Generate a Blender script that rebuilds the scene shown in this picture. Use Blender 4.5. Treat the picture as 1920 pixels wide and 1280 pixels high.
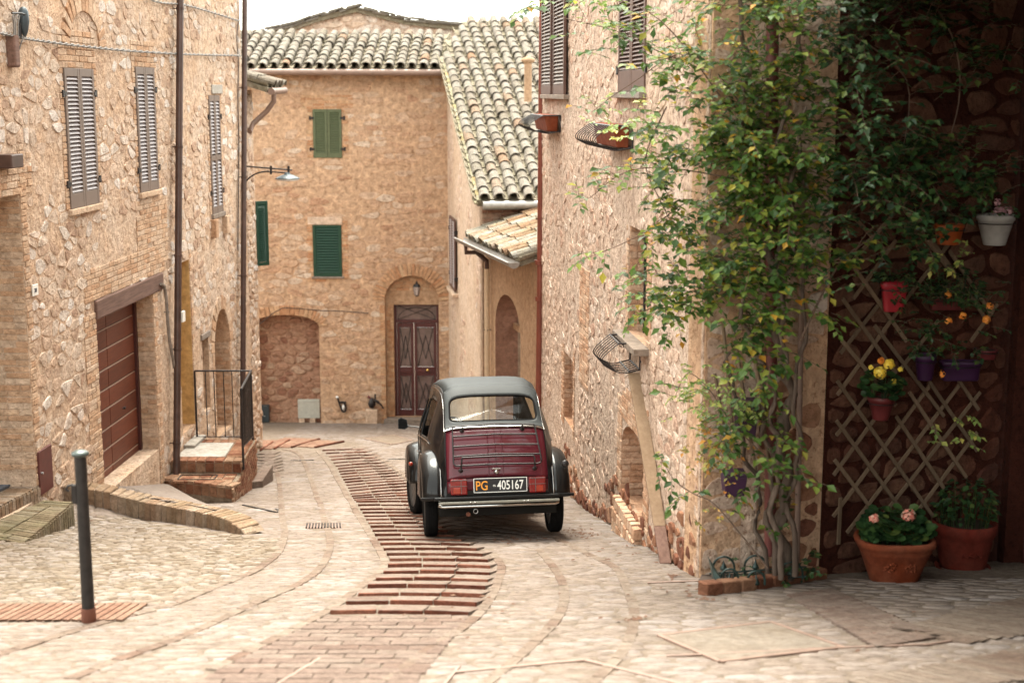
import bpy, math, random
import numpy as np
from mathutils import Vector, Matrix
from mathutils.geometry import tessellate_polygon
from mathutils import noise as mnoise

for _o in list(bpy.data.objects):
    bpy.data.objects.remove(_o)
S = bpy.context.scene
COL = S.collection
R = random.Random(11)
rad = math.radians

# ------------------------------------------------------------------ camera
PITCH = rad(9.91)
FPX = 2666.7
CAM = Vector((0, 0, 7))
cd = bpy.data.cameras.new("camera")
cam = bpy.data.objects.new("camera", cd)
COL.objects.link(cam)
cam.location = CAM
cam.rotation_euler = (math.pi / 2 - PITCH, 0, 0)
cd.lens = 50
cd.sensor_width = 36
cd.clip_start = 0.1
cd.clip_end = 600
cd.dof.use_dof = True
cd.dof.focus_distance = 14.6
cd.dof.aperture_fstop = 1.7
S.camera = cam

# ------------------------------------------------------------------ sky and sun
w = bpy.data.worlds.new("World")
S.world = w
w.use_nodes = True
nt = w.node_tree
for n in list(nt.nodes):
    nt.nodes.remove(n)
sky = nt.nodes.new("ShaderNodeTexSky")
sky.sky_type = 'NISHITA'
sky.sun_disc = False
SUN_EL, SUN_AZ = 68, 352      # degrees; azimuth measured clockwise from +Y (the view direction)
sky.sun_elevation = rad(SUN_EL)
sky.sun_rotation = rad(SUN_AZ)
sky.air_density = 1.0
sky.dust_density = 3.0
hs = nt.nodes.new("ShaderNodeHueSaturation")      # an overcast sky has almost no colour
hs.inputs['Saturation'].default_value = 0.16
hs.inputs['Value'].default_value = 1.0
tint = nt.nodes.new("ShaderNodeMix")
tint.data_type = 'RGBA'
tint.blend_type = 'MULTIPLY'
tint.inputs['Factor'].default_value = 1.0
tint.inputs['B'].default_value = (0.985, 0.985, 0.885, 1)
bg = nt.nodes.new("ShaderNodeBackground")
bg.inputs['Strength'].default_value = 0.15
wo = nt.nodes.new("ShaderNodeOutputWorld")
nt.links.new(sky.outputs[0], hs.inputs['Color'])
nt.links.new(hs.outputs[0], tint.inputs['A'])
nt.links.new(tint.outputs['Result'], bg.inputs['Color'])
nt.links.new(bg.outputs[0], wo.inputs['Surface'])

sd = bpy.data.lights.new("sun", 'SUN')
sd.energy = 1.0
sd.angle = rad(35)
sd.color = (1.0, 0.95, 0.82)
sun = bpy.data.objects.new("sun", sd)
COL.objects.link(sun)
_a, _e = rad(SUN_AZ), rad(SUN_EL)
_sv = Vector((math.sin(_a) * math.cos(_e), math.cos(_a) * math.cos(_e), math.sin(_e)))   # towards the sun
sun.rotation_euler = _sv.to_track_quat('Z', 'Y').to_euler()
sun.location = (0, 0, 30)

S.view_settings.view_transform = 'Standard'
S.view_settings.look = 'None'
S.view_settings.exposure = 2.9
S.view_settings.gamma = 1.0
S.view_settings.use_curve_mapping = False
S.render.engine = 'CYCLES'
S.cycles.max_bounces = 8
S.cycles.use_denoising = True

# ------------------------------------------------------------------ rays and ground
FW = Vector((0, math.cos(PITCH), -math.sin(PITCH)))
UP = Vector((0, math.sin(PITCH), math.cos(PITCH)))

def ray(px, py):
    return FW + Vector(((px - 960) / FPX, 0, 0)) + UP * ((640 - py) / FPX)

def atY(px, py, Y):
    r = ray(px, py)
    return CAM + r * (Y / r.y)

def proj(P):
    v = Vector(P) - CAM
    d = v.dot(FW)
    if d < 0.2:
        return (-9999, -9999, d)
    return (960 + FPX * v.x / d, 640 - FPX * v.dot(UP) / d, d)

def sstep(a, b, x):
    t = min(1, max(0, (x - a) / (b - a)))
    return t * t * (3 - 2 * t)

def zg(x, y):
    if y < 16:
        d = 1.6 + .2 * y
    elif y < 31:
        d = 2.24 + .16 * y
    else:
        d = 2.24 + .16 * 31 + .02 * (y - 31)
    d += .085 * min(4, max(0, -x - 1)) * sstep(16.4, 18.3, y) * (1 - sstep(21, 27, y))
    d -= .20 * sstep(3.9, 4.9, -x) * sstep(14, 15.5, y) * (1 - sstep(16.6, 18.2, y))
    return 7 - d

def gp(px, py, dz=0):
    r = ray(px, py)
    t = 3.0
    for _ in range(60):
        P = CAM + r * t
        h = P.z - zg(P.x, P.y) - dz
        t += h / (abs(r.z) + 0.0) * 0.62
    P = CAM + r * t
    return Vector((P.x, P.y, zg(P.x, P.y) + dz))

# ------------------------------------------------------------------ materials
class NT:
    def __init__(s, name):
        s.m = bpy.data.materials.new(name)
        s.m.use_nodes = True
        s.t = s.m.node_tree
        for n in list(s.t.nodes):
            s.t.nodes.remove(n)
        s.o = s.n('OutputMaterial')
        s.b = s.n('BsdfPrincipled')
        s.l(s.b.outputs[0], s.o.inputs[0])
    def n(s, k, **kw):
        x = s.t.nodes.new('ShaderNode' + k)
        for a, v in kw.items():
            setattr(x, a, v)
        return x
    def l(s, a, b):
        s.t.links.new(a, b)
    def pos(s):
        return s.n('NewGeometry').outputs['Position']
    def noise(s, scale, detail=4, rough=.55, vec=None):
        x = s.n('TexNoise')
        x.inputs['Scale'].default_value = scale
        x.inputs['Detail'].default_value = detail
        x.inputs['Roughness'].default_value = rough
        s.l(vec if vec is not None else s.pos(), x.inputs['Vector'])
        return x.outputs['Fac']
    def ramp(s, fac, stops, interp='LINEAR'):
        x = s.n('ValToRGB')
        cr = x.color_ramp
        cr.interpolation = interp
        while len(cr.elements) < len(stops):
            cr.elements.new(0.5)
        for e, (p, c) in zip(cr.elements, stops):
            e.position = p
            e.color = (*c, 1) if len(c) == 3 else c
        s.l(fac, x.inputs[0])
        return x.outputs[0]
    def math(s, op, a, b=None, clamp=False):
        x = s.n('Math', operation=op)
        x.use_clamp = clamp
        for i, v in enumerate((a, b)):
            if v is None:
                continue
            if isinstance(v, (int, float)):
                x.inputs[i].default_value = v
            else:
                s.l(v, x.inputs[i])
        return x.outputs[0]
    def mix(s, a, b, fac, blend='MIX'):
        x = s.n('Mix', data_type='RGBA', blend_type=blend)
        for k, v in (('A', a), ('B', b), ('Factor', fac)):
            if isinstance(v, (int, float)):
                x.inputs[k].default_value = v if k == 'Factor' else (v, v, v, 1)
            elif isinstance(v, tuple):
                x.inputs[k].default_value = (*v, 1)
            else:
                s.l(v, x.inputs[k])
        return x.outputs['Result']
    def rnd(s):
        a = s.n('ObjectInfo').outputs['Random']
        b = s.n('NewGeometry').outputs['Random Per Island']
        return s.math('FRACT', s.math('ADD', s.math('MULTIPLY', a, 7.31), b))
    def bump(s, h, strength=.5, dist=.02, prev=None):
        x = s.n('Bump')
        x.inputs['Strength'].default_value = strength
        x.inputs['Distance'].default_value = dist
        s.l(h, x.inputs['Height'])
        if prev is not None:
            s.l(prev, x.inputs['Normal'])
        return x.outputs[0]
    def done(s, col, rough=.9, nrm=None, metal=0, spec=.3):
        if isinstance(col, tuple):
            s.b.inputs['Base Color'].default_value = (*col, 1)
        else:
            s.l(col, s.b.inputs['Base Color'])
        if isinstance(rough, (int, float)):
            s.b.inputs['Roughness'].default_value = rough
        else:
            s.l(rough, s.b.inputs['Roughness'])
        s.b.inputs['Metallic'].default_value = metal
        s.b.inputs['Specular IOR Level'].default_value = spec
        if nrm is not None:
            s.l(nrm, s.b.inputs['Normal'])
        return s.m

def m_masonry(name, stops, grime=(.30, .2, .13), grime_amt=.35, pit=.5, bump=.7, fine=38, interp='LINEAR', big=.6, dark=None):
    """stone, brick or render: a tone per piece, mottling, pits and fine relief"""
    m = NT(name)
    c = m.ramp(m.rnd(), stops, interp)
    n1 = m.noise(big, 5, .6)
    c = m.mix(c, grime, m.math('MULTIPLY', m.math('SUBTRACT', m.math('MULTIPLY', n1, 2.6), .9, True), grime_amt))
    n2 = m.noise(9, 5, .65)
    v = m.ramp(n2, [(.28, (.74, .73, .72)), (.72, (1.18, 1.18, 1.18))])
    c = m.mix(c, v, 1.0, 'MULTIPLY')
    n3 = m.noise(fine, 6, .7)
    n4 = m.noise(fine * .45, 4, .6)
    c = m.mix(c, m.ramp(n4, [(.3, (.80, .77, .74)), (.5, (1, 1, 1)), (.72, (1.20, 1.20, 1.20))]), 1.0, 'MULTIPLY')
    p = m.ramp(n3, [(.34, (.42, .31, .25)), (.46, (1, 1, 1))])
    c = m.mix(c, p, pit, 'MULTIPLY')
    if dark:
        n5 = m.noise(2.3, 6, .75)
        c = m.mix(c, dark, m.math('MULTIPLY', m.math('SUBTRACT', m.math('MULTIPLY', n5, 9), 5.6, True), .75))
    b = m.bump(n3, bump, .02)
    b = m.bump(n2, bump, .05, b)
    return m.done(c, .93, b, 0, .15)

def m_flat(name, col, rough=.5, metal=0, var=.12, spec=.4, scale=14, bump=.05, coat=0):
    m = NT(name)
    n = m.noise(scale, 4)
    d = tuple(max(0, x * (1 - var)) for x in col)
    e = tuple(min(1, x * (1 + var)) for x in col)
    c = m.ramp(n, [(.3, d), (.7, e)])
    if coat:
        m.b.inputs['Coat Weight'].default_value = coat
        m.b.inputs['Coat Roughness'].default_value = .06
    return m.done(c, rough, m.bump(n, bump, .01) if bump else None, metal, spec)

def m_wood(name, a, b, axis='z', scale=7, rough=.7, dirt=.25):
    m = NT(name)
    mp = m.n('Mapping')
    mp.inputs['Scale'].default_value = {'x': (.6, 9, 9), 'y': (9, .6, 9), 'z': (9, 9, .6)}[axis]
    m.l(m.pos(), mp.inputs['Vector'])
    n = m.noise(scale, 6, .6, mp.outputs[0])
    c = m.ramp(n, [(.28, a), (.7, b)])
    r = m.rnd()
    c = m.mix(c, m.ramp(r, [(0, (.78, .76, .74)), (1, (1.15, 1.12, 1.1))]), 1.0, 'MULTIPLY')
    n2 = m.noise(3, 4)
    c = m.mix(c, m.ramp(n2, [(.3, (.7, .65, .6)), (.6, (1, 1, 1))]), dirt, 'MULTIPLY')
    return m.done(c, rough, m.bump(n, .25, .006), 0, .3)

def m_leaf(name, stops, trans=.28):
    m = NT(name)
    c = m.ramp(m.rnd(), stops)
    n = m.noise(2.2, 3)
    c = m.mix(c, m.ramp(n, [(.3, (.62, .68, .62)), (.7, (1.25, 1.2, 1.1))]), 1.0, 'MULTIPLY')
    m.b.inputs['Subsurface Weight'].default_value = 0
    mat = m.done(c, .45, None, 0, .4)
    tr = m.n('BsdfTranslucent')
    m.l(c, tr.inputs[0])
    mx = m.n('MixShader')
    mx.inputs[0].default_value = trans
    m.l(m.b.outputs[0], mx.inputs[1])
    m.l(tr.outputs[0], mx.inputs[2])
    m.l(mx.outputs[0], m.o.inputs[0])
    return mat

M = {}
# walls
M['stone_left'] = m_masonry('stone_left', [(0, (0.344, 0.220, 0.155)), (.12, (0.469, 0.323, 0.231)), (.4, (0.527, 0.394, 0.301)), (.7, (0.565, 0.454, 0.367)), (.88, (0.603, 0.524, 0.461)), (1, (0.642, 0.580, 0.536))], pit=.85, dark=(0.144, 0.085, 0.061), grime=(0.517, 0.355, 0.254), grime_amt=.5, fine=30, bump=.9)
M['render_left'] = m_masonry('render_left', [(0, (0.537, 0.365, 0.248)), (1, (0.537, 0.365, 0.248))], grime=(0.574, 0.459, 0.367), grime_amt=.8, pit=.9, bump=1.0, fine=26, dark=(0.230, 0.131, 0.085), big=1.6)
M['brick_left'] = m_masonry('brick_left', [(0, (0.470, 0.279, 0.168)), (.5, (0.521, 0.355, 0.239)), (1, (0.554, 0.414, 0.310))], pit=.5)
M['stone_back'] = m_masonry('stone_back', [(0, (0.386, 0.223, 0.144)), (.15, (0.458, 0.295, 0.194)), (.6, (0.493, 0.342, 0.236)), (.88, (0.528, 0.401, 0.303)), (1, (0.589, 0.498, 0.410))], grime=(0.446, 0.273, 0.174), grime_amt=.6, pit=.7, fine=22, bump=.8)
M['render_back'] = m_masonry('render_back', [(0, (0.493, 0.332, 0.219)), (1, (0.493, 0.332, 0.219))], grime=(0.455, 0.280, 0.172), grime_amt=.6, pit=.65, bump=.9, fine=20)
M['brick_back'] = m_masonry('brick_back', [(0, (0.427, 0.215, 0.113)), (.5, (0.498, 0.293, 0.168)), (1, (0.528, 0.361, 0.225))])
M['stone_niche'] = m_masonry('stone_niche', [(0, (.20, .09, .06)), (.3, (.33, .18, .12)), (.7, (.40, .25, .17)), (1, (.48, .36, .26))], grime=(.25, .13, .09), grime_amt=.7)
M['stone_right'] = m_masonry('stone_right', [(0, (0.421, 0.261, 0.189)), (.2, (0.498, 0.346, 0.263)), (.7, (0.540, 0.402, 0.316)), (1, (0.584, 0.468, 0.396))], pit=.9, fine=24, dark=(0.163, 0.085, 0.061), grime=(0.517, 0.374, 0.283), grime_amt=.6, bump=.9)
M['render_right'] = m_masonry('render_right', [(0, (0.531, 0.379, 0.287)), (1, (0.531, 0.379, 0.287))], grime=(0.574, 0.459, 0.376), grime_amt=.8, pit=1.0, bump=1.0, fine=18, dark=(0.230, 0.122, 0.085), big=1.5)
M['brick_right'] = m_masonry('brick_right', [(0, (0.444, 0.242, 0.143)), (.5, (0.515, 0.319, 0.210)), (1, (0.565, 0.397, 0.285))], pit=.5)
M['stone_red'] = m_masonry('stone_red', [(0, (.10, .035, .022)), (.4, (.20, .08, .045)), (.8, (.30, .15, .085)), (1, (.36, .21, .13))], pit=.7, fine=22, grime=(.14, .06, .04), grime_amt=.6)
M['render_corner'] = m_masonry('render_corner', [(0, (0.505, 0.310, 0.190)), (1, (0.505, 0.310, 0.190))], grime=(0.545, 0.387, 0.275), grime_amt=.6, pit=.85, bump=1.0, fine=22, dark=(0.202, 0.097, 0.067), big=1.4)
M['plaster_pale'] = m_masonry('plaster_pale', [(0, (0.537, 0.412, 0.322)), (1, (0.537, 0.412, 0.322))], grime=(0.459, 0.316, 0.211), grime_amt=.8, pit=.35, bump=.35, big=1.1, fine=30)
M['plaster_ochre'] = m_masonry('plaster_ochre', [(0, (0.425, 0.281, 0.178)), (1, (0.425, 0.281, 0.178))], grime=(0.340, 0.204, 0.119), grime_amt=.8, pit=.35, bump=.3)
M['plaster_yellow'] = m_masonry('plaster_yellow', [(0, (.54, .34, .14)), (1, (.54, .34, .14))], grime=(.48, .30, .13), grime_amt=.5, pit=.1, bump=.15)
M['stone_shaded'] = m_masonry('stone_shaded', [(0, (0.043, 0.009, 0.007)), (.4, (0.065, 0.016, 0.009)), (1, (0.096, 0.029, 0.017))], pit=.7, fine=22, dark=(0.024, 0.006, 0.004), grime_amt=.4)  # part of the alcove's shade is put into this dark stone colour
M['render_alcove'] = m_masonry('render_alcove', [(0, (0.055, 0.015, 0.008)), (1, (0.055, 0.015, 0.008))], grime=(0.034, 0.008, 0.006), grime_amt=.7, pit=.8, bump=1.0, fine=22, dark=(0.022, 0.006, 0.004))  # darkened like the stones, with the alcove's shade in the colour
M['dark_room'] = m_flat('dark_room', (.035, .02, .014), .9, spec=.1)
# ground
M['ground'] = m_masonry('ground', [(0, (0.177, 0.140, 0.112)), (1, (0.177, 0.140, 0.112))], grime=(0.139, 0.103, 0.073), grime_amt=.6, pit=.5, bump=.8, fine=45, big=1.4)
M['paving_pale'] = m_masonry('paving_pale', [(0, (0.160, 0.127, 0.104)), (.25, (0.180, 0.144, 0.123)), (.7, (0.194, 0.160, 0.140)), (1, (0.219, 0.188, 0.173))], grime=(0.152, 0.113, 0.088), grime_amt=.7, pit=.5, bump=.25, big=.8)
M['cobble'] = m_masonry('cobble', [(0, (0.127, 0.093, 0.067)), (.2, (0.167, 0.129, 0.099)), (.6, (0.202, 0.162, 0.131)), (1, (0.247, 0.210, 0.185))], grime=(0.145, 0.110, 0.067), grime_amt=.5, pit=.4, bump=.25, big=1.1)
M['brick_red'] = m_masonry('brick_red', [(0, (0.072, 0.018, 0.010)), (.4, (0.107, 0.030, 0.017)), (.75, (0.152, 0.050, 0.030)), (1, (0.214, 0.086, 0.056))], grime=(0.235, 0.128, 0.083), grime_amt=.3, pit=.5, fine=60)
M['brick_tread'] = m_masonry('brick_tread', [(0, (0.132, 0.089, 0.070)), (.5, (0.158, 0.114, 0.091)), (1, (0.180, 0.136, 0.112))], grime=(0.190, 0.148, 0.122), grime_amt=.8, pit=.45, fine=60, big=2.5)
M['brick_tan'] = m_masonry('brick_tan', [(0, (0.127, 0.082, 0.064)), (.4, (0.150, 0.105, 0.085)), (1, (0.175, 0.132, 0.108))], grime=(0.177, 0.137, 0.112), grime_amt=.6, pit=.35, fine=60)
M['brick_strip'] = m_masonry('brick_strip', [(0, (0.123, 0.076, 0.056)), (.5, (0.156, 0.112, 0.086)), (1, (0.187, 0.146, 0.117))], grime=(0.202, 0.161, 0.128), grime_amt=.7, pit=.3, fine=60)
M['brick_kerb'] = m_masonry('brick_kerb', [(0, (0.225, 0.139, 0.089)), (.5, (0.263, 0.179, 0.124)), (1, (0.300, 0.228, 0.175))], grime=(0.150, 0.114, 0.062), grime_amt=.55, pit=.5, big=2)
M['brick_mossy'] = m_masonry('brick_mossy', [(0, (0.147, 0.099, 0.063)), (.5, (0.191, 0.144, 0.096)), (1, (0.221, 0.177, 0.129))], grime=(0.088, 0.085, 0.037), grime_amt=.7, pit=.5, big=2.5)
M['brick_far'] = m_masonry('brick_far', [(0, (0.136, 0.063, 0.040)), (.5, (0.176, 0.088, 0.058)), (1, (0.208, 0.121, 0.083))], grime=(0.192, 0.132, 0.097), grime_amt=.6, pit=.4)
M['brick_stair'] = m_masonry('brick_stair', [(0, (0.124, 0.038, 0.020)), (.4, (0.187, 0.073, 0.040)), (.8, (0.235, 0.118, 0.069)), (1, (0.262, 0.169, 0.110))], pit=.4)
M['mortar'] = m_masonry('mortar', [(0, (0.206, 0.163, 0.121)), (1, (0.206, 0.163, 0.121))], pit=.4, bump=.5)
M['slab'] = m_masonry('slab', [(0, (0.195, 0.163, 0.139)), (1, (0.224, 0.191, 0.169))], pit=.3, bump=.4)
M['manhole_fill'] = m_masonry('manhole_fill', [(0, (0.180, 0.150, 0.123)), (1, (0.180, 0.150, 0.123))], grime=(0.141, 0.108, 0.080), grime_amt=.8, pit=.5, bump=.4, big=2.5)
M['white_stone'] = m_masonry('white_stone', [(0, (0.320, 0.296, 0.264)), (1, (0.352, 0.328, 0.296))], pit=.3, bump=.2, grime_amt=.2)
# roofs
M['tile'] = m_masonry('tile', [(0, (0.126, 0.101, 0.078)), (.15, (0.156, 0.134, 0.113)), (.5, (0.179, 0.156, 0.134)), (.85, (0.193, 0.171, 0.145)), (.95, (0.179, 0.126, 0.093)), (1, (0.179, 0.097, 0.056))], grime=(0.126, 0.115, 0.082), grime_amt=.5, pit=.55, big=3, fine=42)
M['tile_mossy'] = m_masonry('tile_mossy', [(0, (0.197, 0.174, 0.116)), (.5, (0.255, 0.226, 0.168)), (.8, (0.255, 0.209, 0.104)), (1, (0.267, 0.174, 0.087))], grime=(0.174, 0.162, 0.087), grime_amt=.5, pit=.6, big=5)
M['tile_under'] = m_masonry('tile_under', [(0, (0.190, 0.155, 0.113)), (1, (0.248, 0.210, 0.163))], grime=(0.181, 0.174, 0.106), grime_amt=.6, pit=.6, big=4)
M['tile_orange'] = m_masonry('tile_orange', [(0, (0.157, 0.080, 0.047)), (.4, (0.201, 0.132, 0.089)), (.7, (0.228, 0.198, 0.167)), (1, (0.236, 0.225, 0.199))], grime=(0.201, 0.169, 0.084), grime_amt=.5, pit=.5, big=5)
# metals, paint, wood
M['zinc'] = m_flat('zinc', (.30, .28, .26), .45, .6, .2)
M['gutter_brown'] = m_flat('gutter_brown', (.20, .13, .10), .5, .1)
M['pipe_brown'] = m_flat('pipe_brown', (0.064, 0.034, 0.026), .38, .1, .35, scale=6)
M['pipe_red'] = m_flat('pipe_red', (0.165, 0.039, 0.021), .5, 0, .2, scale=4)
M['pipe_cream'] = m_flat('pipe_cream', (.56, .41, .27), .6, 0, .1)
M['pipe_maroon'] = m_flat('pipe_maroon', (.13, .035, .03), .5)
M['pipe_grey'] = m_flat('pipe_grey', (.20, .13, .10), .6)
M['iron'] = m_flat('iron', (.022, .018, .018), .42, .3, .3)
M['iron_green'] = m_flat('iron_green', (.018, .035, .03), .4, .2, .3)
M['steel'] = m_flat('steel', (.42, .42, .42), .35, .8)
M['bollard'] = m_flat('bollard', (.018, .015, .014), .5, .2, .4, scale=20)
M['bollard_cap'] = m_flat('bollard_cap', (0.060, 0.072, 0.066), .35, .4, .2)
M['rust'] = m_flat('rust', (.11, .035, .018), .8)
M['shutter_taupe'] = m_flat('shutter_taupe', (0.143, 0.101, 0.079), .6, 0, .1, scale=5)
M['slat_skylit'] = m_flat('slat_skylit', (0.276, 0.241, 0.241), .5, 0, .08)  # paler than the frames: sky light on the tilted slats, put into the colour
M['shutter_brown'] = m_flat('shutter_brown', (0.090, 0.045, 0.032), .6, 0, .2)
M['shutter_green'] = m_flat('shutter_green', (0.083, 0.097, 0.047), .6, 0, .1)
M['shutter_dkgreen'] = m_flat('shutter_dkgreen', (0.004, 0.036, 0.018), .5, 0, .12)
M['garage'] = m_wood('garage', (0.075, 0.017, 0.009), (0.143, 0.038, 0.019), 'y', 5, .45, .3)
M['garage_dark'] = m_flat('garage_dark', (.05, .012, .010), .5)
M['garage_line'] = m_flat('garage_line', (.36, .24, .17), .5)
M['beam'] = m_wood('beam', (0.105, 0.056, 0.041), (0.203, 0.120, 0.094), 'y', 4, .85, .6)
M['plank'] = m_wood('plank', (0.212, 0.136, 0.083), (0.279, 0.196, 0.126), 'z', 4, .8, .6)
M['trellis'] = m_wood('trellis', (0.140, 0.093, 0.058), (0.204, 0.144, 0.095), 'z', 4, .8, .3)
M['door_red'] = m_flat('door_red', (0.064, 0.012, 0.011), .45, 0, .2, spec=.5)
M['door_glass'] = m_flat('door_glass', (.14, .095, .085), .18, 0, .3, spec=.6, scale=5)
M['cabinet'] = m_flat('cabinet', (.085, .022, .018), .5)
M['grey_box'] = m_flat('grey_box', (.40, .39, .34), .5)
M['brass'] = m_flat('brass', (.72, .48, .16), .25, .9)
M['lamp_glass'] = m_flat('lamp_glass', (.40, .33, .30), .15)
M['lamp_white'] = m_flat('lamp_white', (.75, .74, .72), .3)
M['lamp_grey'] = m_flat('lamp_grey', (0.054, 0.068, 0.077), .4, .3)
M['sign_white'] = m_flat('sign_white', (.66, .63, .58), .4)
M['ink'] = m_flat('ink', (.03, .03, .05), .6)
M['cable'] = m_flat('cable', (0.180, 0.162, 0.148), .6)
M['cable_dark'] = m_flat('cable_dark', (.05, .035, .03), .6)
M['mat_grey'] = m_flat('mat_grey', (.10, .105, .12), .9, scale=90, var=.4, bump=.3)
M['terracotta'] = m_masonry('terracotta', [(0, (0.145, 0.029, 0.010)), (1, (0.145, 0.029, 0.010))], grime=(0.211, 0.086, 0.051), grime_amt=.45, pit=.12, bump=.12, big=5)
M['terracotta_red'] = m_masonry('terracotta_red', [(0, (0.105, 0.014, 0.008)), (1, (0.105, 0.014, 0.008))], grime=(0.156, 0.050, 0.033), grime_amt=.4, pit=.12, bump=.12, big=5)
M['pot_orange'] = m_flat('pot_orange', (0.315, 0.064, 0.012), .5)
M['pot_white'] = m_flat('pot_white', (0.315, 0.292, 0.270), .5)
M['pot_red'] = m_flat('pot_red', (0.270, 0.011, 0.019), .45)
M['pot_purple'] = m_flat('pot_purple', (0.032, 0.007, 0.034), .5)
M['pot_dkred'] = m_flat('pot_dkred', (.10, .015, .015), .5)
M['soil'] = m_flat('soil', (.05, .03, .02), .95)
M['debris'] = m_flat('debris', (.10, .05, .03), .95)
M['bark'] = m_wood('bark', (0.060, 0.039, 0.029), (0.132, 0.099, 0.078), 'z', 5, .9, .4)
M['bark_thin'] = m_flat('bark_thin', (.10, .06, .04), .8, var=.3)
M['rose_leaf'] = m_leaf('rose_leaf', [(0, (0.032, 0.068, 0.016)), (.3, (0.060, 0.124, 0.027)), (.6, (0.121, 0.203, 0.041)), (.84, (0.230, 0.282, 0.055)), (.96, (0.389, 0.335, 0.051)), (1, (0.602, 0.269, 0.032))], .52)
M['dark_leaf'] = m_leaf('dark_leaf', [(0, (0.011, 0.030, 0.011)), (.5, (0.024, 0.060, 0.020)), (.85, (0.050, 0.099, 0.027)), (1, (0.117, 0.152, 0.039))])
M['lime_leaf'] = m_leaf('lime_leaf', [(0, (.14, .22, .05)), (.6, (.25, .32, .09)), (1, (.45, .40, .10))])
M['autumn_leaf'] = m_leaf('autumn_leaf', [(0, (.12, .15, .04)), (.5, (.38, .30, .06)), (1, (.55, .22, .04))])
M['petal_yellow'] = m_leaf('petal_yellow', [(0, (.80, .55, .05)), (1, (.85, .68, .12))], .15)
M['petal_orange'] = m_leaf('petal_orange', [(0, (.75, .22, .03)), (1, (.85, .36, .06))], .15)
M['petal_pink'] = m_leaf('petal_pink', [(0, (.75, .18, .15)), (.6, (.8, .34, .28)), (1, (.85, .6, .5))], .15)
M['petal_mauve'] = m_leaf('petal_mauve', [(0, (.30, .14, .18)), (1, (.55, .34, .38))], .15)

# ------------------------------------------------------------------ objects
WM = {}

def tag(o, label=None, cat=None, group=None, kind=None):
    if label: o['label'] = label
    if cat: o['category'] = cat
    if group: o['group'] = group
    if kind: o['kind'] = kind
    return o

def link(o, parent=None, local=False):
    COL.objects.link(o)
    mb = o.matrix_basis.copy()
    if parent is not None:
        o.parent = parent
        if local:
            WM[o.name] = WM[parent.name] @ mb
        else:
            o.matrix_parent_inverse = WM[parent.name].inverted()
            WM[o.name] = mb
    else:
        WM[o.name] = mb
    return o

def thing(name, label, cat, loc=(0, 0, 0), rot=(0, 0, 0), group=None):
    o = bpy.data.objects.new(name, None)
    o.location = loc
    o.rotation_euler = rot
    o.empty_display_size = .3
    link(o)
    return tag(o, label, cat, group)

def mesh(name, V, F, mats):
    me = bpy.data.meshes.new(name)
    me.from_pydata(V, [], F)
    for m in (mats if isinstance(mats, (list, tuple)) else [mats]):
        me.materials.append(m)
    return me

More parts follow.
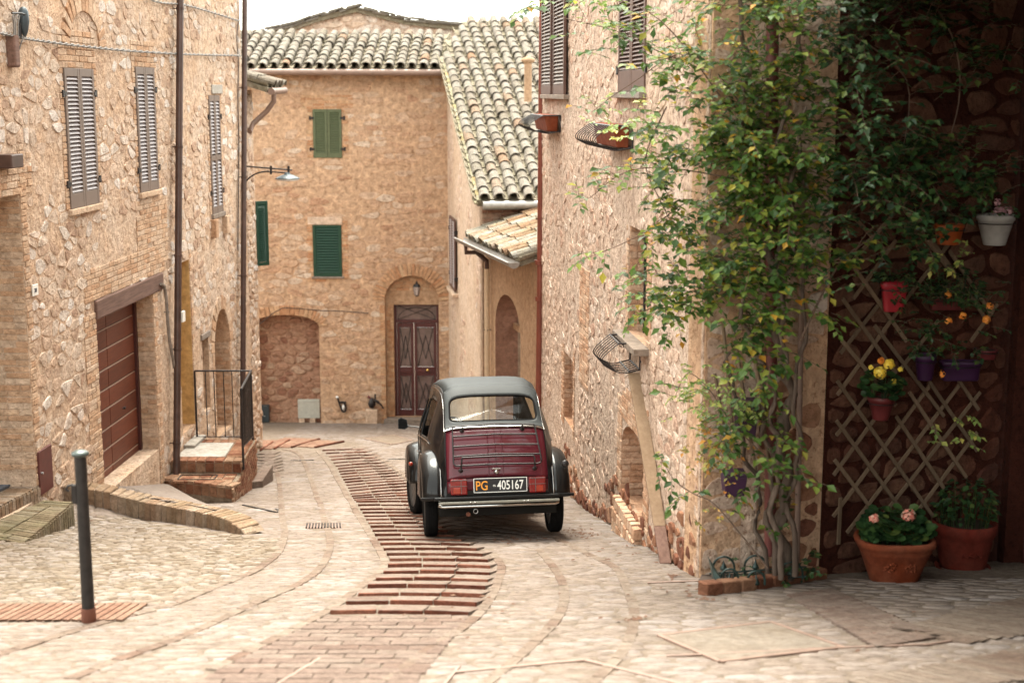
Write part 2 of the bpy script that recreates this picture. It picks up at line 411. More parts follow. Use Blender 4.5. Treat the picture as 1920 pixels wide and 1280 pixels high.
class MB:
    """collects shapes for ONE mesh object"""
    def __init__(s):
        s.V = []; s.F = []; s.MI = []; s.sm = []
    def add(s, V, F, mi=0, smooth=False):
        b = len(s.V)
        s.V.extend([tuple(v) for v in V])
        for f in F:
            s.F.append(tuple(b + i for i in f))
            s.MI.append(mi); s.sm.append(smooth)
    def hexa(s, P, mi=0):
        """P: 8 points, bottom ring 0-3 and top ring 4-7"""
        s.add(P, [(3, 2, 1, 0), (4, 5, 6, 7), (0, 1, 5, 4), (1, 2, 6, 5), (2, 3, 7, 6), (3, 0, 4, 7)], mi)
    def box(s, c, d, mi=0, rot=None):
        hx, hy, hz = d[0] / 2, d[1] / 2, d[2] / 2
        P = [Vector(p) for p in ((-hx, -hy, -hz), (hx, -hy, -hz), (hx, hy, -hz), (-hx, hy, -hz), (-hx, -hy, hz), (hx, -hy, hz), (hx, hy, hz), (-hx, hy, hz))]
        c = Vector(c)
        s.hexa([(rot @ p if rot else p) + c for p in P], mi)
    def tube(s, pts, r, seg=8, mi=0, caps=True, smooth=True):
        pts = [Vector(p) for p in pts]
        n = len(pts)
        rr = r if isinstance(r, (list, tuple)) else [r] * n
        b = len(s.V)
        ref = Vector((.13, .27, .95)).normalized()
        rings = []
        for i, p in enumerate(pts):
            t = (pts[min(i + 1, n - 1)] - pts[max(i - 1, 0)])
            if t.length < 1e-9: t = Vector((0, 0, 1))
            t.normalize()
            a = t.cross(ref)
            if a.length < .15:
                a = t.cross(Vector((1, .1, 0)))
            a.normalize()
            c = t.cross(a)
            rings.append([p + (a * math.cos(k * 2 * math.pi / seg) + c * math.sin(k * 2 * math.pi / seg)) * rr[i] for k in range(seg)])
        V = [q for g in rings for q in g]
        F = []
        for i in range(n - 1):
            for k in range(seg):
                F.append((i * seg + k, i * seg + (k + 1) % seg, (i + 1) * seg + (k + 1) % seg, (i + 1) * seg + k))
        s.add(V, F, mi, smooth)
        if caps:
            s.add(rings[0], [tuple(range(seg))[::-1]], mi)
            s.add(rings[-1], [tuple(range(seg))], mi)
    def lathe(s, prof, c=(0, 0, 0), seg=24, mi=0, smooth=True, sx=1, sy=1, axis=None, sq=0):
        """prof: (radius, height); sq squares the section a little"""
        c = Vector(c)
        V = []
        for (r, z) in prof:
            for k in range(seg):
                a = k * 2 * math.pi / seg
                q = 1.0
                if sq:
                    q = 1 / (abs(math.cos(a)) ** sq + abs(math.sin(a)) ** sq) ** (1 / sq)
                p = Vector((r * q * math.cos(a) * sx, r * q * math.sin(a) * sy, z))
                V.append((axis @ p if axis else p) + c)
        F = []
        for i in range(len(prof) - 1):
            for k in range(seg):
                F.append((i * seg + k, i * seg + (k + 1) % seg, (i + 1) * seg + (k + 1) % seg, (i + 1) * seg + k))
        s.add(V, F, mi, smooth)
    def build(s, name, mats, parent=None, local=False, kind=None, label=None, bevel=0, seg=2):
        if not s.V:
            return None
        me = mesh(name, s.V, s.F, mats)
        me.polygons.foreach_set('material_index', s.MI)
        me.polygons.foreach_set('use_smooth', s.sm)
        me.update()
        o = bpy.data.objects.new(name, me)
        link(o, parent, local)
        if kind: o['kind'] = kind
        if label: o['label'] = label
        if bevel:
            md = o.modifiers.new('bevel', 'BEVEL')
            md.width = bevel; md.segments = seg; md.limit_method = 'ANGLE'
            md.angle_limit = rad(40)
        return o

class Proto:
    def __init__(s, V, F, smooth=False):
        s.V = np.array(V, dtype=float); s.F = F; s.me = {}; s.smooth = smooth
        s.r = float(np.max(np.linalg.norm(s.V, axis=1))) if len(V) else 0
    def get(s, name, mat):
        k = (name, mat.name)
        if k not in s.me:
            me = mesh(name, [tuple(v) for v in s.V], s.F, mat)
            if s.smooth:
                me.polygons.foreach_set('use_smooth', [True] * len(me.polygons))
            s.me[k] = me
        return s.me[k]

class Pieces:
    """alike pieces: the largest in view become objects, what is past the limit is joined"""
    def __init__(s):
        s.it = []
    def add(s, proto, Mx):
        s.it.append((proto, Mx))
    def build(s, name, mat, parent, limit=300, rest=None, minpx=9):
        if not s.it: return
        sc = []
        for i, (p, Mx) in enumerate(s.it):
            c = Mx.translation
            x, y, d = proj(c)
            e = p.r * max(Mx.col[0].length, Mx.col[1].length, Mx.col[2].length)
            size = 2 * e * FPX / max(.5, d) if d > 0 else 0
            if not (-15 < x < 1935 and -15 < y < 1295): size *= .001
            sc.append((-size, i))
        sc.sort()
        top = [i for (z, i) in sc[:limit] if -z > minpx]
        ts = set(top)
        for i in top:
            p, Mx = s.it[i]
            o = bpy.data.objects.new(name, p.get(name, mat))
            o.matrix_basis = Mx
            link(o, parent)
        VV = []; FF = []; SM = []; b = 0
        for i, (p, Mx) in enumerate(s.it):
            if i in ts: continue
            A = np.array(Mx)
            v = p.V @ A[:3, :3].T + A[:3, 3]
            VV.append(v)
            FF.extend([tuple(b + k for k in f) for f in p.F])
            SM.extend([p.smooth] * len(p.F))
            b += len(v)
        if VV:
            me = mesh(rest or name + 's', np.concatenate(VV).tolist(), FF, mat)
            me.polygons.foreach_set('use_smooth', SM)
            o = bpy.data.objects.new(rest or name + 's', me)
            link(o, parent)
            o['kind'] = 'stuff'

# unit brick variants: x length, y depth (outwards), z height, each 1 long
def brick_protos(k=5, seed=3, rough=.03):
    rr = random.Random(seed)
    out = []
    for _ in range(k):
        V = []
        for z in (-.5, .5):
            for (x, y) in ((-.5, -.5), (.5, -.5), (.5, .5), (-.5, .5)):
                V.append((x + rr.uniform(-rough, rough) * (.6), y + rr.uniform(-rough, rough), z + rr.uniform(-rough, rough) * 2))
        # bevelled outer face (y = +.5)
        W = []
        for i in (3, 2, 6, 7):
            x, y, z = V[i]
            W.append((x * .955, y + .07, z * .86))
        V2 = V + W
        F = [(0, 1, 5, 4), (3, 2, 1, 0), (4, 5, 6, 7), (1, 2, 6, 5), (3, 0, 4, 7),
             (2, 3, 8, 9), (6, 2, 9, 10), (7, 6, 10, 11), (3, 7, 11, 8), (8, 11, 10, 9)]
        out.append(Proto(V2, F))
    return out
BR = brick_protos()

class Frame:
    """a vertical plane: u along d, w outwards along n, z up"""
    def __init__(s, ox, oy, dx, dy):
        l = math.hypot(dx, dy)
        s.o = Vector((ox, oy, 0))
        s.d = Vector((dx / l, dy / l, 0))
        s.n = Vector((-s.d.y, s.d.x, 0))
        s.M3 = Matrix(((s.d.x, s.n.x, 0), (s.d.y, s.n.y, 0), (0, 0, 1)))
    def P(s, u, z, w=0):
        return s.o + s.d * u + s.n * w + Vector((0, 0, z))
    def pix(s, px, py, w=0):
        r = ray(px, py)
        t = ((s.o + s.n * w - CAM).dot(s.n)) / r.dot(s.n)
        P = CAM + r * t - s.o
        return P.dot(s.d), P.z
    def rect(s, x0, y0, x1, y1, w=0):
        """pixel box seen near its middle -> (u0, z0, u1, z1)"""
        ym, xm = (y0 + y1) / 2, (x0 + x1) / 2
        a, b = s.pix(x0, ym, w)[0], s.pix(x1, ym, w)[0]
        c, d = s.pix(xm, y0, w)[1], s.pix(xm, y1, w)[1]
        return (min(a, b), min(c, d), max(a, b), max(c, d))
    def box(s, mb, u0, u1, z0, z1, w0, w1, mi=0):
        mb.hexa([s.P(u0, z0, w0), s.P(u1, z0, w0), s.P(u1, z0, w1), s.P(u0, z0, w1),
                 s.P(u0, z1, w0), s.P(u1, z1, w0), s.P(u1, z1, w1), s.P(u0, z1, w1)], mi)
    def mat4(s, u, z, w, sx=1, sy=1, sz=1, roll=0):
        """roll turns the piece in the plane of the wall"""
        M4 = s.M3.to_4x4() @ Matrix.Rotation(roll, 4, 'Y')
        M4 = M4 @ Matrix.Diagonal((sx, sy, sz, 1))
        M4.translation = s.P(u, z, w)
        return M4

def arch_pts(u0, u1, zs, zt, n=12):
    """points of an arch from (u1, zs) over zt to (u0, zs)"""
    c, h = (u0 + u1) / 2, (u1 - u0) / 2
    return [(c + h * math.cos(math.pi * i / n), zs + (zt - zs) * math.sin(math.pi * i / n)) for i in range(n + 1)]

def arch_hole(u0, z0, u1, zs, zt, n=12):
    return [(u0, z0), (u1, z0)] + arch_pts(u0, u1, zs, zt, n)

def rect_hole(r):
    u0, z0, u1, z1 = r
    return [(u0, z0), (u1, z0), (u1, z1), (u0, z1)]

def panel(fr, outer, holes, t, mat, name, parent, reveal_mat=None, w=0):
    """a wall of thickness t with real openings"""
    mb = MB()
    loops = [[Vector((u, z, 0)) for u, z in outer]] + [[Vector((u, z, 0)) for u, z in h] for h in holes]
    flat = [p for l in loops for p in l]
    tris = tessellate_polygon(loops)
    for ww in (w, w - t):
        mb.add([fr.P(p.x, p.y, ww) for p in flat], [tuple(x) for x in tris])
    for li, l in enumerate(loops):
        n = len(l)
        V = [fr.P(p.x, p.y, w) for p in l] + [fr.P(p.x, p.y, w - t) for p in l]
        mb.add(V, [(i, (i + 1) % n, n + (i + 1) % n, n + i) for i in range(n)], 1 if li else 0)
    return mb.build(name, [mat, reveal_mat or mat], parent)

def inside(poly, u, z):
    c = False
    n = len(poly)
    j = n - 1
    for i in range(n):
        a, b = poly[i], poly[j]
        if (a[1] > z) != (b[1] > z) and u < (b[0] - a[0]) * (z - a[1]) / (b[1] - a[1]) + a[0]:
            c = not c
        j = i
    return c

def clip(poly, nx, ny, k):
    """keep nx*x + ny*y <= k"""
    out = []
    n = len(poly)
    for i in range(n):
        a = poly[i]; b = poly[(i + 1) % n]
        da = nx * a[0] + ny * a[1] - k
        db = nx * b[0] + ny * b[1] - k
        if da <= 0: out.append(a)
        if (da < 0 < db) or (db < 0 < da):
            t = da / (da - db)
            out.append((a[0] + t * (b[0] - a[0]), a[1] + t * (b[1] - a[1])))
    return out

def clip_out(poly, hole, margin=.008):
    """cut a cell back from a convex opening it overlaps"""
    cx = sum(p[0] for p in poly) / len(poly); cy = sum(p[1] for p in poly) / len(poly)
    if inside(hole, cx, cy): return []
    hx = sum(p[0] for p in hole) / len(hole); hy = sum(p[1] for p in hole) / len(hole)
    best = None
    n = len(hole)
    for i in range(n):
        a, b = hole[i], hole[(i + 1) % n]
        ex, ey = b[0] - a[0], b[1] - a[1]
        l = math.hypot(ex, ey)
        if l < 1e-6: continue
        nx, ny = ey / l, -ex / l
        k = nx * a[0] + ny * a[1]
        if nx * hx + ny * hy > k: nx, ny, k = -nx, -ny, -k
        d = nx * cx + ny * cy - k
        if best is None or d > best[0]: best = (d, nx, ny, k)
    d, nx, ny, k = best
    return clip(poly, -nx, -ny, -(k + margin))

def cells(x0, y0, x1, y1, ax, ay, rr, jit=.40, drop=.16):
    """irregular cells over a rectangle (a Voronoi pattern of jittered points)"""
    nx = int((x1 - x0) / ax) + 3
    ny = int((y1 - y0) / ay) + 3
    pts = {}
    for j in range(-1, ny):
        for i in range(-1, nx):
            if rr.random() < drop: continue
            pts[(i, j)] = (i + .5 * (j % 2) + rr.uniform(-jit, jit), j + rr.uniform(-jit, jit) * .8)
    out = []
    offs = sorted([(a, b) for a in range(-2, 3) for b in range(-2, 3) if (a, b) != (0, 0)], key=lambda t: t[0] ** 2 + t[1] ** 2)
    for (i, j), (px, py) in pts.items():
        poly = [(px - 1.5, py - 1.5), (px + 1.5, py - 1.5), (px + 1.5, py + 1.5), (px - 1.5, py + 1.5)]
        for (a, b) in offs:
            q = pts.get((i + a, j + b))
            if not q: continue
            dx, dy = q[0] - px, q[1] - py
            k = (q[0] ** 2 + q[1] ** 2 - px ** 2 - py ** 2) / 2
            poly = clip(poly, dx, dy, k)
            if len(poly) < 3: break
        if len(poly) < 3: continue
        P = [(x0 + x * ax, y0 + y * ay) for x, y in poly]
        cx = x0 + px * ax; cy = y0 + py * ay
        if cx < x0 - .02 or cx > x1 + .02 or cy < y0 - .02 or cy > y1 + .02: continue
        out.append(P)
    return out

def stone_proto(poly, gap, h, rr, round_=True, top=.78, smooth=True):
    """poly in local plane coordinates (x, z); the stone rises along +y"""
    n = len(poly)
    if n < 3: return None
    cx = sum(p[0] for p in poly) / n; cy = sum(p[1] for p in poly) / n
    q = []
    for (x, y) in poly:
        r = math.hypot(x - cx, y - cy)
        if r < 1e-5: continue
        f = max(.3, 1 - gap / r)
        q.append(((x - cx) * f, (y - cy) * f))
    if round_:
        p2 = []
        m = len(q)
        for i in range(m):
            a, b = q[i], q[(i + 1) % m]
            p2.append((a[0] * .76 + b[0] * .24, a[1] * .76 + b[1] * .24))
            p2.append((a[0] * .24 + b[0] * .76, a[1] * .24 + b[1] * .76))
        q = p2
    # drop vertices that nearly coincide
    q2 = []
    for p in q:
        if not q2 or math.hypot(p[0] - q2[-1][0], p[1] - q2[-1][1]) > .006: q2.append(p)
    q = q2
    m = len(q)
    if m < 3: return None
    A = 0
    for i in range(m):
        A += q[i][0] * q[(i + 1) % m][1] - q[(i + 1) % m][0] * q[i][1]
    if abs(A) / 2 < .0006: return None
    if A < 0: q = q[::-1]
    tl = min(.12, h * 3.5)
    tilt = (rr.uniform(-tl, tl), rr.uniform(-tl, tl))
    V = [(x, -.012, z) for x, z in q]
    V += [(x * top, h * rr.uniform(.80, 1.04) + x * tilt[0] + z * tilt[1], z * top) for x, z in q]
    V.append((0, h * rr.uniform(.98, 1.12), 0))
    F = []
    for i in range(m):
        j = (i + 1) % m
        F.append((j, i, m + i, m + j))
        F.append((m + j, m + i, 2 * m))
    return Proto(V, F, smooth), cx, cy

def rubble(fr, region, holes, ax, ay, mat, parent, seed, name='stone', hr=(.008, .026), gap=.011, limit=300, skip=.06, keep=None, w=0, jit=.38, top=.78, drop=.16, patch=9):
    rr = random.Random(seed)
    u0, z0, u1, z1 = region
    pc = Pieces()
    for poly in cells(u0, z0, u1, z1, ax, ay, rr, jit, drop):
        if rr.random() < skip: continue
        nv = mnoise.noise(Vector((poly[0][0] * .75, poly[0][1] * .9, seed * 1.7)))
        if nv > patch and rr.random() < .8: continue
        for h in holes:
            bx0 = min(p[0] for p in h); bx1 = max(p[0] for p in h)
            if max(p[0] for p in poly) < bx0 or min(p[0] for p in poly) > bx1: continue
            bz0 = min(p[1] for p in h); bz1 = max(p[1] for p in h)
            if max(p[1] for p in poly) < bz0 or min(p[1] for p in poly) > bz1: continue
            poly = clip_out(poly, h)
            if len(poly) < 3: break
        if len(poly) < 3: continue
        for (nx, ny, k) in ((1, 0, u1), (-1, 0, -u0), (0, 1, z1), (0, -1, -z0)):
            poly = clip(poly, nx, ny, k)
        if len(poly) < 3: continue
        if keep:
            c = (sum(p[0] for p in poly) / len(poly), sum(p[1] for p in poly) / len(poly))
            if not keep(*c): continue
        s = stone_proto(poly, gap * rr.uniform(.7, 2.0), rr.uniform(*hr), rr, True, top, False)
        if s:
            pc.add(s[0], fr.mat4(s[1], s[2], w))
    pc.build(name, mat, parent, limit, rest=name + 's')

def bricks(fr, rects, mat, parent, seed, L=.25, H=.062, depth=.03, holes=(), limit=300, name='brick', w=0, gap=.010, vertical=False, proud=.010, keep=None):
    rr = random.Random(seed)
    pc = Pieces()
    for (u0, z0, u1, z1) in rects:
        nrow = max(1, round((z1 - z0) / H))
        hh = (z1 - z0) / nrow
        for j in range(nrow):
            u = u0 - (L / 2 if j % 2 else 0) - rr.uniform(0, .02)
            while u < u1 - .02:
                ll = L * rr.choice((1, 1, 1, .5, .95))
                a, b = max(u, u0), min(u + ll, u1)
                u += ll
                if b - a < .03: continue
                cu, cz = (a + b) / 2, z0 + (j + .5) * hh
                if any(inside(h, cu, cz) for h in holes): continue
                if keep and not keep(cu, cz): continue
                if rr.random() < .03: continue
                pr = rr.choice(BR)
                pc.add(pr, fr.mat4(cu, cz + rr.uniform(-.003, .003), w - depth / 2 + proud * rr.uniform(.4, 1.2), b - a - gap, depth, hh - gap * .9, rr.uniform(-.008, .008)))
    pc.build(name, mat, parent, limit, rest=name + 's')

def voussoirs(pc, fr, u0, u1, zs, zt, n, bl=.25, w=0, depth=.03, proud=.012, a0=0, a1=math.pi, rr=R, t=.055):
    """bricks set on edge round an arch"""
    c, h, v = (u0 + u1) / 2, (u1 - u0) / 2, zt - zs
    for i in range(n):
        a = a0 + (a1 - a0) * (i + .5) / n
        x, z = c + h * math.cos(a), zs + v * math.sin(a)
        nx, nz = math.cos(a) / max(h, .01), math.sin(a) / max(v, .01)
        l = math.hypot(nx, nz); nx /= l; nz /= l
        x += nx * bl / 2; z += nz * bl / 2
        ar = math.hypot(h * math.sin(a), v * math.cos(a)) * (a1 - a0) / n
        pc.add(rr.choice(BR), fr.mat4(x, z, w - depth / 2 + proud * rr.uniform(.5, 1.2), bl * rr.uniform(.93, 1), depth, max(.03, ar * 1.05 - .008), -math.atan2(nz, nx)))

def slab_sides(fr, mb, pts, w0, w1, mi=0):
    n = len(pts)
    V = [fr.P(u, z, w0) for u, z in pts] + [fr.P(u, z, w1) for u, z in pts]
    mb.add(V, [(i, (i + 1) % n, n + (i + 1) % n, n + i) for i in range(n)] + [tuple(range(n))[::-1], tuple(range(n, 2 * n))], mi)

SLAT = {}
def shutters(fr, r, parent, fm, sm, leaves=2, nsl=26, w=.02, th=.035, bottom=.22, mid=None, top=.10, open_a=0, hinges=True):
    """louvred shutter leaves; each slat a sub-part"""
    u0, z0, u1, z1 = r
    lw = (u1 - u0) / leaves
    for k in range(leaves):
        a, b = u0 + k * lw + .004, u0 + (k + 1) * lw - .004
        st = min(.06, lw * .16)
        mb = MB()
        fr.box(mb, a, a + st, z0, z1, w, w + th)
        fr.box(mb, b - st, b, z0, z1, w, w + th)
        fr.box(mb, a + st, b - st, z0, z0 + bottom, w + .002, w + th - .002)
        fr.box(mb, a + st, b - st, z1 - top, z1, w + .002, w + th - .002)
        fr.box(mb, a + st, b - st, z0 + bottom, z1 - top, w - .012, w - .006)
        if mid:
            fr.box(mb, a + st, b - st, mid - .04, mid + .04, w + .002, w + th - .002)
        o = mb.build('shutter', fm, parent, bevel=.003, seg=1)
        za, zb = z0 + bottom, z1 - top
        W = b - a - 2 * st
        ph = (zb - za) / nsl
        key = (round(W, 3), round(ph, 4), sm.name)
        pr = SLAT.get(key)
        if not pr:
            hy, hz = th * .46, ph * .46
            pr = Proto([(-W / 2, -hy, hz), (W / 2, -hy, hz), (W / 2, hy, -hz * .7), (-W / 2, hy, -hz * .7),
                        (-W / 2, -hy, hz + .006), (W / 2, -hy, hz + .006), (W / 2, hy, -hz * .7 + .006), (-W / 2, hy, -hz * .7 + .006)],
                       [(3, 2, 1, 0), (4, 5, 6, 7), (0, 1, 5, 4), (1, 2, 6, 5), (2, 3, 7, 6), (3, 0, 4, 7)])
            SLAT[key] = pr
        pc = Pieces()
        for i in range(nsl):
            z = za + (i + .5) * ph
            if mid and abs(z - mid) < .045: continue
            pc.add(pr, fr.mat4((a + b) / 2, z, w + th / 2, 1, 1, 1, R.uniform(-.004, .004)))
        pc.build('slat', sm, o, 300, minpx=0)
    if hinges:
        mb = MB()
        for (uu, sg) in ((u0, -1), (u1, 1)):
            for zz in (z0 + (z1 - z0) * .18, z1 - (z1 - z0) * .18):
                fr.box(mb, uu + sg * .0 - .03, uu + .03, zz - .022, zz + .022, w + th, w + th + .008)
                fr.box(mb, uu + sg * .055 - .02, uu + sg * .055 + .02, zz - .04, zz + .04, .0, w + th + .006)
        mb.build('hinge', M['iron'], parent)

def pipe(fr, px, y0, y1, mat, parent, r=.045, w=.09, brackets=(), name='downpipe', lean=0, px2=None):
    a = fr.pix(px, y0, w); b = fr.pix(px2 if px2 is not None else px, y1, w)
    mb = MB()
    P0, P1 = fr.P(a[0], a[1], w), fr.P(b[0], b[1], w)
    mb.tube([P0, P1], r, 14)
    o = mb.build(name, mat, parent)
    for t in brackets:
        c = P0.lerp(P1, t)
        mb = MB()
        mb.tube([c + Vector((0, 0, -.018)), c + Vector((0, 0, .018))], r * 1.14, 14)
        mb.tube([c, c - fr.n * (w + .02)], .008, 6)
        mb.build('pipe_bracket', mat, o)
    return o

# ================================================================== LEFT HOUSE
def keepf(fr, holes=(), low=-.06, extra=None, top=-70, w=0):
    def k(u, z):
        P = fr.P(u, z, w)
        if z < zg(P.x, P.y) + low: return False
        x, y, d = proj(P)
        if not (-260 < x < 2180 and top < y < 1400): return False
        for h in holes:
            if inside(h, u, z): return False
        return extra(u, z) if extra else True
    return k

def rect_mesh(fr, r, w, mat, name, parent, t=.02):
    mb = MB()
    fr.box(mb, r[0], r[2], r[1], r[3], w - t, w)
    return mb.build(name, mat, parent)

LW = Frame(-5.70, 0, -.048, -1)
def grow(r, a, b=None):
    b = a if b is None else b
    return (r[0] - a, r[1] - b, r[2] + a, r[3] + b)

lh = thing('stone_house', 'pale stone house filling the left edge, with taupe shutters and a red wooden garage door', 'house', LW.P(-18, 2))
s1 = LW.rect(123, 129, 178, 388)
s2 = LW.rect(256, 127, 291, 359)
s3 = LW.rect(393, 179, 413, 400)
gu0, gu1 = LW.pix(292, 700)[0], LW.pix(187, 750)[0]
gz1 = LW.pix(240, 572)[1]
gz0 = LW.pix(225, 903)[1]
gar = (gu0, gz0 - .5, gu1, gz1)
eu = LW.pix(50, 600)[0]
ez1 = LW.pix(30, 366)[1]
ez0 = LW.pix(30, 907)[1]
ent = (eu, ez0 - .3, eu + 1.6, ez1)
y0_, y1_ = LW.pix(360, 640)[0], LW.pix(336, 640)[0]
yd = (y0_, LW.pix(350, 808)[1], y1_, LW.pix(350, 488)[1])
n1 = LW.rect(381, 632, 393, 770)
a0, a1 = LW.pix(432, 700)[0], LW.pix(403, 700)[0]
az0, azs, azt = LW.pix(418, 812)[1], LW.pix(418, 650)[1], LW.pix(418, 577)[1]
ahole = [(a0, az0), (a1, az0), (a1, azs)] + [(a1 + (a0 - a1) * .5 * (1 - math.cos(math.pi * i / 12)), azs + (azt - azs) * math.sin(math.pi * i / 12) ** .8) for i in range(1, 12)] + [(a0, azs)]
cab = (LW.pix(94, 880)[0], LW.pix(82, 922)[1], LW.pix(69, 880)[0], LW.pix(82, 838)[1])
holesL = [rect_hole(s1), rect_hole(s2), rect_hole(s3), rect_hole(gar), rect_hole(ent), rect_hole(yd), rect_hole(n1), ahole]
panel(LW, [(-24.3, -.5), (-10.5, -.5), (-10.5, 9.8), (-24.3, 9.8)], holesL, .42, M['render_left'], 'wall', lh, M['brick_left'])
lhw = [o for o in lh.children][0]

def surround(r, a=.13, top=.30):
    return [(r[0] - a, r[1], r[0], r[3]), (r[2], r[1], r[2] + a, r[3]), (r[0] - a, r[3], r[2] + a, r[3] + top)]
brL = surround(s1, .12, .42) + surround(s2, .12, .34) + surround(s3, .12, .2)
brL += [(gar[2], gar[1], gar[2] + .42, gar[3] + .1), (gar[0] - .20, gar[1], gar[0], gar[3]), (gar[0] - .6, gar[3] + .24, gar[2] + .35, gar[3] + .62)]
brL += [(ent[0] - .16, ent[1], ent[0], ent[3] + .5), (ent[0] - .35, ent[3], ent[2] + .2, ent[3] + .42)]
brL += [(s2[0] - .35, s2[1] - 1.0, s2[2] + .2, s2[1] - .1)]
brL += [(ahole[0][0] - .12, az0 - .1, ahole[0][0], azs), (ahole[1][0], az0 - .1, ahole[1][0] + .12, azs)]
brL += [(yd[0] - .12, yd[1], yd[0], yd[3] + .15)]
brH = [rect_hole(r) for r in brL]
bricks(LW, brL, M['brick_left'], lhw, 5, L=.27, H=.066, depth=.035, holes=holesL, keep=keepf(LW), limit=300, proud=.010)
kL = keepf(LW, [rect_hole(grow(r, -.02)) for r in brL])
rubble(LW, (-24.25, .5, -12.2, 9.0), holesL + [rect_hole(gar)], .20, .11, M['stone_left'], lhw, 7, keep=kL, hr=(.002, .014), gap=.012, skip=.12, top=.90, jit=.44, drop=.30, patch=.12)

# shutters with dark rooms behind and sills
for r, nsl, mid, bot in ((s1, 28, None, .17), (s2, 29, None, .12), (s3, 30, (s3[1] + s3[3]) / 2 - .05, .1)):
    shutters(LW, r, lh, M['shutter_taupe'], M['slat_skylit'], 2, nsl, w=-.015, th=.04, bottom=bot, mid=mid, top=.09)
    mb = MB()
    LW.box(mb, r[0] - .05, r[2] + .05, r[1] - .07, r[1] - .003, -.2, .05)
    mb.build('sill', M['slab'] if r is s3 else M['brick_left'], lh, bevel=.006)
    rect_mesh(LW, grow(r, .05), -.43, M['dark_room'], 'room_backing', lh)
mb = MB()
for uu in (s3[0] - .02, s3[2] + .02):
    LW.box(mb, uu - .07, uu + .07, s3[1] - .36, s3[1] - .075, -.1, .09)
mb.build('sill_bracket', M['brick_left'], lh, bevel=.01)
# little white stone above the third window
rr_ = LW.rect(395, 159, 414, 176)
mb = MB(); LW.box(mb, rr_[0], rr_[2], rr_[1], rr_[3], -.02, .03)
mb.build('marble_block', M['white_stone'], lh, bevel=.008, label='small white marble block set above the farthest shutters')

# garage door: eight wide boards, light lines, dark frame
gd = thing('garage_door_dummy', 'x', 'x'); bpy.data.objects.remove(gd)
gw = -.25
mb = MB()
LW.box(mb, gar[0] + .0, gar[2] + .05, gz0 - .25, gar[3], gw - .04, gw - .018)
gdo = mb.build('garage_door', M['garage_dark'], lh)
nb = 9
zt_, zb_ = gar[3] - .02, gz0 - .16
us = LW.pix(203, 700, gw)[0]
pr_plank = BR
ph = (zt_ - zb_) / nb
for i in range(nb):
    za, zb = zb_ + i * ph, zb_ + (i + 1) * ph
    for (ua, ub) in ((gar[0] + .09, us - .006), (us + .006, gar[2] + .05)):
        mb = MB(); LW.box(mb, ua, ub, za + .012, zb - .012, gw - .02, gw)
        mb.build('board', M['garage'], gdo, bevel=.004, seg=1)
    mb = MB(); LW.box(mb, gar[0] + .09, gar[2] + .05, zb - .011, zb - .003, gw - .018, gw - .004)
    if i < nb - 1: mb.build('trim_line', M['garage_line'], gdo)
mb = MB()
LW.box(mb, gar[0], gar[0] + .085, gz0 - .25, gar[3], gw - .017, gw + .03)
mb.build('frame', M['garage_dark'], gdo)
mb = MB()
c = LW.P(*LW.pix(231, 765, gw)[:2], gw)
mb.tube([c + LW.d * .03, c - LW.d * .10], .008, 6); mb.tube([c, c + LW.n * .03], .012, 8)
mb.build('handle', M['iron'], gdo)
# far jamb lower plaster and floor
rect_mesh(LW, (gar[0] - .05, gz0 - .5, gar[2] + .1, gz0 + .0), -.0, M['render_left'], 'threshold', lh, .44)
# lintel beam
mb = MB()
bu0, bu1 = LW.pix(303, 535)[0], LW.pix(177, 585)[0]
LW.box(mb, bu0, bu1, gar[3] + .003, gar[3] + .235, -.3, .035)
mb.build('lintel', M['beam'], lh, bevel=.018, seg=2)
# far jamb bricks of the garage and of the near entrance (faces looking at the street)
JF = Frame(*LW.P(gar[0], 0, 0).xy, *(LW.n.xy))
JF2 = Frame(*LW.P(ent[0], 0, 0).xy, *(LW.n.xy))
def jamb(u, z0, z1, depth, mat, parent, seed, H=.066):
    """bricks on the far reveal of an opening at wall coordinate u"""
    o = LW.P(u, 0, 0)
    f = Frame(o.x, o.y, LW.n.x, LW.n.y)      # its normal looks along -d of the wall or +d
    sgn = 1 if f.n.dot(LW.d) > 0 else -1
    if sgn < 0:
        f = Frame(o.x, o.y, -LW.n.x, -LW.n.y)
        rects = [(.0, z0, depth, z1)]
    else:
        rects = [(-depth, z0, 0, z1)]
    bricks(f, rects, mat, parent, seed, L=.27, H=H, depth=.03, proud=.008)
jamb(gar[0], gz0 - .1, gar[3], .25, M['brick_left'], lhw, 21)
jamb(ent[0], ez0, ent[3], .42, M['brick_left'], lhw, 22)
# entrance recess behind: brick wall continuing inwards, dark door
mb = MB()
o1 = LW.P(ent[0], 0, -.42)
f = Frame(o1.x, o1.y, -LW.n.x, -LW.n.y)
mb2 = MB(); LW.box(mb2, ent[0] - .3, ent[0], ez0 - .3, ent[3] + .1, -1.6, -.425)
mb2.build('porch_wall', M['brick_left'], lh)
bricks(f, [(0, ez0, 1.1, ent[3])], M['brick_left'], lhw, 23, L=.27, H=.066, depth=.03, proud=.008)
mb2 = MB(); LW.box(mb2, ent[0] - .3, ent[2] + .3, ez0 - .3, ent[3] + .4, -1.7, -1.605)
mb2.build('entrance_back', M['dark_room'], lh)
mb2 = MB(); LW.box(mb2, ent[0] - .3, ent[2] + .3, ent[3] + .003, ent[3] + .1, -1.6, -.425)
mb2.build('entrance_soffit', M['render_left'], lh)
r = LW.rect(-8, 289, 15, 315)
mb = MB(); LW.box(mb, r[0], r[2], r[1], r[3], -.05, .16)
mb.build('beam_end', M['pipe_brown'], lh, bevel=.01, label='dark red beam end sticking out of the wall')
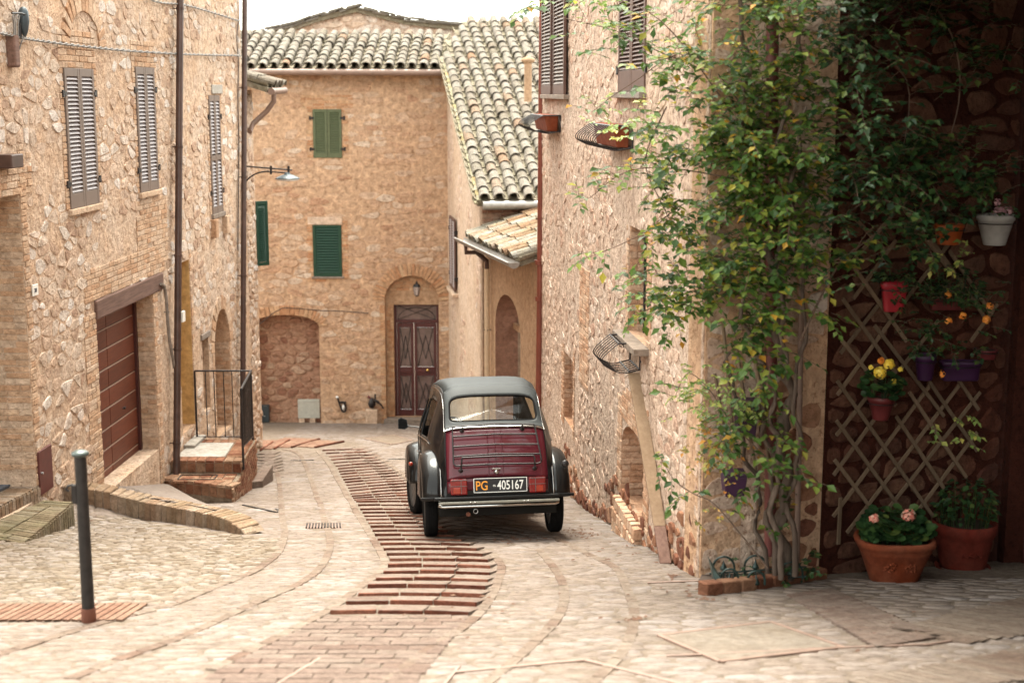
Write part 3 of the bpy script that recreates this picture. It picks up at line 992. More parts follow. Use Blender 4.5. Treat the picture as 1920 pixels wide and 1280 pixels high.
# yellow door recess
mb = MB()
LW.box(mb, yd[0] - .02, yd[0] - .002, yd[1], yd[3], -.40, -.004)
LW.box(mb, yd[0], yd[2], yd[1], yd[3], -.44, -.40)
mb.build('yellow_reveal', M['plaster_yellow'], lh)
mb = MB(); LW.box(mb, yd[0] + .003, yd[0] + .012, yd[1], yd[3] - .003, -.38, -.002)
mb.build('yellow_plaster', M['plaster_yellow'], lh)
mb = MB(); q = LW.pix(344, 588, -.1); LW.box(mb, yd[0] + .014, yd[0] + .05, q[1] - .05, q[1] + .05, -.22, -.10)
mb.build('lock_plate', M['gutter_brown'], lh)
mb = MB(); q = LW.rect(336, 583, 341, 603, .12); LW.box(mb, q[0], q[2], q[1], q[3], .14, .17)
mb.build('sign_plate', M['sign_white'], lh)
# niches
for (poly, mat) in ((rect_hole(n1), 'brick_left'), (ahole, 'brick_left')):
    mb = MB(); us_ = [p[0] for p in poly]; zs_ = [p[1] for p in poly]
    LW.box(mb, min(us_) - .03, max(us_) + .03, min(zs_) - .03, max(zs_) + .03, -.36, -.30)
    nb_ = mb.build('niche_infill', M[mat], lh)
    bricks(LW, [(min(us_), min(zs_), max(us_), max(zs_))], M[mat], nb_, 31, depth=.03, w=-.29, keep=lambda u, z, p=poly: inside(p, u, z))
o = LW.P(a0, 0, 0)
f = Frame(o.x, o.y, -LW.n.x, -LW.n.y)
bricks(f, [(0, az0, .29, azs)], M['brick_left'], lhw, 33)
mb = MB(); LW.box(mb, n1[0] - .06, n1[2] + .08, n1[3], n1[3] + .09, -.2, .03)
mb.build('niche_lintel', M['slab'], lh, bevel=.01)
# maroon meter cupboard
mb = MB(); LW.box(mb, cab[0], cab[2], cab[1], cab[3], .0, .03)
co = mb.build('cupboard_door', M['cabinet'], lh, bevel=.005)
mb = MB(); c = LW.P(cab[2] - .05, (cab[1] + cab[3]) / 2, .03); mb.tube([c, c + LW.n * .02], .012, 8)
mb.build('latch', M['steel'], co)
# downpipes
pipe(LW, 338, -30, 895, M['pipe_brown'], lh, .05, .10, (.05, .33, .55, .74, .93), px2=331)
p2 = pipe(LW, 459, -30, 850, M['pipe_brown'], lh, .045, .10, (.22, .41, .62, .8), px2=455)
mb = MB()
c0, c1 = LW.pix(451, 340), LW.pix(452, 800)
LW_ = [LW.P(c0[0], c0[1], .03), LW.P(c1[0], c1[1], .03)]
mb.tube(LW_, .014, 8)
mb.build('thin_pipe', M['rust'], lh)
# loop of pale cable beside the garage
mb = MB()
pts = []
for (x, y) in ((302, 532), (308, 536), (312, 560), (314, 600), (318, 640), (324, 672), (327, 690)):
    q = LW.pix(x, y, .06); pts.append(LW.P(q[0], q[1], .06))
mb.tube(pts, .022, 8)
q = LW.pix(312, 585, .03); c = LW.P(q[0], q[1], 0); mb.tube([c, c + LW.n * .07], .01, 6)
mb.build('cable_duct', M['slab'], lh)

# arch ghost over the first window (relieving arch of bricks on edge)
pc = Pieces()
c0 = LW.pix(127, 60)[0]; c1 = LW.pix(183, 60)[0]; zs_ = LW.pix(152, 88)[1]; zt2 = LW.pix(152, 22)[1]
voussoirs(pc, LW, min(c0, c1), max(c0, c1), zs_, zt2, 15, .24, .012)
voussoirs(pc, LW, a0, a1, azs, azt, 12, .22, .004)
pc.build('arch_brick', M['brick_left'], lhw)

# ================================================================== house beyond it, with the eave
sh = thing('neighbour_house', 'narrow end of a stone house behind the second downpipe, with a low tiled eave', 'house', LW.P(-24.8, 1))
mb = MB(); LW.box(mb, -25.05, -24.32, -.5, 7.05, -3, -.01)
shw = mb.build('wall', M['render_left'], sh)
rubble(LW, (-25.04, .3, -24.34, 7.0), [], .22, .13, M['stone_left'], shw, 9, keep=keepf(LW), w=-.01)

def tile_proto(L=.44, r0=.088, r1=.070, t=.014, seg=7, up=True, seed=0):
    V = []; F = []
    for (y, r) in ((0, r0), (L, r1)):
        for rr_ in (r, r - t):
            for k in range(seg + 1):
                a = math.pi * k / seg
                V.append((rr_ * math.cos(a), y, rr_ * math.sin(a) * .92 * (1 if up else -1)))
    n = seg + 1
    for k in range(seg):
        F.append((k, k + 1, 2 * n + k + 1, 2 * n + k))
        F.append((n + k + 1, n + k, 3 * n + k, 3 * n + k + 1))
        F.append((k + 1, k, n + k, n + k + 1))
        F.append((2 * n + k, 2 * n + k + 1, 3 * n + k + 1, 3 * n + k))
    F += [(0, 2 * n, 3 * n, n), (seg, n + seg, 3 * n + seg, 2 * n + seg)]
    return Proto(V, F)
TILE = [tile_proto(.44, .098 + d, .080 + d) for d in (0, .004, -.004)]
UNDER = tile_proto(.44, .078, .092, up=False)

def tiled_roof(parent, P0, e, s, width, length, mat, pitch=.235, step=.33, inside_f=None, seed=1, base_mat=None, umat=None, limit=300, thick=.10, vmat=None, edge_mat=None):
    """P0 eave corner, e unit along the eave, s unit up the slope"""
    rr = random.Random(seed)
    e = Vector(e).normalized(); s = Vector(s).normalized()
    n = e.cross(s).normalized()
    if n.z < 0: n = -n
    ncol = int(width / pitch); nrow = int(length / step)
    M3 = Matrix((e, s, n)).transposed()
    if M3.determinant() < 0:
        M3 = Matrix((-e, s, n)).transposed()
    mb = MB()
    if inside_f is None:
        P = [P0, P0 + e * width, P0 + e * width + s * length, P0 + s * length]
        mb.hexa([p - n * thick for p in P] + [p - n * .02 for p in P])
    pc, pu = Pieces(), Pieces()
    for i in range(ncol + 1):
        sh_ = rr.uniform(-.03, .03)
        for j in range(nrow):
            a = (i + .5) * pitch; b = j * step + sh_ + rr.uniform(-.02, .02)
            if inside_f and not inside_f(a, b + step / 2): continue
            yaw = rr.uniform(-.05, .05); pit = rr.uniform(.01, .05)
            if i < ncol:
                c = P0 + e * (a + rr.uniform(-.012, .012)) + s * (b - .05) + n * (.052 + rr.uniform(-.004, .010))
                X = M3 @ Matrix.Rotation(yaw, 3, 'Z') @ Matrix.Rotation(-pit, 3, 'X')
                X4 = X.to_4x4(); X4.translation = c
                pc.add(rr.choice(TILE), X4)
            X = M3 @ Matrix.Rotation(-.04, 3, 'X')
            X4 = X.to_4x4(); X4.translation = P0 + e * (a - pitch / 2) + s * (b + .02) + n * .055
            pu.add(UNDER, X4)
    base = None
    if mb.V: base = mb.build('roof_base', base_mat or M['tile_under'], parent)
    tgt = parent
    pc.build('roof_tile', mat, tgt, limit)
    pu.build('channel_tile', umat or M['tile_under'], tgt, 0)
    return base, n

ev = LW.P(-25.2, LW.pix(505, 168)[1], .42)
sl = (-LW.n * math.cos(rad(17)) + Vector((0, 0, math.sin(rad(17)))))
zq = atY(505, 163, 24.9).z
P0 = LW.P(-25.45, zq, .42)
rfp = thing('x', 'x', 'x'); bpy.data.objects.remove(rfp)
tiled_roof(sh, P0, LW.d, sl, 1.05, 2.4, M['tile'], seed=4)
mb = MB()
g0, g1 = P0 + Vector((0, 0, -.06)) + LW.n * .06, P0 + LW.d * 1.1 + Vector((0, 0, -.08)) + LW.n * .06
mb.tube([g0, g1], .06, 12)
b0 = g1 - LW.d * .2
mb.tube([b0, b0 + Vector((0, 0, -.16)), b0 + Vector((-.12, 0, -.32)), LW.P(-24.6, zq - .62, .10), LW.P(-24.4, zq - .75, .08)], .045, 10)
mb.build('gutter', M['gutter_brown'], sh)
# part-open green shutter at its corner
GS = Frame(*LW.P(-25.0, 0, .02).xy, -.42, -.30)
q0 = GS.pix(487, 376); q1 = GS.pix(487, 498)
SF = Frame(*LW.P(-25.0, 0, .0).xy, .30, -.30 * .9)
c = atY(480, 430, 25.0); SF = Frame(c.x + .17, 25.2, -1, -.9)
zA, zB = atY(487, 498, 25.1).z, atY(487, 377, 25.1).z
shutters(SF, (0.0, zA, .25, zB), sh, M['shutter_dkgreen'], M['shutter_dkgreen'], 1, 26, w=0, bottom=.06, top=.06, hinges=False)

# ================================================================== BACK HOUSE (facade closing the street)
BF = Frame(0, 30, -1, 0)
bh = thing('facade_house', 'stone house across the end of the street with green shutters and a dark red door', 'house', (-3.5, 30, 0))
g1r = BF.rect(587, 205, 641, 296)
g2r = BF.rect(587, 422, 641, 518)
nu0, nu1 = BF.pix(600, 700)[0], BF.pix(474, 700)[0]
nz0, nzs, nzt = BF.pix(540, 806)[1], BF.pix(540, 612)[1], BF.pix(540, 590)[1]
nhole = arch_hole(nu0, nz0, nu1, nzs, nzt)
du0, du1 = BF.pix(823, 600)[0], BF.pix(722, 600)[0]
dz0, dzs, dzt = BF.pix(780, 803)[1], BF.pix(780, 563)[1], BF.pix(780, 517)[1]
dhole = arch_hole(du0, dz0, du1, dzs, dzt, 16)
holesB = [rect_hole(g1r), rect_hole(g2r), nhole, dhole]
bw = panel(BF, [(1.25, -1.5), (8.5, -1.5), (8.5, 7.42), (1.25, 7.42)], holesB, .45, M['render_back'], 'wall', bh, M['brick_back'])
brB = [(g1r[0] - .14, g1r[1] - .02, g1r[0], g1r[3]), (g1r[2], g1r[1], g1r[2] + .14, g1r[3]), (g1r[0] - .25, g1r[3], g1r[2] + .25, g1r[3] + .3),
       (g2r[0] - .14, g2r[1], g2r[0], g2r[3] + .16), (g2r[2], g2r[1], g2r[2] + .14, g2r[3] + .16), (g2r[0] - .14, g2r[1] - .12, g2r[2] + .14, g2r[1]),
       (du1, dz0, du1 + .12, dzs - .1)]
bricks(BF, brB, M['brick_back'], bw, 41, holes=holesB, keep=keepf(BF))
pc = Pieces()
voussoirs(pc, BF, nu0, nu1, nzs, nzt, 22, .20, .012)
voussoirs(pc, BF, du0, du1, dzs, dzt, 26, .26, .012)
pc.build('arch_brick', M['brick_back'], bw)
def far_from_arch(u, z):
    for (p, q, zs, zt, m) in ((nu0, nu1, nzs, nzt, .19), (du0, du1, dzs, dzt, .24)):
        c, h = (p + q) / 2, (q - p) / 2 + m
        if z > zs and ((u - c) / h) ** 2 + ((z - zs) / (zt - zs + m)) ** 2 < 1: return False
    return True
kB = keepf(BF, [rect_hole(r) for r in brB], extra=far_from_arch)
rubble(BF, (1.3, -.4, 6.3, 7.4), holesB, .27, .115, M['stone_back'], bw, 12, keep=kB, hr=(.003, .016), gap=.009, skip=.10, top=.90, jit=.36, drop=.24, patch=.22)
# white block over the dark shutter
mb = MB(); BF.box(mb, g2r[0] - .02, g2r[2] + .1, g2r[3] + .01, g2r[3] + .17, -.02, .02)
mb.build('plaster_patch', M['plaster_pale'], bh, bevel=.01)
mb = MB(); BF.box(mb, g1r[0] - .0, g1r[2] + .0, g1r[3] + .0, g1r[3] + .03, -.02, .01)
mb.build('plaster_edge', M['plaster_pale'], bh)
shutters(BF, g1r, bh, M['shutter_green'], M['shutter_green'], 2, 17, w=-.01, bottom=.10, top=.06)
shutters(BF, g2r, bh, M['shutter_dkgreen'], M['shutter_dkgreen'], 1, 17, w=-.01, bottom=.07, top=.05, hinges=False)
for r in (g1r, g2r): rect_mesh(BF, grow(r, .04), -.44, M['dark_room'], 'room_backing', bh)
mb = MB(); BF.box(mb, g2r[0] - .04, g2r[2] + .04, g2r[1] - .04, g2r[1] - .002, -.1, .05)
mb.build('sill', M['slab'], bh, bevel=.005)
# walled-up arch
mb = MB(); BF.box(mb, nu0 - .1, nu1 + .1, nz0 - .6, nzt + .05, -.44, -.34)
ni = mb.build('arch_infill', M['stone_niche'], bh)
rubble(BF, (nu0, nz0 - .2, nu1, nzt), [], .24, .14, M['stone_niche'], ni, 15, keep=lambda u, z: inside(nhole, u, z), w=-.34, hr=(.01, .04))
r = BF.rect(559, 748, 600, 783, -.3)
mb = MB(); BF.box(mb, r[0], r[2], r[1], r[3], -.34, -.26); BF.box(mb, r[0] + .02, r[2] - .02, r[3] - .05, r[3] - .04, -.26, -.25)
mb.build('meter_box', M['grey_box'], bh, bevel=.008)
mb = MB(); BF.box(mb, r[0] + .1, r[0] + .22, r[1] - .22, r[1] - .003, -.34, -.24)
BF.box(mb, r[2] - .14, r[2] - .02, r[1] - .22, r[1] - .003, -.34, -.24)
mb.build('box_support', M['plaster_pale'], bh)
r = BF.rect(478, 764, 501, 796, .0)
mb = MB(); BF.box(mb, r[0], r[2], r[1], r[3], -.33, -.22)
cv = mb.build('drain_cover', M['lamp_grey'], bh, bevel=.01)
mb = MB(); c = BF.P((r[0] + r[2]) / 2, (r[1] + r[3]) / 2, -.215)
mb.tube([c + Vector((0, 0, .06)), c - Vector((0, 0, .04)), c + Vector((.05, 0, -.05))], .012, 6)
mb.build('handle', M['steel'], cv)
# doorway: brick lining under the arch, door, fanlight, step
mb = MB(); u0d, u1d = BF.pix(823, 650, -.15)[0], BF.pix(739, 650, -.15)[0]
dzt2 = BF.pix(780, 571, -.15)[1]; dzb = BF.pix(780, 781, -.15)[1]
dr = (u0d, dzb, u1d, dzt2)
panel(BF, [(du0 - .05, dz0 - .3), (du1 + .05, dz0 - .3), (du1 + .05, dzt + .1), (du0 - .05, dzt + .1)], [rect_hole((u0d + .0, dzb, u1d, dzt2))], .14, M['plaster_ochre'], 'doorway_lining', bh, w=-.15)
dl = [o for o in bh.children if o.name.startswith('doorway_lining')][0]
bricks(BF, [(u1d, dzb, du1 - .01, dzt2), (u0d, dzt2 + .3, du1, dzt)], M['brick_back'], dl, 17, L=.14, H=.066, w=-.15, depth=.02, proud=.008, keep=lambda u, z: inside(dhole, u, z))
mb = MB()
W0, W1 = dr[0], dr[2]; zt3 = dr[3]; zb3 = dr[1]
wd = -.26
BF.box(mb, W0, W0 + .05, zb3, zt3, wd - .05, wd + .02); BF.box(mb, W1 - .05, W1, zb3, zt3, wd - .05, wd + .02)
ztr = zt3 - .34
BF.box(mb, W0 + .05, W1 - .05, ztr - .07, ztr, wd - .05, wd + .02)
BF.box(mb, W0 + .05, W1 - .05, zt3 - .04, zt3, wd - .05, wd + .02)
cm = (W0 + W1) / 2 + .06
for (a, b) in ((W0 + .055, cm - .004), (cm + .004, W1 - .055)):
    BF.box(mb, a, a + .06, zb3, ztr - .075, wd - .04, wd + .01); BF.box(mb, b - .06, b, zb3, ztr - .075, wd - .04, wd + .01)
    for (z0_, z1_) in ((zb3, zb3 + .14), (zb3 + .88, zb3 + 1.08), (ztr - .17, ztr - .075)):
        BF.box(mb, a + .06, b - .06, z0_, z1_, wd - .04, wd + .008)
    BF.box(mb, a + .06, b - .06, zb3 + .95, zb3 + 1.01, wd + .009, wd + .02)
do = mb.build('front_door', M['door_red'], bh, bevel=.004, seg=1)
for (a, b) in ((W0 + .115, cm - .064), (cm + .064, W1 - .115)):
    for (z0_, z1_) in ((zb3 + .145, zb3 + .875), (zb3 + 1.085, ztr - .175)):
        mb = MB(); BF.box(mb, a, b, z0_, z1_, wd - .035, wd - .02)
        mb.build('pane', M['door_glass'], do)
        mb = MB()
        m_ = (a + b) / 2
        for sg in (-1, 1):
            mb.tube([BF.P(m_ + sg * (b - a) * .46, z1_, wd - .01), BF.P(m_, (z0_ + z1_) / 2 - (z1_ - z0_) * .3, wd - .01)], .007, 5)
            mb.tube([BF.P(m_ + sg * (b - a) * .46, z0_, wd - .01), BF.P(m_, (z0_ + z1_) / 2 + (z1_ - z0_) * .3, wd - .01)], .007, 5)
        mb.build('grille', M['iron'], do)
mb = MB(); BF.box(mb, W0 + .05, W1 - .05, ztr, zt3 - .04, wd - .035, wd - .02)
mb.build('fanlight_pane', M['door_glass'], do)
mb = MB()
for sg in (-1, 1):
    mb.tube([BF.P((W0 + W1) / 2 + sg * .4, ztr, wd), BF.P((W0 + W1) / 2 - sg * .4, zt3 - .04, wd)], .006, 5)
mb.tube([BF.P((W0 + W1) / 2 + .4 * math.cos(t_), ztr + .26 * math.sin(t_), wd) for t_ in [i * math.pi / 10 for i in range(11)]], .006, 5)
mb.build('fanlight_grille', M['iron'], do)
mb = MB()
c = BF.P(*BF.pix(802, 693, wd + .02), wd + .02)
mb.lathe([(0, 0), (.022, 0), (.03, .02), (.034, .04), (.02, .06), (0, .062)], c, 14, axis=Matrix.Rotation(math.pi / 2, 3, 'X'))
mb.build('door_knob', M['brass'], do)
mb = MB(); BF.box(mb, du0 - .0, du1 + .05, dzb - .13, dzb - .003, -.30, .10)
mb.build('door_step', M['slab'], bh, bevel=.01)
# cable over the arch
mb = MB()
pts = [BF.P(*BF.pix(x, y, .03), .03) for x, y in ((478, 614), (496, 600), (510, 588), (530, 577), (560, 578), (600, 582), (640, 583), (690, 587))]
mb.tube(pts, .009, 6)
mb.build('wall_cable', M['cable_dark'], bh)

# roof of the facade house
ez = atY(650, 130, 29.6).z
e1 = Vector((1, 0, 0))
s1v = Vector((0, math.cos(rad(17)), math.sin(rad(17))))
P0 = Vector((-6.4, 29.62, ez + .02))
tiled_roof(bh, P0, e1, s1v, 5.05, 2.75, M['tile'], seed=6)
mb = MB()
gz_ = ez - .05
gp0, gp1 = Vector((-6.4, 29.52, gz_)), Vector((-1.38, 29.52, gz_ - .02))
mb.tube([gp0, gp1], .065, 14)
mb.build('gutter', M['gutter_brown'], bh)

# gable wall of a higher house behind
gh = thing('gable_house', 'pale stone gable with tiled coping rising behind the facade roof', 'house', (-4, 34, 0))
GF = Frame(0, 33.6, -1, 0)
gpts = [GF.pix(x, y) for x, y in ((470, 66), (545, 52), (600, 33), (668, 16), (760, 39), (862, 50), (1000, 75), (1000, 120), (430, 120), (430, 72))]
gw_ = panel(GF, gpts, [], .4, M['render_right'], 'wall', gh)
rubble(GF, (-1, 6.0, 7.5, 9.4), [], .3, .15, M['stone_left'], gw_, 19, keep=lambda u, z: inside(gpts, u, z))
pc = Pieces()
edge = [GF.pix(x, y) for x, y in ((455, 69), (545, 52), (600, 33), (668, 16), (760, 39), (862, 50), (930, 60))]
CT = Proto([(x, y, z) for (x, y, z) in [(-.24, -.16, -.02), (.24, -.16, -.02), (.24, .16, -.02), (-.24, .16, -.02), (-.24, -.16, .02), (.24, -.16, .025), (.24, .16, .02), (-.24, .16, .028)]],
           [(3, 2, 1, 0), (4, 5, 6, 7), (0, 1, 5, 4), (1, 2, 6, 5), (2, 3, 7, 6), (3, 0, 4, 7)])
for a, b in zip(edge, edge[1:]):
    L_ = math.hypot(b[0] - a[0], b[1] - a[1]); k = max(1, int(L_ / .30))
    an = math.atan2(b[1] - a[1], b[0] - a[0])
    for i in range(k):
        for lay in (0, 1):
            t = (i + .5 + lay * .4) / k
            pc.add(CT, GF.mat4(a[0] + (b[0] - a[0]) * t, a[1] + (b[1] - a[1]) * t + .02 + lay * .05 + R.uniform(-.012, .02), -.05 + lay * .03, R.uniform(.6, .78), 1.2, R.uniform(.8, 1.3), -an + R.uniform(-.05, .05)))
pc.build('coping_tile', M['tile'], gh)
mb = MB()
for a, b in zip(edge, edge[1:]):
    mb.hexa([GF.P(a[0], a[1] - .09, -.3), GF.P(b[0], b[1] - .09, -.3), GF.P(b[0], b[1] - .09, .09), GF.P(a[0], a[1] - .09, .09),
             GF.P(a[0], a[1] + .03, -.3), GF.P(b[0], b[1] + .03, -.3), GF.P(b[0], b[1] + .03, .09), GF.P(a[0], a[1] + .03, .09)])
mb.build('coping_bed', M['tile_under'], gh)
mb = MB(); mb.box((-4, 36, 7.4), (9, 4, .2)); mb.build('roof', M['tile_under'], gh)

# ================================================================== TALL-ROOF HOUSE (gable along the street)
G0 = Vector((-.5, 23.9, 0))
sd_ = Vector((-.138, .99, 0)).normalized()
ed_ = Vector((.99, .138, 0)).normalized()
TG = Frame(G0.x, G0.y, sd_.x, sd_.y)
TN = Frame(G0.x, G0.y, -ed_.x, -ed_.y)
th_ = thing('roofed_house', 'pale rendered house with a long steep roof of mossy curved tiles', 'house', (0, 26, 0))
tz0 = atY(905, 378, 23.7).z + .03
tz1 = atY(845, 116, 30).z
slope = (tz1 - tz0) / 6.2
ang = math.atan(slope)
wL = 8.8
gwin = TG.rect(848, 408, 858, 540)
gwin = (gwin[0], gwin[1], gwin[2], gwin[3])
wL = 6.25
tw = panel(TG, [(0, -1), (wL, -1), (wL, tz0 + slope * wL - .05), (0, tz0 - .05)], [], .35, M['plaster_pale'], 'gable_wall', th_)
rubble(TG, (.1, .3, 6.2, 7.6), [], .26, .15, M['stone_right'], tw, 51, keep=keepf(TG, extra=lambda u, z: z < tz0 + slope * u - .15 and math.sin(u * 3.1 + z * 1.7) + math.sin(z * 2.3 - u) > .85), hr=(.002, .008), gap=.02)
panel(TN, [(0, -1), (-3.6, -1), (-3.6, tz0 - .06), (0, tz0 - .06)], [], .35, M['render_back'], 'front_wall', th_)
tf = [o for o in th_.children if o.name.startswith('front_wall')][0]
bricks(TN, [(-1.6, tz0 - .9, 0, tz0 - .1)], M['stone_niche'], tf, 55, L=.26, H=.07)
shutters(TG, (gwin[0], gwin[1], gwin[2], gwin[3]), th_, M['shutter_brown'], M['slat_skylit'], 2, 26, w=.03, bottom=.06, top=.05)
mb = MB(); TG.box(mb, gwin[0] - .1, gwin[2] + .1, gwin[1] - .10, gwin[1] - .03, -.05, .12); mb.build('sill', M['plaster_pale'], th_, bevel=.01)
sv = (sd_ * math.cos(ang) + Vector((0, 0, math.sin(ang))))
EP = Vector((G0.x, G0.y, tz0)) - sd_ * .18 - ed_ * .10
def roof_in(a, b):
    P = EP + ed_ * a + sv * b
    x, y, d = proj(P)
    if P.y > 29.9:       # beyond the corner the verge bends away to the right
        return P.x > -1.42 + (P.y - 29.9) * .17
    return True
tiled_roof(th_, EP, ed_, sv, 3.9, 9.25, M['tile'], inside_f=roof_in, seed=8, pitch=.245)
mb = MB()
n_ = ed_.cross(sv); n_ = n_ if n_.z > 0 else -n_
A = [EP + ed_ * .0 + sv * 0, EP + ed_ * 3.9, EP + ed_ * 3.9 + sv * 9.2, Vector((-1.0, 0, 0)) * 0 + EP + ed_ * .95 + sv * 9.2, EP + ed_ * .02 + sv * 6.6]
nA = len(A)
mb.add([p - n_ * .12 for p in A] + [p - n_ * .02 for p in A], [tuple(range(nA))[::-1], tuple(range(nA, 2 * nA))] + [(i, (i + 1) % nA, nA + (i + 1) % nA, nA + i) for i in range(nA)])
mb.build('roof_base', M['tile_under'], th_)
# mossy verge: small tiles and lichen along the edge
pc = Pieces()
for j in range(34):
    for k in range(2):
        c = EP + sv * (j * .195 + R.uniform(-.02, .02)) - ed_ * (-.02 + .05 * k) + n_ * (.015 - .045 * k)
        X = Matrix((ed_, sv, n_)).transposed() @ Matrix.Rotation(R.uniform(-.2, .2), 3, 'Z')
        X4 = X.to_4x4() @ Matrix.Diagonal((.15, .55, .7, 1)); X4.translation = c
        pc.add(CT, X4)
pc.build('verge_tile', M['tile_mossy'], th_)
mb = MB()
g0 = Vector((G0.x, G0.y, tz0 - .09)) - sd_ * .26 - ed_ * .02
g1 = g0 + ed_ * 3.0
mb.tube([g0, g1], .075, 14)
for t in (.15, .5, .85):
    c = g0.lerp(g1, t); mb.tube([c + Vector((0, 0, .0)), c + sd_ * .2 + Vector((0, 0, .06))], .01, 5)
mb.build('gutter', M['zinc'], th_)
c = atY(990, 150, 27.0)
mb = MB(); mb.tube([c + Vector((0, 0, -.4)), c + Vector((0, 0, .32))], .07, 12)
mb.lathe([(.07, .3), (.13, .34), (.13, .38), (.0, .44)], c, 12)
mb.build('vent_pipe', M['plaster_ochre'], th_)

# ================================================================== PORCH
ph_ = thing('porch', 'ochre rendered porch with a tiled lean-to roof and arched opening behind the car', 'porch', (0, 22, 0))
PA, PB = Vector((.38, 20.6, 0)), Vector((-.5, 24.0, 0))
PF = Frame(PA.x, PA.y, PB.x - PA.x, PB.y - PA.y)
PL = (PB - PA).length
pz = atY(950, 500, 20.4).z + .06
pu0, pu1 = PF.pix(976, 640)[0], PF.pix(929, 640)[0]
pzs, pzt = PF.pix(953, 622)[1], PF.pix(951, 553)[1]
phole = arch_hole(pu0, -.5, pu1, pzs, pzt, 16)
pw = panel(PF, [(-.2, -1), (PL, -1), (PL, pz - .03), (-.2, pz - .03)], [phole], .38, M['plaster_ochre'], 'wall', ph_, M['stone_niche'])
mb = MB(); PF.box(mb, -.2, PL, -1, pz, -1.75, -1.7); PF.box(mb, pu1 + .02, pu1 + .3, -1, pz, -1.7, -.385)
pi = mb.build('passage_wall', M['stone_niche'], ph_)
fq = Frame(*PF.P(pu1 + .02, 0, -.385).xy, PF.n.x, PF.n.y)
bricks(PF, [(-.1, -.3, PL, pz - .2)], M['stone_niche'], pi, 61, L=.3, H=.1, w=-1.7)
mb = MB(); PF.box(mb, pu0 - .05, pu0 + (pu1 - pu0) * .42, -.5, pzt - .05, -.30, -.24)
mb.build('inner_door', M['door_red'], ph_)
mb = MB(); PF.box(mb, pu0 - .1, pu1 + .1, pzs - .1, pzs, -.37, -.30); mb.build('impost', M['plaster_ochre'], ph_)
# lean-to roof
sp = (-PF.n * math.cos(rad(19)) + Vector((0, 0, math.sin(rad(19)))))
P0 = PF.P(-.02, pz + .02, .30)
tiled_roof(ph_, P0, PF.d, sp, PL - .05, 1.75, M['tile_orange'], seed=14, pitch=.21)
mb = MB()
ga, gb = PF.P(-.15, pz - .04, .40), PF.P(PL - .0, pz - .03, .40)
pts = []
# half-round gutter
seg = 10
V = []
for P in (ga, gb):
    for rr_ in (.085, .078):
        for k in range(seg + 1):
            a = math.pi + math.pi * k / seg
            V.append(P + PF.n * (rr_ * math.cos(a)) + Vector((0, 0, rr_ * math.sin(a) + .04)))
n2 = seg + 1
F = []
for k in range(seg):
    F += [(k, k + 1, 2 * n2 + k + 1, 2 * n2 + k), (n2 + k + 1, n2 + k, 3 * n2 + k, 3 * n2 + k + 1), (k, n2 + k, n2 + k + 1, k + 1), (2 * n2 + k, 2 * n2 + k + 1, 3 * n2 + k + 1, 3 * n2 + k)]
mb.add(V, F)
mb.add([ga + PF.n * (.084 * math.cos(math.pi + math.pi * k / seg)) + Vector((0, 0, .084 * math.sin(math.pi + math.pi * k / seg) + .04)) - PF.d * .002 for k in range(seg + 1)], [tuple(range(seg + 1))])
rim = [ga + PF.n * .085 + Vector((0, 0, .04)), gb + PF.n * .085 + Vector((0, 0, .04))]
mb.tube(rim, .012, 6)
mb.build('gutter', M['zinc'], ph_)
mb = MB()
q = PF.pix(913, 560, .07)
qt = PF.pix(913, 495, .07)
c_top = gb - PF.d * .5
Pp = PF.P(q[0], qt[1], .07)
mb.tube([c_top - Vector((0, 0, .03)), c_top - Vector((0, 0, .16)), c_top * .5 + Pp * .5 + Vector((0, 0, .02)), Pp + Vector((0, 0, .05)), Pp - Vector((0, 0, .1))], .04, 12)
mb.build('gutter_outlet', M['pipe_brown'], ph_)
mb = MB()
Pb = PF.P(q[0], .2, .07)
mb.tube([Pp - Vector((0, 0, .08)), Pb], .042, 12)
dp = mb.build('downpipe', M['pipe_cream'], ph_)
mb = MB(); c = PF.P(q[0], PF.pix(913, 618, .07)[1], .07); mb.tube([c - PF.d * .0 - PF.n * .07, c + PF.n * .05], .012, 6); mb.tube([c - PF.d * .06, c + PF.d * .06], .01, 6)
mb.build('pipe_bracket', M['iron'], dp)

# ================================================================== RIGHT HOUSE
RW = Frame(.42, 20.5, -.1035, 1)
rh = thing('rubble_house', 'tall pink stone house along the right side of the street, partly behind climbing roses', 'house', (1, 15, 1))
h1 = RW.rect(1180, 430, 1214, 636)
h2 = RW.rect(1058, 668, 1075, 795)
q0, q1 = RW.pix(1166, 880)[0], RW.pix(1207, 880)[0]
na = (min(q0, q1), max(q0, q1))
nz = (RW.pix(1187, 962)[1], RW.pix(1187, 850)[1], RW.pix(1187, 806)[1])
nh = arch_hole(na[0], nz[0], na[1], nz[1], nz[2])
w1 = RW.rect(1023, -60, 1067, 177)
w2 = RW.rect(1162, -60, 1212, 172)
holesR = [rect_hole(h1), rect_hole(h2), nh, rect_hole(w2)]
rw_ = panel(RW, [(-9.97, -.5), (0, -.5), (0, 10.5), (-9.97, 10.5)], holesR, .45, M['render_right'], 'wall', rh, M['brick_right'])
brR = [(h1[0] - .2, h1[1], h1[0], h1[3] + .1), (h1[2], h1[1], h1[2] + .14, h1[3]), (h2[0] - .12, h2[1] - .1, h2[0], h2[3] + .15), (h2[2], h2[1] - .1, h2[2] + .22, h2[3] + .1),
       (na[0] - .26, nz[0], na[0], nz[2] + .1), (na[1], nz[0] - .0, na[1] + .26, nz[2] + .2), (na[0] - .2, nz[2], na[1], nz[2] + .35),
       (RW.pix(1100, 300)[0] - .3, 3.6, RW.pix(1100, 300)[0] + .4, 5.0)]
bricks(RW, brR, M['brick_right'], rw_, 71, holes=holesR, keep=keepf(RW))
kR = keepf(RW, [rect_hole(grow(r, -.02)) for r in brR])
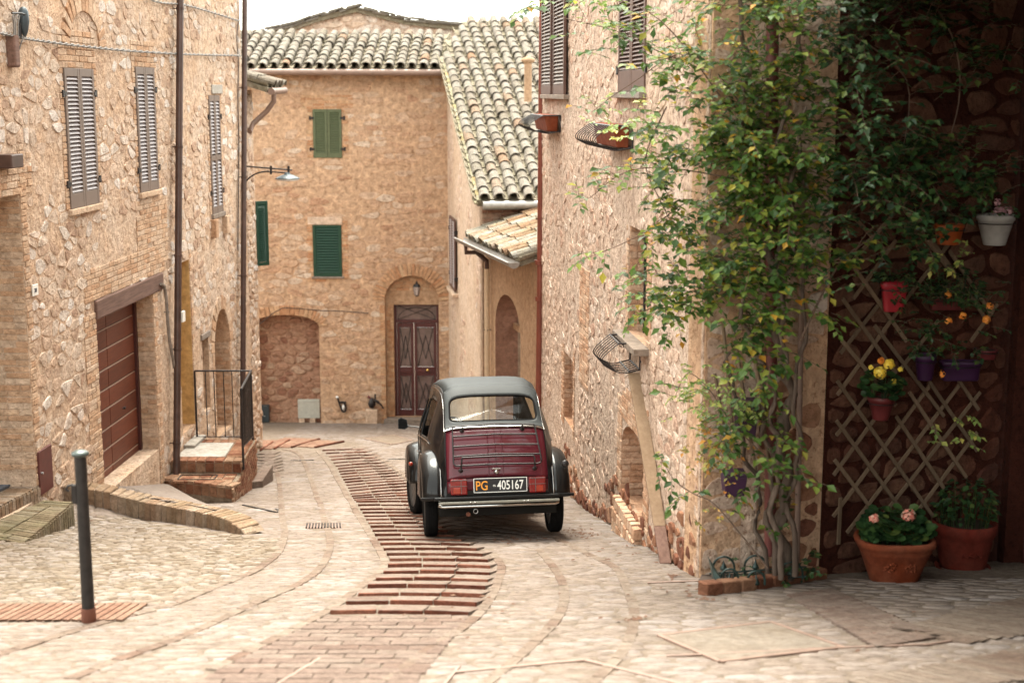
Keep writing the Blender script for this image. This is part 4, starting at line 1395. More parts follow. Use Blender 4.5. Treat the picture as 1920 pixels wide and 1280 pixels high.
rubble(RW, (-9.95, .2, -.06, 9.0), holesR, .19, .10, M['stone_right'], rw_, 73, keep=kR, hr=(.002, .011), gap=.012, skip=.25, top=.90, jit=.44, drop=.25, patch=.10)
# rough dark stones along the foot of the wall, and the outer corner
pc = Pieces(); rr = random.Random(77)
for poly in cells(-9.8, 0, -2.0, 4.2, .16, .11, rr):
    cx = sum(p[0] for p in poly) / len(poly); cz = sum(p[1] for p in poly) / len(poly)
    P = RW.P(cx, cz)
    h = cz - zg(P.x, P.y)
    if h < -.03 or h > .40 + .25 * math.sin(cx * 1.7) or rr.random() < h * 1.3: continue
    s_ = stone_proto(poly, .016, rr.uniform(.004, .018), rr, True, .85, False)
    if s_: pc.add(s_[0], RW.mat4(s_[1], s_[2], .01))
pc.build('footing_stone', M['stone_red'], rw_, 200)
# window openings
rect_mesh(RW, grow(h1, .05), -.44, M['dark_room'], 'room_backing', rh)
mb = MB()
for i in range(3):
    uu = h1[0] + (h1[2] - h1[0]) * (i + .5) / 3
    mb.tube([RW.P(uu, h1[1], -.12), RW.P(uu, h1[3], -.12)], .012, 6)
for zz in (h1[1] + .35, h1[1] + .9):
    mb.tube([RW.P(h1[0], zz, -.12), RW.P(h1[2], zz, -.12)], .010, 6)
mb.build('window_bars', M['iron'], rh)
mb = MB(); RW.box(mb, h1[0] - .12, h1[2] + .12, h1[1] - .07, h1[1] - .003, -.3, .14)
mb.build('sill', M['slab'], rh, bevel=.008)
for (poly, sd2) in ((rect_hole(h2), 75), (nh, 76)):
    us_ = [p[0] for p in poly]; zs_ = [p[1] for p in poly]
    mb = MB(); RW.box(mb, min(us_) - .03, max(us_) + .03, min(zs_) - .03, max(zs_) + .03, -.40, -.33)
    nb_ = mb.build('niche_infill', M['brick_back'], rh)
    bricks(RW, [(min(us_), min(zs_), max(us_), max(zs_))], M['brick_back'], nb_, sd2, L=.28, H=.085, depth=.04, w=-.32, proud=.02, keep=lambda u, z, p=poly: inside(p, u, z))
for (uf, z0_, z1_) in ((na[1], nz[0], nz[1]), (h2[2], h2[1], h2[3]), (h1[2], h1[1], h1[3])):
    o_ = RW.P(uf, 0, 0)
    f = Frame(o_.x, o_.y, -RW.n.x, -RW.n.y)
    if f.n.dot(RW.d) < 0:
        pass
    # reveal bricks look towards the camera: a plane through the far jamb
    f = Frame(o_.x, o_.y, RW.n.x, RW.n.y)
    if f.n.y > 0: f = Frame(o_.x, o_.y, -RW.n.x, -RW.n.y)
    s_ = f.d.dot(RW.n)
    rct = (0, z0_, .32, z1_) if s_ < 0 else (-.32, z0_, 0, z1_)
    bricks(f, [rct], M['brick_right'], rw_, 79)
# brick ledge below the niche
mb = MB()
pcl = Pieces()
for i in range(9):
    for j in range(5):
        uu = na[0] - .04 + (na[1] - na[0] + .08) * (i + .5) / 9
        zz = nz[0] - .05 - j * .12
        P = RW.P(uu, zz)
        if zz < zg(P.x, P.y) - .1: continue
        pcl.add(R.choice(BR), RW.mat4(uu, zz, .03 + .02 * (j > 0) - .02, (na[1] - na[0]) / 9 - .008, .12 + .02 * (j == 0), .11))
pcl.build('ledge_brick', M['brick_right'], rh)
# shutters
um = (w1[0] + w1[2]) / 2
shutters(RW, (w1[0], w1[1], um - .12, w1[3]), rh, M['shutter_brown'], M['shutter_taupe'], 1, 30, w=.03, bottom=.12, top=.1, hinges=False)
shutters(RW, (um + .12, w1[1], w1[2], w1[3]), rh, M['shutter_brown'], M['shutter_taupe'], 1, 30, w=.03, bottom=.12, top=.1, hinges=False)
mb = MB(); RW.box(mb, um - .12, um + .12, w1[1] + .1, w1[3], -.02, .012); mb.build('window_glass', M['door_glass'], rh)
shutters(RW, w2, rh, M['shutter_brown'], M['shutter_brown'], 2, 22, w=-.02, bottom=.2, top=.1)
rect_mesh(RW, grow(w2, .05), -.44, M['dark_room'], 'room_backing', rh)
for r in (w1, w2):
    mb = MB(); RW.box(mb, r[0] - .06, r[2] + .06, r[1] - .06, r[1] - .003, -.1, .07); mb.build('sill', M['slab'], rh, bevel=.006)
# red downpipe at the corner
c1_ = atY(1019, 150, 20.55); 
mb = MB()
xa, xb = atY(1019, 60, 20.42).x, atY(1009, 700, 20.42).x
mb.tube([Vector((xa, 20.42, 10.3)), Vector(((xa * .5 + xb * .5), 20.42, 4.4)), Vector((xb, 20.42, 1.1))], .052, 14)
dp = mb.build('downpipe', M['pipe_red'], rh)
mb = MB()
for yy in (492, 560):
    z_ = atY(1010, yy, 20.42).z
    mb.tube([Vector((xb + .01, 20.42, z_ - .03)), Vector((xb + .01, 20.42, z_ + .03))], .06, 14)
z_ = atY(1010, 488, 20.42).z; mb.tube([Vector((xb - .06, 20.40, z_)), Vector((xb + .16, 20.44, z_))], .008, 6)
mb.build('pipe_collar', M['pipe_red'], dp)
# end wall and the short wall that turns towards the camera
S2 = Frame(2.42, 10.75, -.97, -.20)
S2 = Frame(2.42, 10.75, 1.45 - 2.42, 10.55 - 10.75)
mb = MB()
end = thing('x', 'x', 'x'); bpy.data.objects.remove(end)
L2 = math.hypot(.97, .20)
panel(S2, [(0, 1), (L2 - .01, 1), (L2 - .01, 10.5), (0, 10.5)], [], .4, M['render_corner'], 'corner_wall', rh)
cw = [o for o in rh.children if o.name.startswith('corner_wall')][0]
rubble(S2, (.01, 2.6, L2 - .01, 9.2), [], .26, .20, M['stone_red'], cw, 81, keep=keepf(S2, extra=lambda u, z: u < .45 and z < 5.2 + .3 * math.sin(z * 2.1 + u * 2)), hr=(.002, .012), gap=.014, skip=.10, top=.9)
rubble(S2, (.004, 5.1, .36, 9.2), [], .24, .15, M['stone_left'], cw, 84, keep=keepf(S2), hr=(.006, .024), gap=.012, skip=.05, top=.86)
rubble(S2, (.36, 2.6, L2 - .01, 9.2), [], .22, .12, M['stone_right'], cw, 82, keep=keepf(S2, extra=lambda u, z: not (u < .45 and z < 5.2 + .3 * math.sin(z * 2.1 + u * 2))), hr=(.001, .009), gap=.012, skip=.2, top=.9)
# maroon downpipe and grey conduit on it, behind the roses
def vpipe(px0, y0, px1, y1, Y, r, mat, name, parent, Y1=None):
    a, b = atY(px0, y0, Y), atY(px1, y1, Y1 or Y)
    mb = MB(); mb.tube([a, b], r, 12)
    return mb.build(name, mat, parent)
vpipe(1449, -40, 1444, 1040, 10.42, .045, M['pipe_maroon'], 'downpipe', rh)
vpipe(1507, 300, 1494, 1060, 10.55, .022, M['pipe_grey'], 'conduit', rh)

# ================================================================== ALCOVE HOUSE (dark corner on the right)
ah = thing('alcove_house', 'red stone house in the dark right corner behind the trellis, with unseen added ceiling and wall', 'house', (4, 10, 4))
AE = Vector((4.12, 11.6, 0))
AW = Frame(2.425, 10.76, 2.425 - AE.x, 10.76 - AE.y)
LA = math.hypot(AE.x - 2.425, AE.y - 10.76)
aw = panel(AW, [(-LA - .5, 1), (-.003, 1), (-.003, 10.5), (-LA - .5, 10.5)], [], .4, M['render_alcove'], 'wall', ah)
rubble(AW, (-LA + .02, 2.6, -.02, 8.4), [], .30, .16, M['stone_shaded'], aw, 83, keep=keepf(AW), hr=(.004, .02), gap=.010, skip=.05)
SW = Frame(AE.x, AE.y, AE.x - 4.75, AE.y - 8.0)
dw = (-1.35, 0, -.25, 0)
zdr = zg(4.3, 11) - .1
dhr = rect_hole((-1.3, zdr, -.12, zdr + 2.45))
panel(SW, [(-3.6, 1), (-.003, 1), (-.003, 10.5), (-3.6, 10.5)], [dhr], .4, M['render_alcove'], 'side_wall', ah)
mb = MB()
for i in range(6):
    a = -1.3 + 1.18 * i / 6
    SW.box(mb, a + .004, a + 1.18 / 6 - .004, zdr, zdr + 2.45, -.22, -.17)
SW.box(mb, -1.3, -.12, zdr, zdr + 2.45, -.27, -.225)
mb.build('side_door', M['door_red'], ah)
NW = Frame(3.75, 8.9, 3.75 - 2.5, 8.9 - 1.0)
panel(NW, [(-9.5, 1), (0, 1), (0, 10.5), (-9.5, 10.5)], [], .4, M['render_alcove'], 'shade_wall', ah)  # unseen wall added to shade the alcove
# unseen slab added overhead to keep skylight off the alcove
mb = MB()
zc = 7.72
ring = [(2.35, 7.2), (9.0, 7.2), (9.0, 13.0), (2.44, 10.70)]
mb.hexa([Vector((x, y, zc)) for x, y in ring] + [Vector((x, y, zc + .6)) for x, y in ring])
mb.build('shade_slab', M['beam'], ah)

# ================================================================== GROUND
V = []; F = []
xs = [-30, -12, -9] + [-7 + .25 * i for i in range(57)] + [9, 12, 30]
ys = [-20, -5, 0, 2, 4] + [5 + .25 * i for i in range(113)] + [36, 45, 80, 160]
for y in ys:
    for x in xs:
        V.append((x, y, zg(x, y) if y > -6 else zg(x, -5)))
nx = len(xs)
for j in range(len(ys) - 1):
    for i in range(nx - 1):
        F.append((j * nx + i, j * nx + i + 1, (j + 1) * nx + i + 1, (j + 1) * nx + i))
me = mesh('ground', V, F, M['ground'])
me.polygons.foreach_set('use_smooth', [True] * len(F))
go = bpy.data.objects.new('ground', me); link(go); go['kind'] = 'structure'

def atZ(px, py, z):
    r = ray(px, py)
    return CAM + r * ((z - CAM.z) / r.z)

def interp(tab, x):
    if x <= tab[0][0]: return tab[0][1]
    for (a, b), (c, d) in zip(tab, tab[1:]):
        if x <= c: return b + (d - b) * (x - a) / (c - a)
    return tab[-1][1]

def catmull(pts, n=6):
    P = [Vector(p) for p in pts]
    out = []
    for i in range(len(P) - 1):
        a, b, c, d = P[max(0, i - 1)], P[i], P[i + 1], P[min(len(P) - 1, i + 2)]
        for k in range(n):
            t = k / n
            out.append(.5 * ((2 * b) + (c - a) * t + (2 * a - 5 * b + 4 * c - d) * t * t + (3 * b - a - 3 * c + d) * t ** 3))
    out.append(P[-1])
    return out

UB = []   # flat paving brick, x along, y across, z up
_r = random.Random(5)
for _ in range(5):
    V = [(x + _r.uniform(-.02, .02), y + _r.uniform(-.03, .03), z) for z in (-1.0, 1.0) for (x, y) in ((-.5, -.5), (.5, -.5), (.5, .5), (-.5, .5))]
    V = V[:4] + [(x * .97, y * .93, z + _r.uniform(-.1, .1)) for x, y, z in V[4:]]
    UB.append(Proto(V, [(3, 2, 1, 0), (4, 5, 6, 7), (0, 1, 5, 4), (1, 2, 6, 5), (2, 3, 7, 6), (3, 0, 4, 7)]))
WEDGE = []
for _ in range(4):
    WEDGE.append(Proto([(-.5, 0, -.5), (.5, 0, -.5), (.5, 1, -.5), (-.5, 1, -.5), (-.49, 0, 1 + _r.uniform(-.08, .08)), (.49, 0, 1 + _r.uniform(-.08, .08)), (.49, .97, .12), (-.49, .97, .12)],
                       [(3, 2, 1, 0), (4, 5, 6, 7), (0, 1, 5, 4), (1, 2, 6, 5), (2, 3, 7, 6), (3, 0, 4, 7)]))

def gmat(P, ex, ey, h):
    """columns: ex, ey vectors with their lengths, z scaled by h"""
    up = Vector((0, 0, h))
    X = Matrix(((ex.x, ey.x, 0, P.x), (ex.y, ey.y, 0, P.y), (ex.z, ey.z, h, P.z), (0, 0, 0, 1)))
    return X

def ob_mat(P, ex, ey, h):
    """same without shear, so it survives as location, rotation and scale"""
    lx, ly = ex.length, ey.length
    x = ex.normalized(); y = (ey - x * ey.dot(x)).normalized(); z = x.cross(y)
    X = Matrix((x * lx, y * ly, z * h)).transposed().to_4x4(); X.translation = P
    return X

# --- ridged brick ramp
Lpx = [(601, 843), (613, 853), (623, 866), (633, 880), (641, 897), (653, 917), (665, 940), (679, 962), (690, 982), (702, 1004), (712, 1022), (724, 1040), (731, 1055), (722, 1072), (706, 1086), (690, 1101), (668, 1119), (643, 1136), (611, 1155)]
Rpx = [(676, 840), (695, 852), (708, 864), (726, 876), (745, 890), (766, 912), (784, 932), (800, 952), (818, 975), (836, 996), (862, 1012), (888, 1027), (905, 1041), (917, 1056), (922, 1072), (917, 1087), (911, 1106), (901, 1128), (877, 1160)]
LT = sorted((gp(x, y).y, gp(x, y).x) for x, y in Lpx)
RT = sorted((gp(x, y).y, gp(x, y).x) for x, y in Rpx)
ramp_ = thing('brick_ramp', 'ridged red brick ramp curving down the middle of the street to the car', 'brick ramp', gp(760, 1100))
ramp_['kind'] = 'structure'
del ramp_['category']
pe, pt = Pieces(), Pieces()
rows = []
y = 8.88
while y < 24.9:
    rows.append(y)
    y += .375 if y < 20 else .42
rr = random.Random(9)
for a, b in zip(rows, rows[1:]):
    yl0, yl1 = a, b
    PL = Vector((interp(LT, a + .05), a + .05, 0)); PR = Vector((interp(RT, a - .02), a - .02, 0))
    QL = Vector((interp(LT, b + .05), b + .05, 0)); QR = Vector((interp(RT, b - .02), b - .02, 0))
    n = 3
    for k in range(n):
        t0, t1 = k / n, (k + 1) / n
        bow = lambda t: .06 * (1 - (2 * t - 1) ** 2)
        A0 = PL.lerp(PR, t0) + Vector((0, bow(t0), 0)); A1 = PL.lerp(PR, t1) + Vector((0, bow(t1), 0))
        B0 = QL.lerp(QR, t0) + Vector((0, bow(t0), 0)); B1 = QL.lerp(QR, t1) + Vector((0, bow(t1), 0))
        for p in (A0, A1, B0, B1): p.z = zg(p.x, p.y)
        c = (A0 + A1) / 2; d = (B0 + B1) / 2
        ex = (A1 - A0) * .965; ey = (d - c)
        hh = (.026 if a < 12.5 else .020) + rr.uniform(-.005, .005)
        ed = ey.normalized() * .020
        pe.add(rr.choice(UB), ob_mat(c + Vector((0, 0, hh * .4)) + ed * .5, ex, ed, hh * .62))
        pt.add(rr.choice(WEDGE), ob_mat(c + ed * 1.0, ex * 1.01, (ey - ed) * .985, hh))
# far end turning left
pf = Pieces()
for (x0, y0, x1, y1) in ((590, 840, 645, 829), (546, 840, 600, 824), (514, 843, 543, 826), (488, 846, 512, 830)):
    A, B = gp(x0, y0), gp(x1, y1)
    nrm = Vector((-(B - A).y, (B - A).x, 0)).normalized()
    for k in range(3):
        c = A.lerp(B, (k + .5) / 3); c.z += .02
        ex = (B - A) / 3 * .96
        pe.add(rr.choice(UB), ob_mat(c, ex, Vector((nrm.x, nrm.y, 0)) * .03, .016))
        for j in range(4):
            q = c - Vector((0, 0, .012)) + nrm * (.13 + .17 * j)
            q.z = zg(q.x, q.y) + .004
            pf.add(rr.choice(UB), ob_mat(q, ex, nrm * .165, .012))
pf.build('brick', M['brick_far'], ramp_, 60)
pe.build('brick', M['brick_red'], ramp_, 150)
pt.build('brick', M['brick_tread'], ramp_, 150)

# --- flat brick paving in front of the ramp
pv = thing('brick_paving', 'flat tan brick paving at the near end of the ramp', 'x', gp(620, 1230))
del pv['category']; pv['kind'] = 'structure'
pc = Pieces()
A, B = gp(611, 1155), gp(877, 1160)
C_, D_ = gp(345, 1290), gp(778, 1290)
dl_, dr_ = (C_ - A) * (1 / (A.y - C_.y)), (D_ - B) * (1 / (B.y - D_.y))
yy = 8.80
j = 0
while yy > 5.0:
    l = A + dl_ * (A.y - yy); r_ = B + dr_ * (B.y - yy)
    u = l.x - (.14 if j % 2 else 0)
    while u < r_.x:
        a, b = max(u, l.x), min(u + .28, r_.x)
        if b - a > .025:
            cx = (a + b) / 2
            pc.add(rr.choice(UB), ob_mat(Vector((cx, yy, zg(cx, yy) + .004 + rr.uniform(-.002, .002))), Vector((b - a - .006, .0, 0)), Vector((0, .119, -.0238)), .006))
        u += .28
    yy -= .128; j += 1
pc.build('brick', M['brick_tan'], pv, 300)
pavpoly = [A.xy, B.xy, (B + dr_ * 4).xy, (A + dl_ * 4).xy]

blocked = [[tuple(p) for p in pavpoly]]
bandpoly = [(interp(LT, y) - .06, y) for y in [8.7 + .5 * i for i in range(31)]] + [(interp(RT, y) + .06, y) for y in [8.7 + .5 * i for i in range(31)][::-1]]
blocked.append(bandpoly)
blocked.append([tuple(gp(x, y).xy) for x, y in ((484, 848), (500, 828), (560, 822), (650, 826), (690, 838), (660, 846), (600, 848), (540, 846))])

# --- single-brick lines that run along the carriageway
lines = [
    [(519, 880), (525, 917), (529, 970), (534, 1000), (523, 1034), (499, 1056), (469, 1075), (394, 1105), (319, 1135), (232, 1157), (150, 1180), (0, 1227), (-120, 1262)],
    [(530, 842), (559, 850), (574, 876), (592, 925), (607, 970), (619, 1015), (604, 1060), (562, 1094), (487, 1127), (375, 1180), (300, 1210), (225, 1236), (112, 1282)],
    [(596, 846), (618, 872), (634, 900), (648, 925), (665, 955), (684, 985), (700, 1012), (716, 1040), (722, 1056), (712, 1074), (680, 1097), (640, 1128), (596, 1156), (480, 1215), (360, 1275)],
    [(700, 850), (740, 878), (772, 905)],
    [(925, 1040), (938, 1056), (940, 1069), (928, 1105), (904, 1144), (869, 1176), (797, 1223), (710, 1290)],
    [(1040, 1008), (1106, 1041), (1154, 1065), (1177, 1108), (1189, 1148), (1181, 1196), (1160, 1232), (1100, 1290)],
    [(1010, 1030), (1047, 1077), (1058, 1116), (1047, 1156), (1007, 1200), (964, 1239), (900, 1290)],
]
sl_ = thing('brick_lines', 'narrow brick lines', 'x', gp(600, 1000)); del sl_['category']; sl_['kind'] = 'structure'
pc = Pieces()
linepts = []
for ln in lines:
    pts = catmull([gp(x, y) for x, y in ln], 8)
    acc = 0; last = pts[0]
    seg = [last]
    tot = 0
    # resample at .25 m
    res = [pts[0]]
    d = 0
    for a, b in zip(pts, pts[1:]):
        l = (b - a).length
        while d + l >= .25:
            t = (.25 - d) / l
            a = a.lerp(b, t); l = (b - a).length; d = 0
            res.append(a.copy())
        d += l
    for a, b in zip(res, res[1:]):
        c = (a + b) / 2
        linepts.append((c.x, c.y))
        ex = (b - a); ex.z = zg(b.x, b.y) - zg(a.x, a.y)
        n_ = Vector((-ex.y, ex.x, 0)).normalized() * .075
        c.z = zg(c.x, c.y) + .003
        pc.add(rr.choice(UB), ob_mat(c, ex * .965, n_, .006))
pc.build('brick', M['brick_strip'], sl_, 300)

def bquad(c, nr, nc, mat, name, parent, piece='brick', h=.010, z0=.006, stagger=True, gx=.94, gy=.90, seed=1, block=True, lift=None, limit=300):
    rr = random.Random(seed)
    P = [gp(*q) if len(q) == 2 else Vector(q) for q in c]
    pc = Pieces()
    for j in range(nr):
        for i in range(nc + (1 if stagger and j % 2 else 0)):
            s0 = (i - (.5 if stagger and j % 2 else 0)) / nc
            s1 = s0 + 1 / nc
            s0, s1 = max(0, s0), min(1, s1)
            if s1 - s0 < .2 / nc: continue
            t = (j + .5) / nr; s = (s0 + s1) / 2
            f = lambda s, t: P[0].lerp(P[1], s).lerp(P[3].lerp(P[2], s), t)
            q = f(s, t)
            ex = f(s1, t) - f(s0, t); ey = f(s, (j + 1) / nr) - f(s, j / nr)
            if lift is None: q.z = zg(q.x, q.y) + z0
            else: q.z += lift
            pc.add(rr.choice(UB), ob_mat(q, ex * gx, ey * gy, h))
    pc.build(piece, mat, parent, limit)
    if block: blocked.append([tuple(p.xy) for p in P])

# red soldier course by the bollard and brick fields on the right
rs = thing('brick_strip', 'red brick course beside the bollard', 'x', gp(150, 1150)); del rs['category']; rs['kind'] = 'structure'
bquad([(-160, 1134), (285, 1133), (225, 1166), (-170, 1166)], 1, 26, M['brick_far'], 'brick', rs, gy=.96, gx=.80, seed=3, stagger=False)
bquad([(1478, 1117), (1560, 1106), (1765, 1196), (1640, 1216)], 26, 3, M['brick_tan'], 'brick', rs, seed=4)
bquad([(1722, 1178), (2060, 1112), (2060, 1160), (1752, 1214)], 1, 17, M['brick_strip'], 'brick', rs, seed=5, stagger=False, gx=.86)
bquad([(1640, 1276), (2060, 1205), (2060, 1250), (1640, 1312)], 1, 26, M['brick_strip'], 'brick', rs, seed=6, stagger=False, gx=.86)
bquad([(489, 847), (520, 847), (519, 887), (488, 885)], 7, 2, M['brick_tread'], 'brick', rs, seed=7)

# --- left terrace with its brick kerb
kerb = [(108, 940, 911), (150, 945, 915), (180, 950, 918), (250, 970, 936), (325, 981, 951), (400, 993, 966), (440, 1001, 983), (458, 1004, 1001)]
kb = []
for (x, yb, yt) in kerb:
    g = gp(x, yb)
    kb.append((g, atY(x, yt, g.y).z))
KB = catmull([k[0] for k in kb], 8)
KZ = catmull([Vector((k[1], 0, 0)) for k in kb], 8)
ke = thing('brick_kerb', 'curved kerb of upright yellow bricks holding the terrace before the garage', 'kerb', kb[3][0])
n = len(KB)
top_back = []
L = [0]
for a, b in zip(KB, KB[1:]): L.append(L[-1] + (b - a).length)
def kpt(s):
    for i in range(n - 1):
        if s <= L[i + 1] or i == n - 2:
            t = (s - L[i]) / max(1e-6, L[i + 1] - L[i])
            return KB[i].lerp(KB[i + 1], t), KZ[i].x + (KZ[i + 1].x - KZ[i].x) * t
nbk = int(L[-1] / .092)
for i in range(nbk):
    s0, s1 = L[-1] * i / nbk + .004, L[-1] * (i + 1) / nbk - .006
    p0, z0 = kpt(s0); p1, z1 = kpt(s1)
    tn = (p1 - p0).normalized(); bn = Vector((-tn.y, tn.x, 0)); bn = bn if bn.y > 0 else -bn
    wd_ = .24 * min(1, (nbk - i) / 3 + .3)
    j_ = rr.uniform(-.008, .008)
    f0, f1 = bn * j_, bn * wd_
    b0, b1 = p0.copy(), p1.copy()
    zb0, zb1 = p0.z - .05, p1.z - .05
    mb = MB()
    sk = Vector((0, 0, 0))
    jz = rr.uniform(-.006, .006)
    P8 = [Vector((b0.x, b0.y, zb0)) + f0, Vector((b1.x, b1.y, zb1)) + f0, Vector((b1.x, b1.y, zb1)) + f1, Vector((b0.x, b0.y, zb0)) + f1,
          Vector((b0.x, b0.y, z0 + jz)) + f0 + bn * .012, Vector((b1.x, b1.y, z1 + jz)) + f0 + bn * .012, Vector((b1.x, b1.y, z1 + jz + .01)) + f1, Vector((b0.x, b0.y, z0 + jz + .01)) + f1]
    mb.hexa(P8)
    mb.build('brick', M['brick_kerb'], ke, bevel=.008, seg=1)
mb = MB()
V = []
for i in range(40):
    s = L[-1] * i / 39
    p, z = kpt(s)
    p2, _ = kpt(min(L[-1], s + .05)); p3, _ = kpt(max(0, s - .05))
    tn = (p2 - p3).normalized(); bn = Vector((-tn.y, tn.x, 0)); bn = bn if bn.y > 0 else -bn
    V += [Vector((p.x, p.y, p.z - .05)) + bn * .02, Vector((p.x, p.y, z - .014)) + bn * .02, Vector((p.x, p.y, z - .008)) + bn * .24]
F = []
for i in range(39):
    F += [(3 * i, 3 * i + 3, 3 * i + 4, 3 * i + 1), (3 * i + 1, 3 * i + 4, 3 * i + 5, 3 * i + 2)]
mb.add(V, F); mb.build('mortar_bed', M['brick_kerb'], ke)
# terrace surface
te = bpy.data.objects.new('terrace', None); link(te); te['kind'] = 'structure'
wl0, wl1 = LW.pix(97, 920), LW.pix(318, 905)
V = []; NI, NJ = 30, 10
TG_ = []
for i in range(NI + 1):
    t = i / NI
    p, z = kpt(L[-1] * t)
    A = Vector((p.x, p.y + .20, z - .004))
    uu = wl0[0] + (wl1[0] - wl0[0]) * t
    Bz = wl0[1] + (wl1[1] - wl0[1]) * t
    B = LW.P(uu, Bz, -.05)
    row = []
    for j in range(NJ + 1):
        q = A.lerp(B, j / NJ)
        row.append(q)
    TG_.append(row)
V = [q for r_ in TG_ for q in r_]
F = []
for i in range(NI):
    for j in range(NJ):
        a = i * (NJ + 1) + j
        F.append((a, a + NJ + 1, a + NJ + 2, a + 1))
# skirt on the far side down to the street
b = len(V)
for j in range(NJ + 1):
    q = TG_[NI][j]
    V.append(Vector((q.x + .25, q.y + .05, zg(q.x + .25, q.y + .05) - .03)))
for j in range(NJ):
    a = NI * (NJ + 1) + j
    F.append((a, b + j, b + j + 1, a + 1))
mb = MB(); mb.add(V, F, 0, True); mb.build('terrace_surface', M['paving_pale'], te)
blocked.append([tuple(TG_[i][0].xy) for i in range(0, NI + 1, 3)] + [tuple(q.xy) for q in TG_[NI]] + [tuple(TG_[i][NJ].xy) for i in range(NI, -1, -3)])
pc = Pieces()
for i in range(3, 17, 1):
    for j in range(NJ):
        if (i + j) % 1: continue
        a = TG_[i][j].lerp(TG_[i + 1][j + 1], .5)
        e_ = TG_[i + 1][j] - TG_[i][j]; f_ = TG_[i][j + 1] - TG_[i][j]
        pc.add(rr.choice(UB), ob_mat(a + Vector((rr.uniform(-.02, .02), rr.uniform(-.02, .02), .0)), e_ * rr.uniform(.7, .95), f_ * rr.uniform(.6, .92), .005))
pc.build('paving_stone', M['paving_pale'], te, 150)

def prism(mb, poly, z0, z1, mi=0):
    """poly: plan points"""
    n = len(poly)
    V = [(p[0], p[1], z0 if not callable(z0) else z0(*p)) for p in poly] + [(p[0], p[1], z1) for p in poly]
    mb.add(V, [tuple(range(n))[::-1], tuple(range(n, 2 * n))] + [(i, (i + 1) % n, n + (i + 1) % n, n + i) for i in range(n)], mi)

# --- entrance steps at the far left
g_ = gp(138, 985)
zs1 = atY(138, 940, g_.y).z
p1 = atZ(137, 941, zs1); p2 = atZ(80, 938, zs1); p3 = atZ(-60, 1000, zs1); p4 = atZ(42, 1019, zs1)
st = thing('entrance_steps', 'two yellowish brick steps with a grey doormat at the left entrance', 'steps', p4)
def brick_block(name, parent, p_fr, p_br, p_bl, p_fl, z, mat, pitch, mortar='mortar', depth=.9, seed=1, side_rows=True):
    """p_fr..: plan corners of the top; bricks on edge along the edge p_fl/p_fr -> p_bl/p_br"""
    rr = random.Random(seed)
    mb = MB(); prism(mb, [p_fr.xy, p_br.xy, p_bl.xy, p_fl.xy], z - depth, z - .012)
    o = mb.build(name, M[mortar], parent)
    pc = Pieces()
    Lr = (p_br.xy - p_fr.xy).length
    k = max(1, int(Lr / pitch))
    for i in range(k):
        t = (i + .5) / k
        a = p_fr.lerp(p_br, t); b = p_fl.lerp(p_bl, t)
        ex = (a - b); ex.z = 0
        ey = (p_br - p_fr) / k * .9; ey.z = 0
        Lx = ex.length
        m_ = max(1, round(Lx / .26))
        for q in range(m_):
            c = b.lerp(a, (q + .5) / m_); c = Vector((c.x, c.y, z - .013 + rr.uniform(-.003, .003)))
            pc.add(rr.choice(UB), ob_mat(c + ex.normalized() * (.006 if q == m_ - 1 else 0), ex / m_ * .97, ey, .016))
        # the riser: bricks upright below the nosing
        for lv in range(3):
            c = Vector((a.x, a.y, z - .015 - .12 - .25 * lv)) - ex.normalized() * .004
            pc.add(rr.choice(UB), ob_mat(c, Vector((0, 0, -.235)), ey * rr.uniform(.93, 1.0), .012))
    pc.build('brick', M[mat], o, 300)
    return o
brick_block('step', st, p4, p1, p2, p3, zs1, 'brick_mossy', .062, seed=2)
g2_ = gp(78, 975)
zs2 = atY(75, 912, g2_.y).z
q1 = atZ(75, 910, zs2); q2 = atZ(0, 948, zs2); q3 = atZ(-80, 975, zs2)
qb = atZ(50, 905, zs2)
r1_ = q2 + (q2 - q1) * .8
inn = Vector((-.30, -.0, 0))
brick_block('step', st, r1_, q1, q1 + Vector((-.28, .02, 0)), r1_ + Vector((-.28, 0, 0)), zs2, 'brick_kerb', .066, seed=4)
mb = MB()
prism(mb, [(q1.x - .28, q1.y - .02), (LW.P(ent[0], 0, 0).x - .8, q1.y + .5), (r1_.x - 2.0, r1_.y), (r1_.x - .28, r1_.y)], zs2 - .8, zs2 - .01)
mb.build('landing_floor', M['slab'], st)
m1 = atZ(36, 908, zs2); m2 = atZ(52, 917, zs2)
dmt = thing('x', 'x', 'x'); bpy.data.objects.remove(dmt)
mb = MB()
a = Vector((q1.x - .30, q1.y - .02, zs2)); b = Vector((r1_.x - .30, r1_.y + .3, zs2))
w_ = Vector((-.75, .1, 0))
mb.hexa([a, b, b + w_, a + w_] + [p + Vector((0, 0, .02)) for p in (a, b, b + w_, a + w_)])
o = mb.build('doormat', M['mat_grey'], None); tag(o, 'dark grey doormat lying at the left entrance beside the brick steps', 'doormat')
for pl in ([p4, p1, p2, p3], [r1_, q1, q1 + Vector((-1, 0, 0)), r1_ + Vector((-1, 0, 0))]):
    blocked.append([tuple(p.xy) for p in pl])

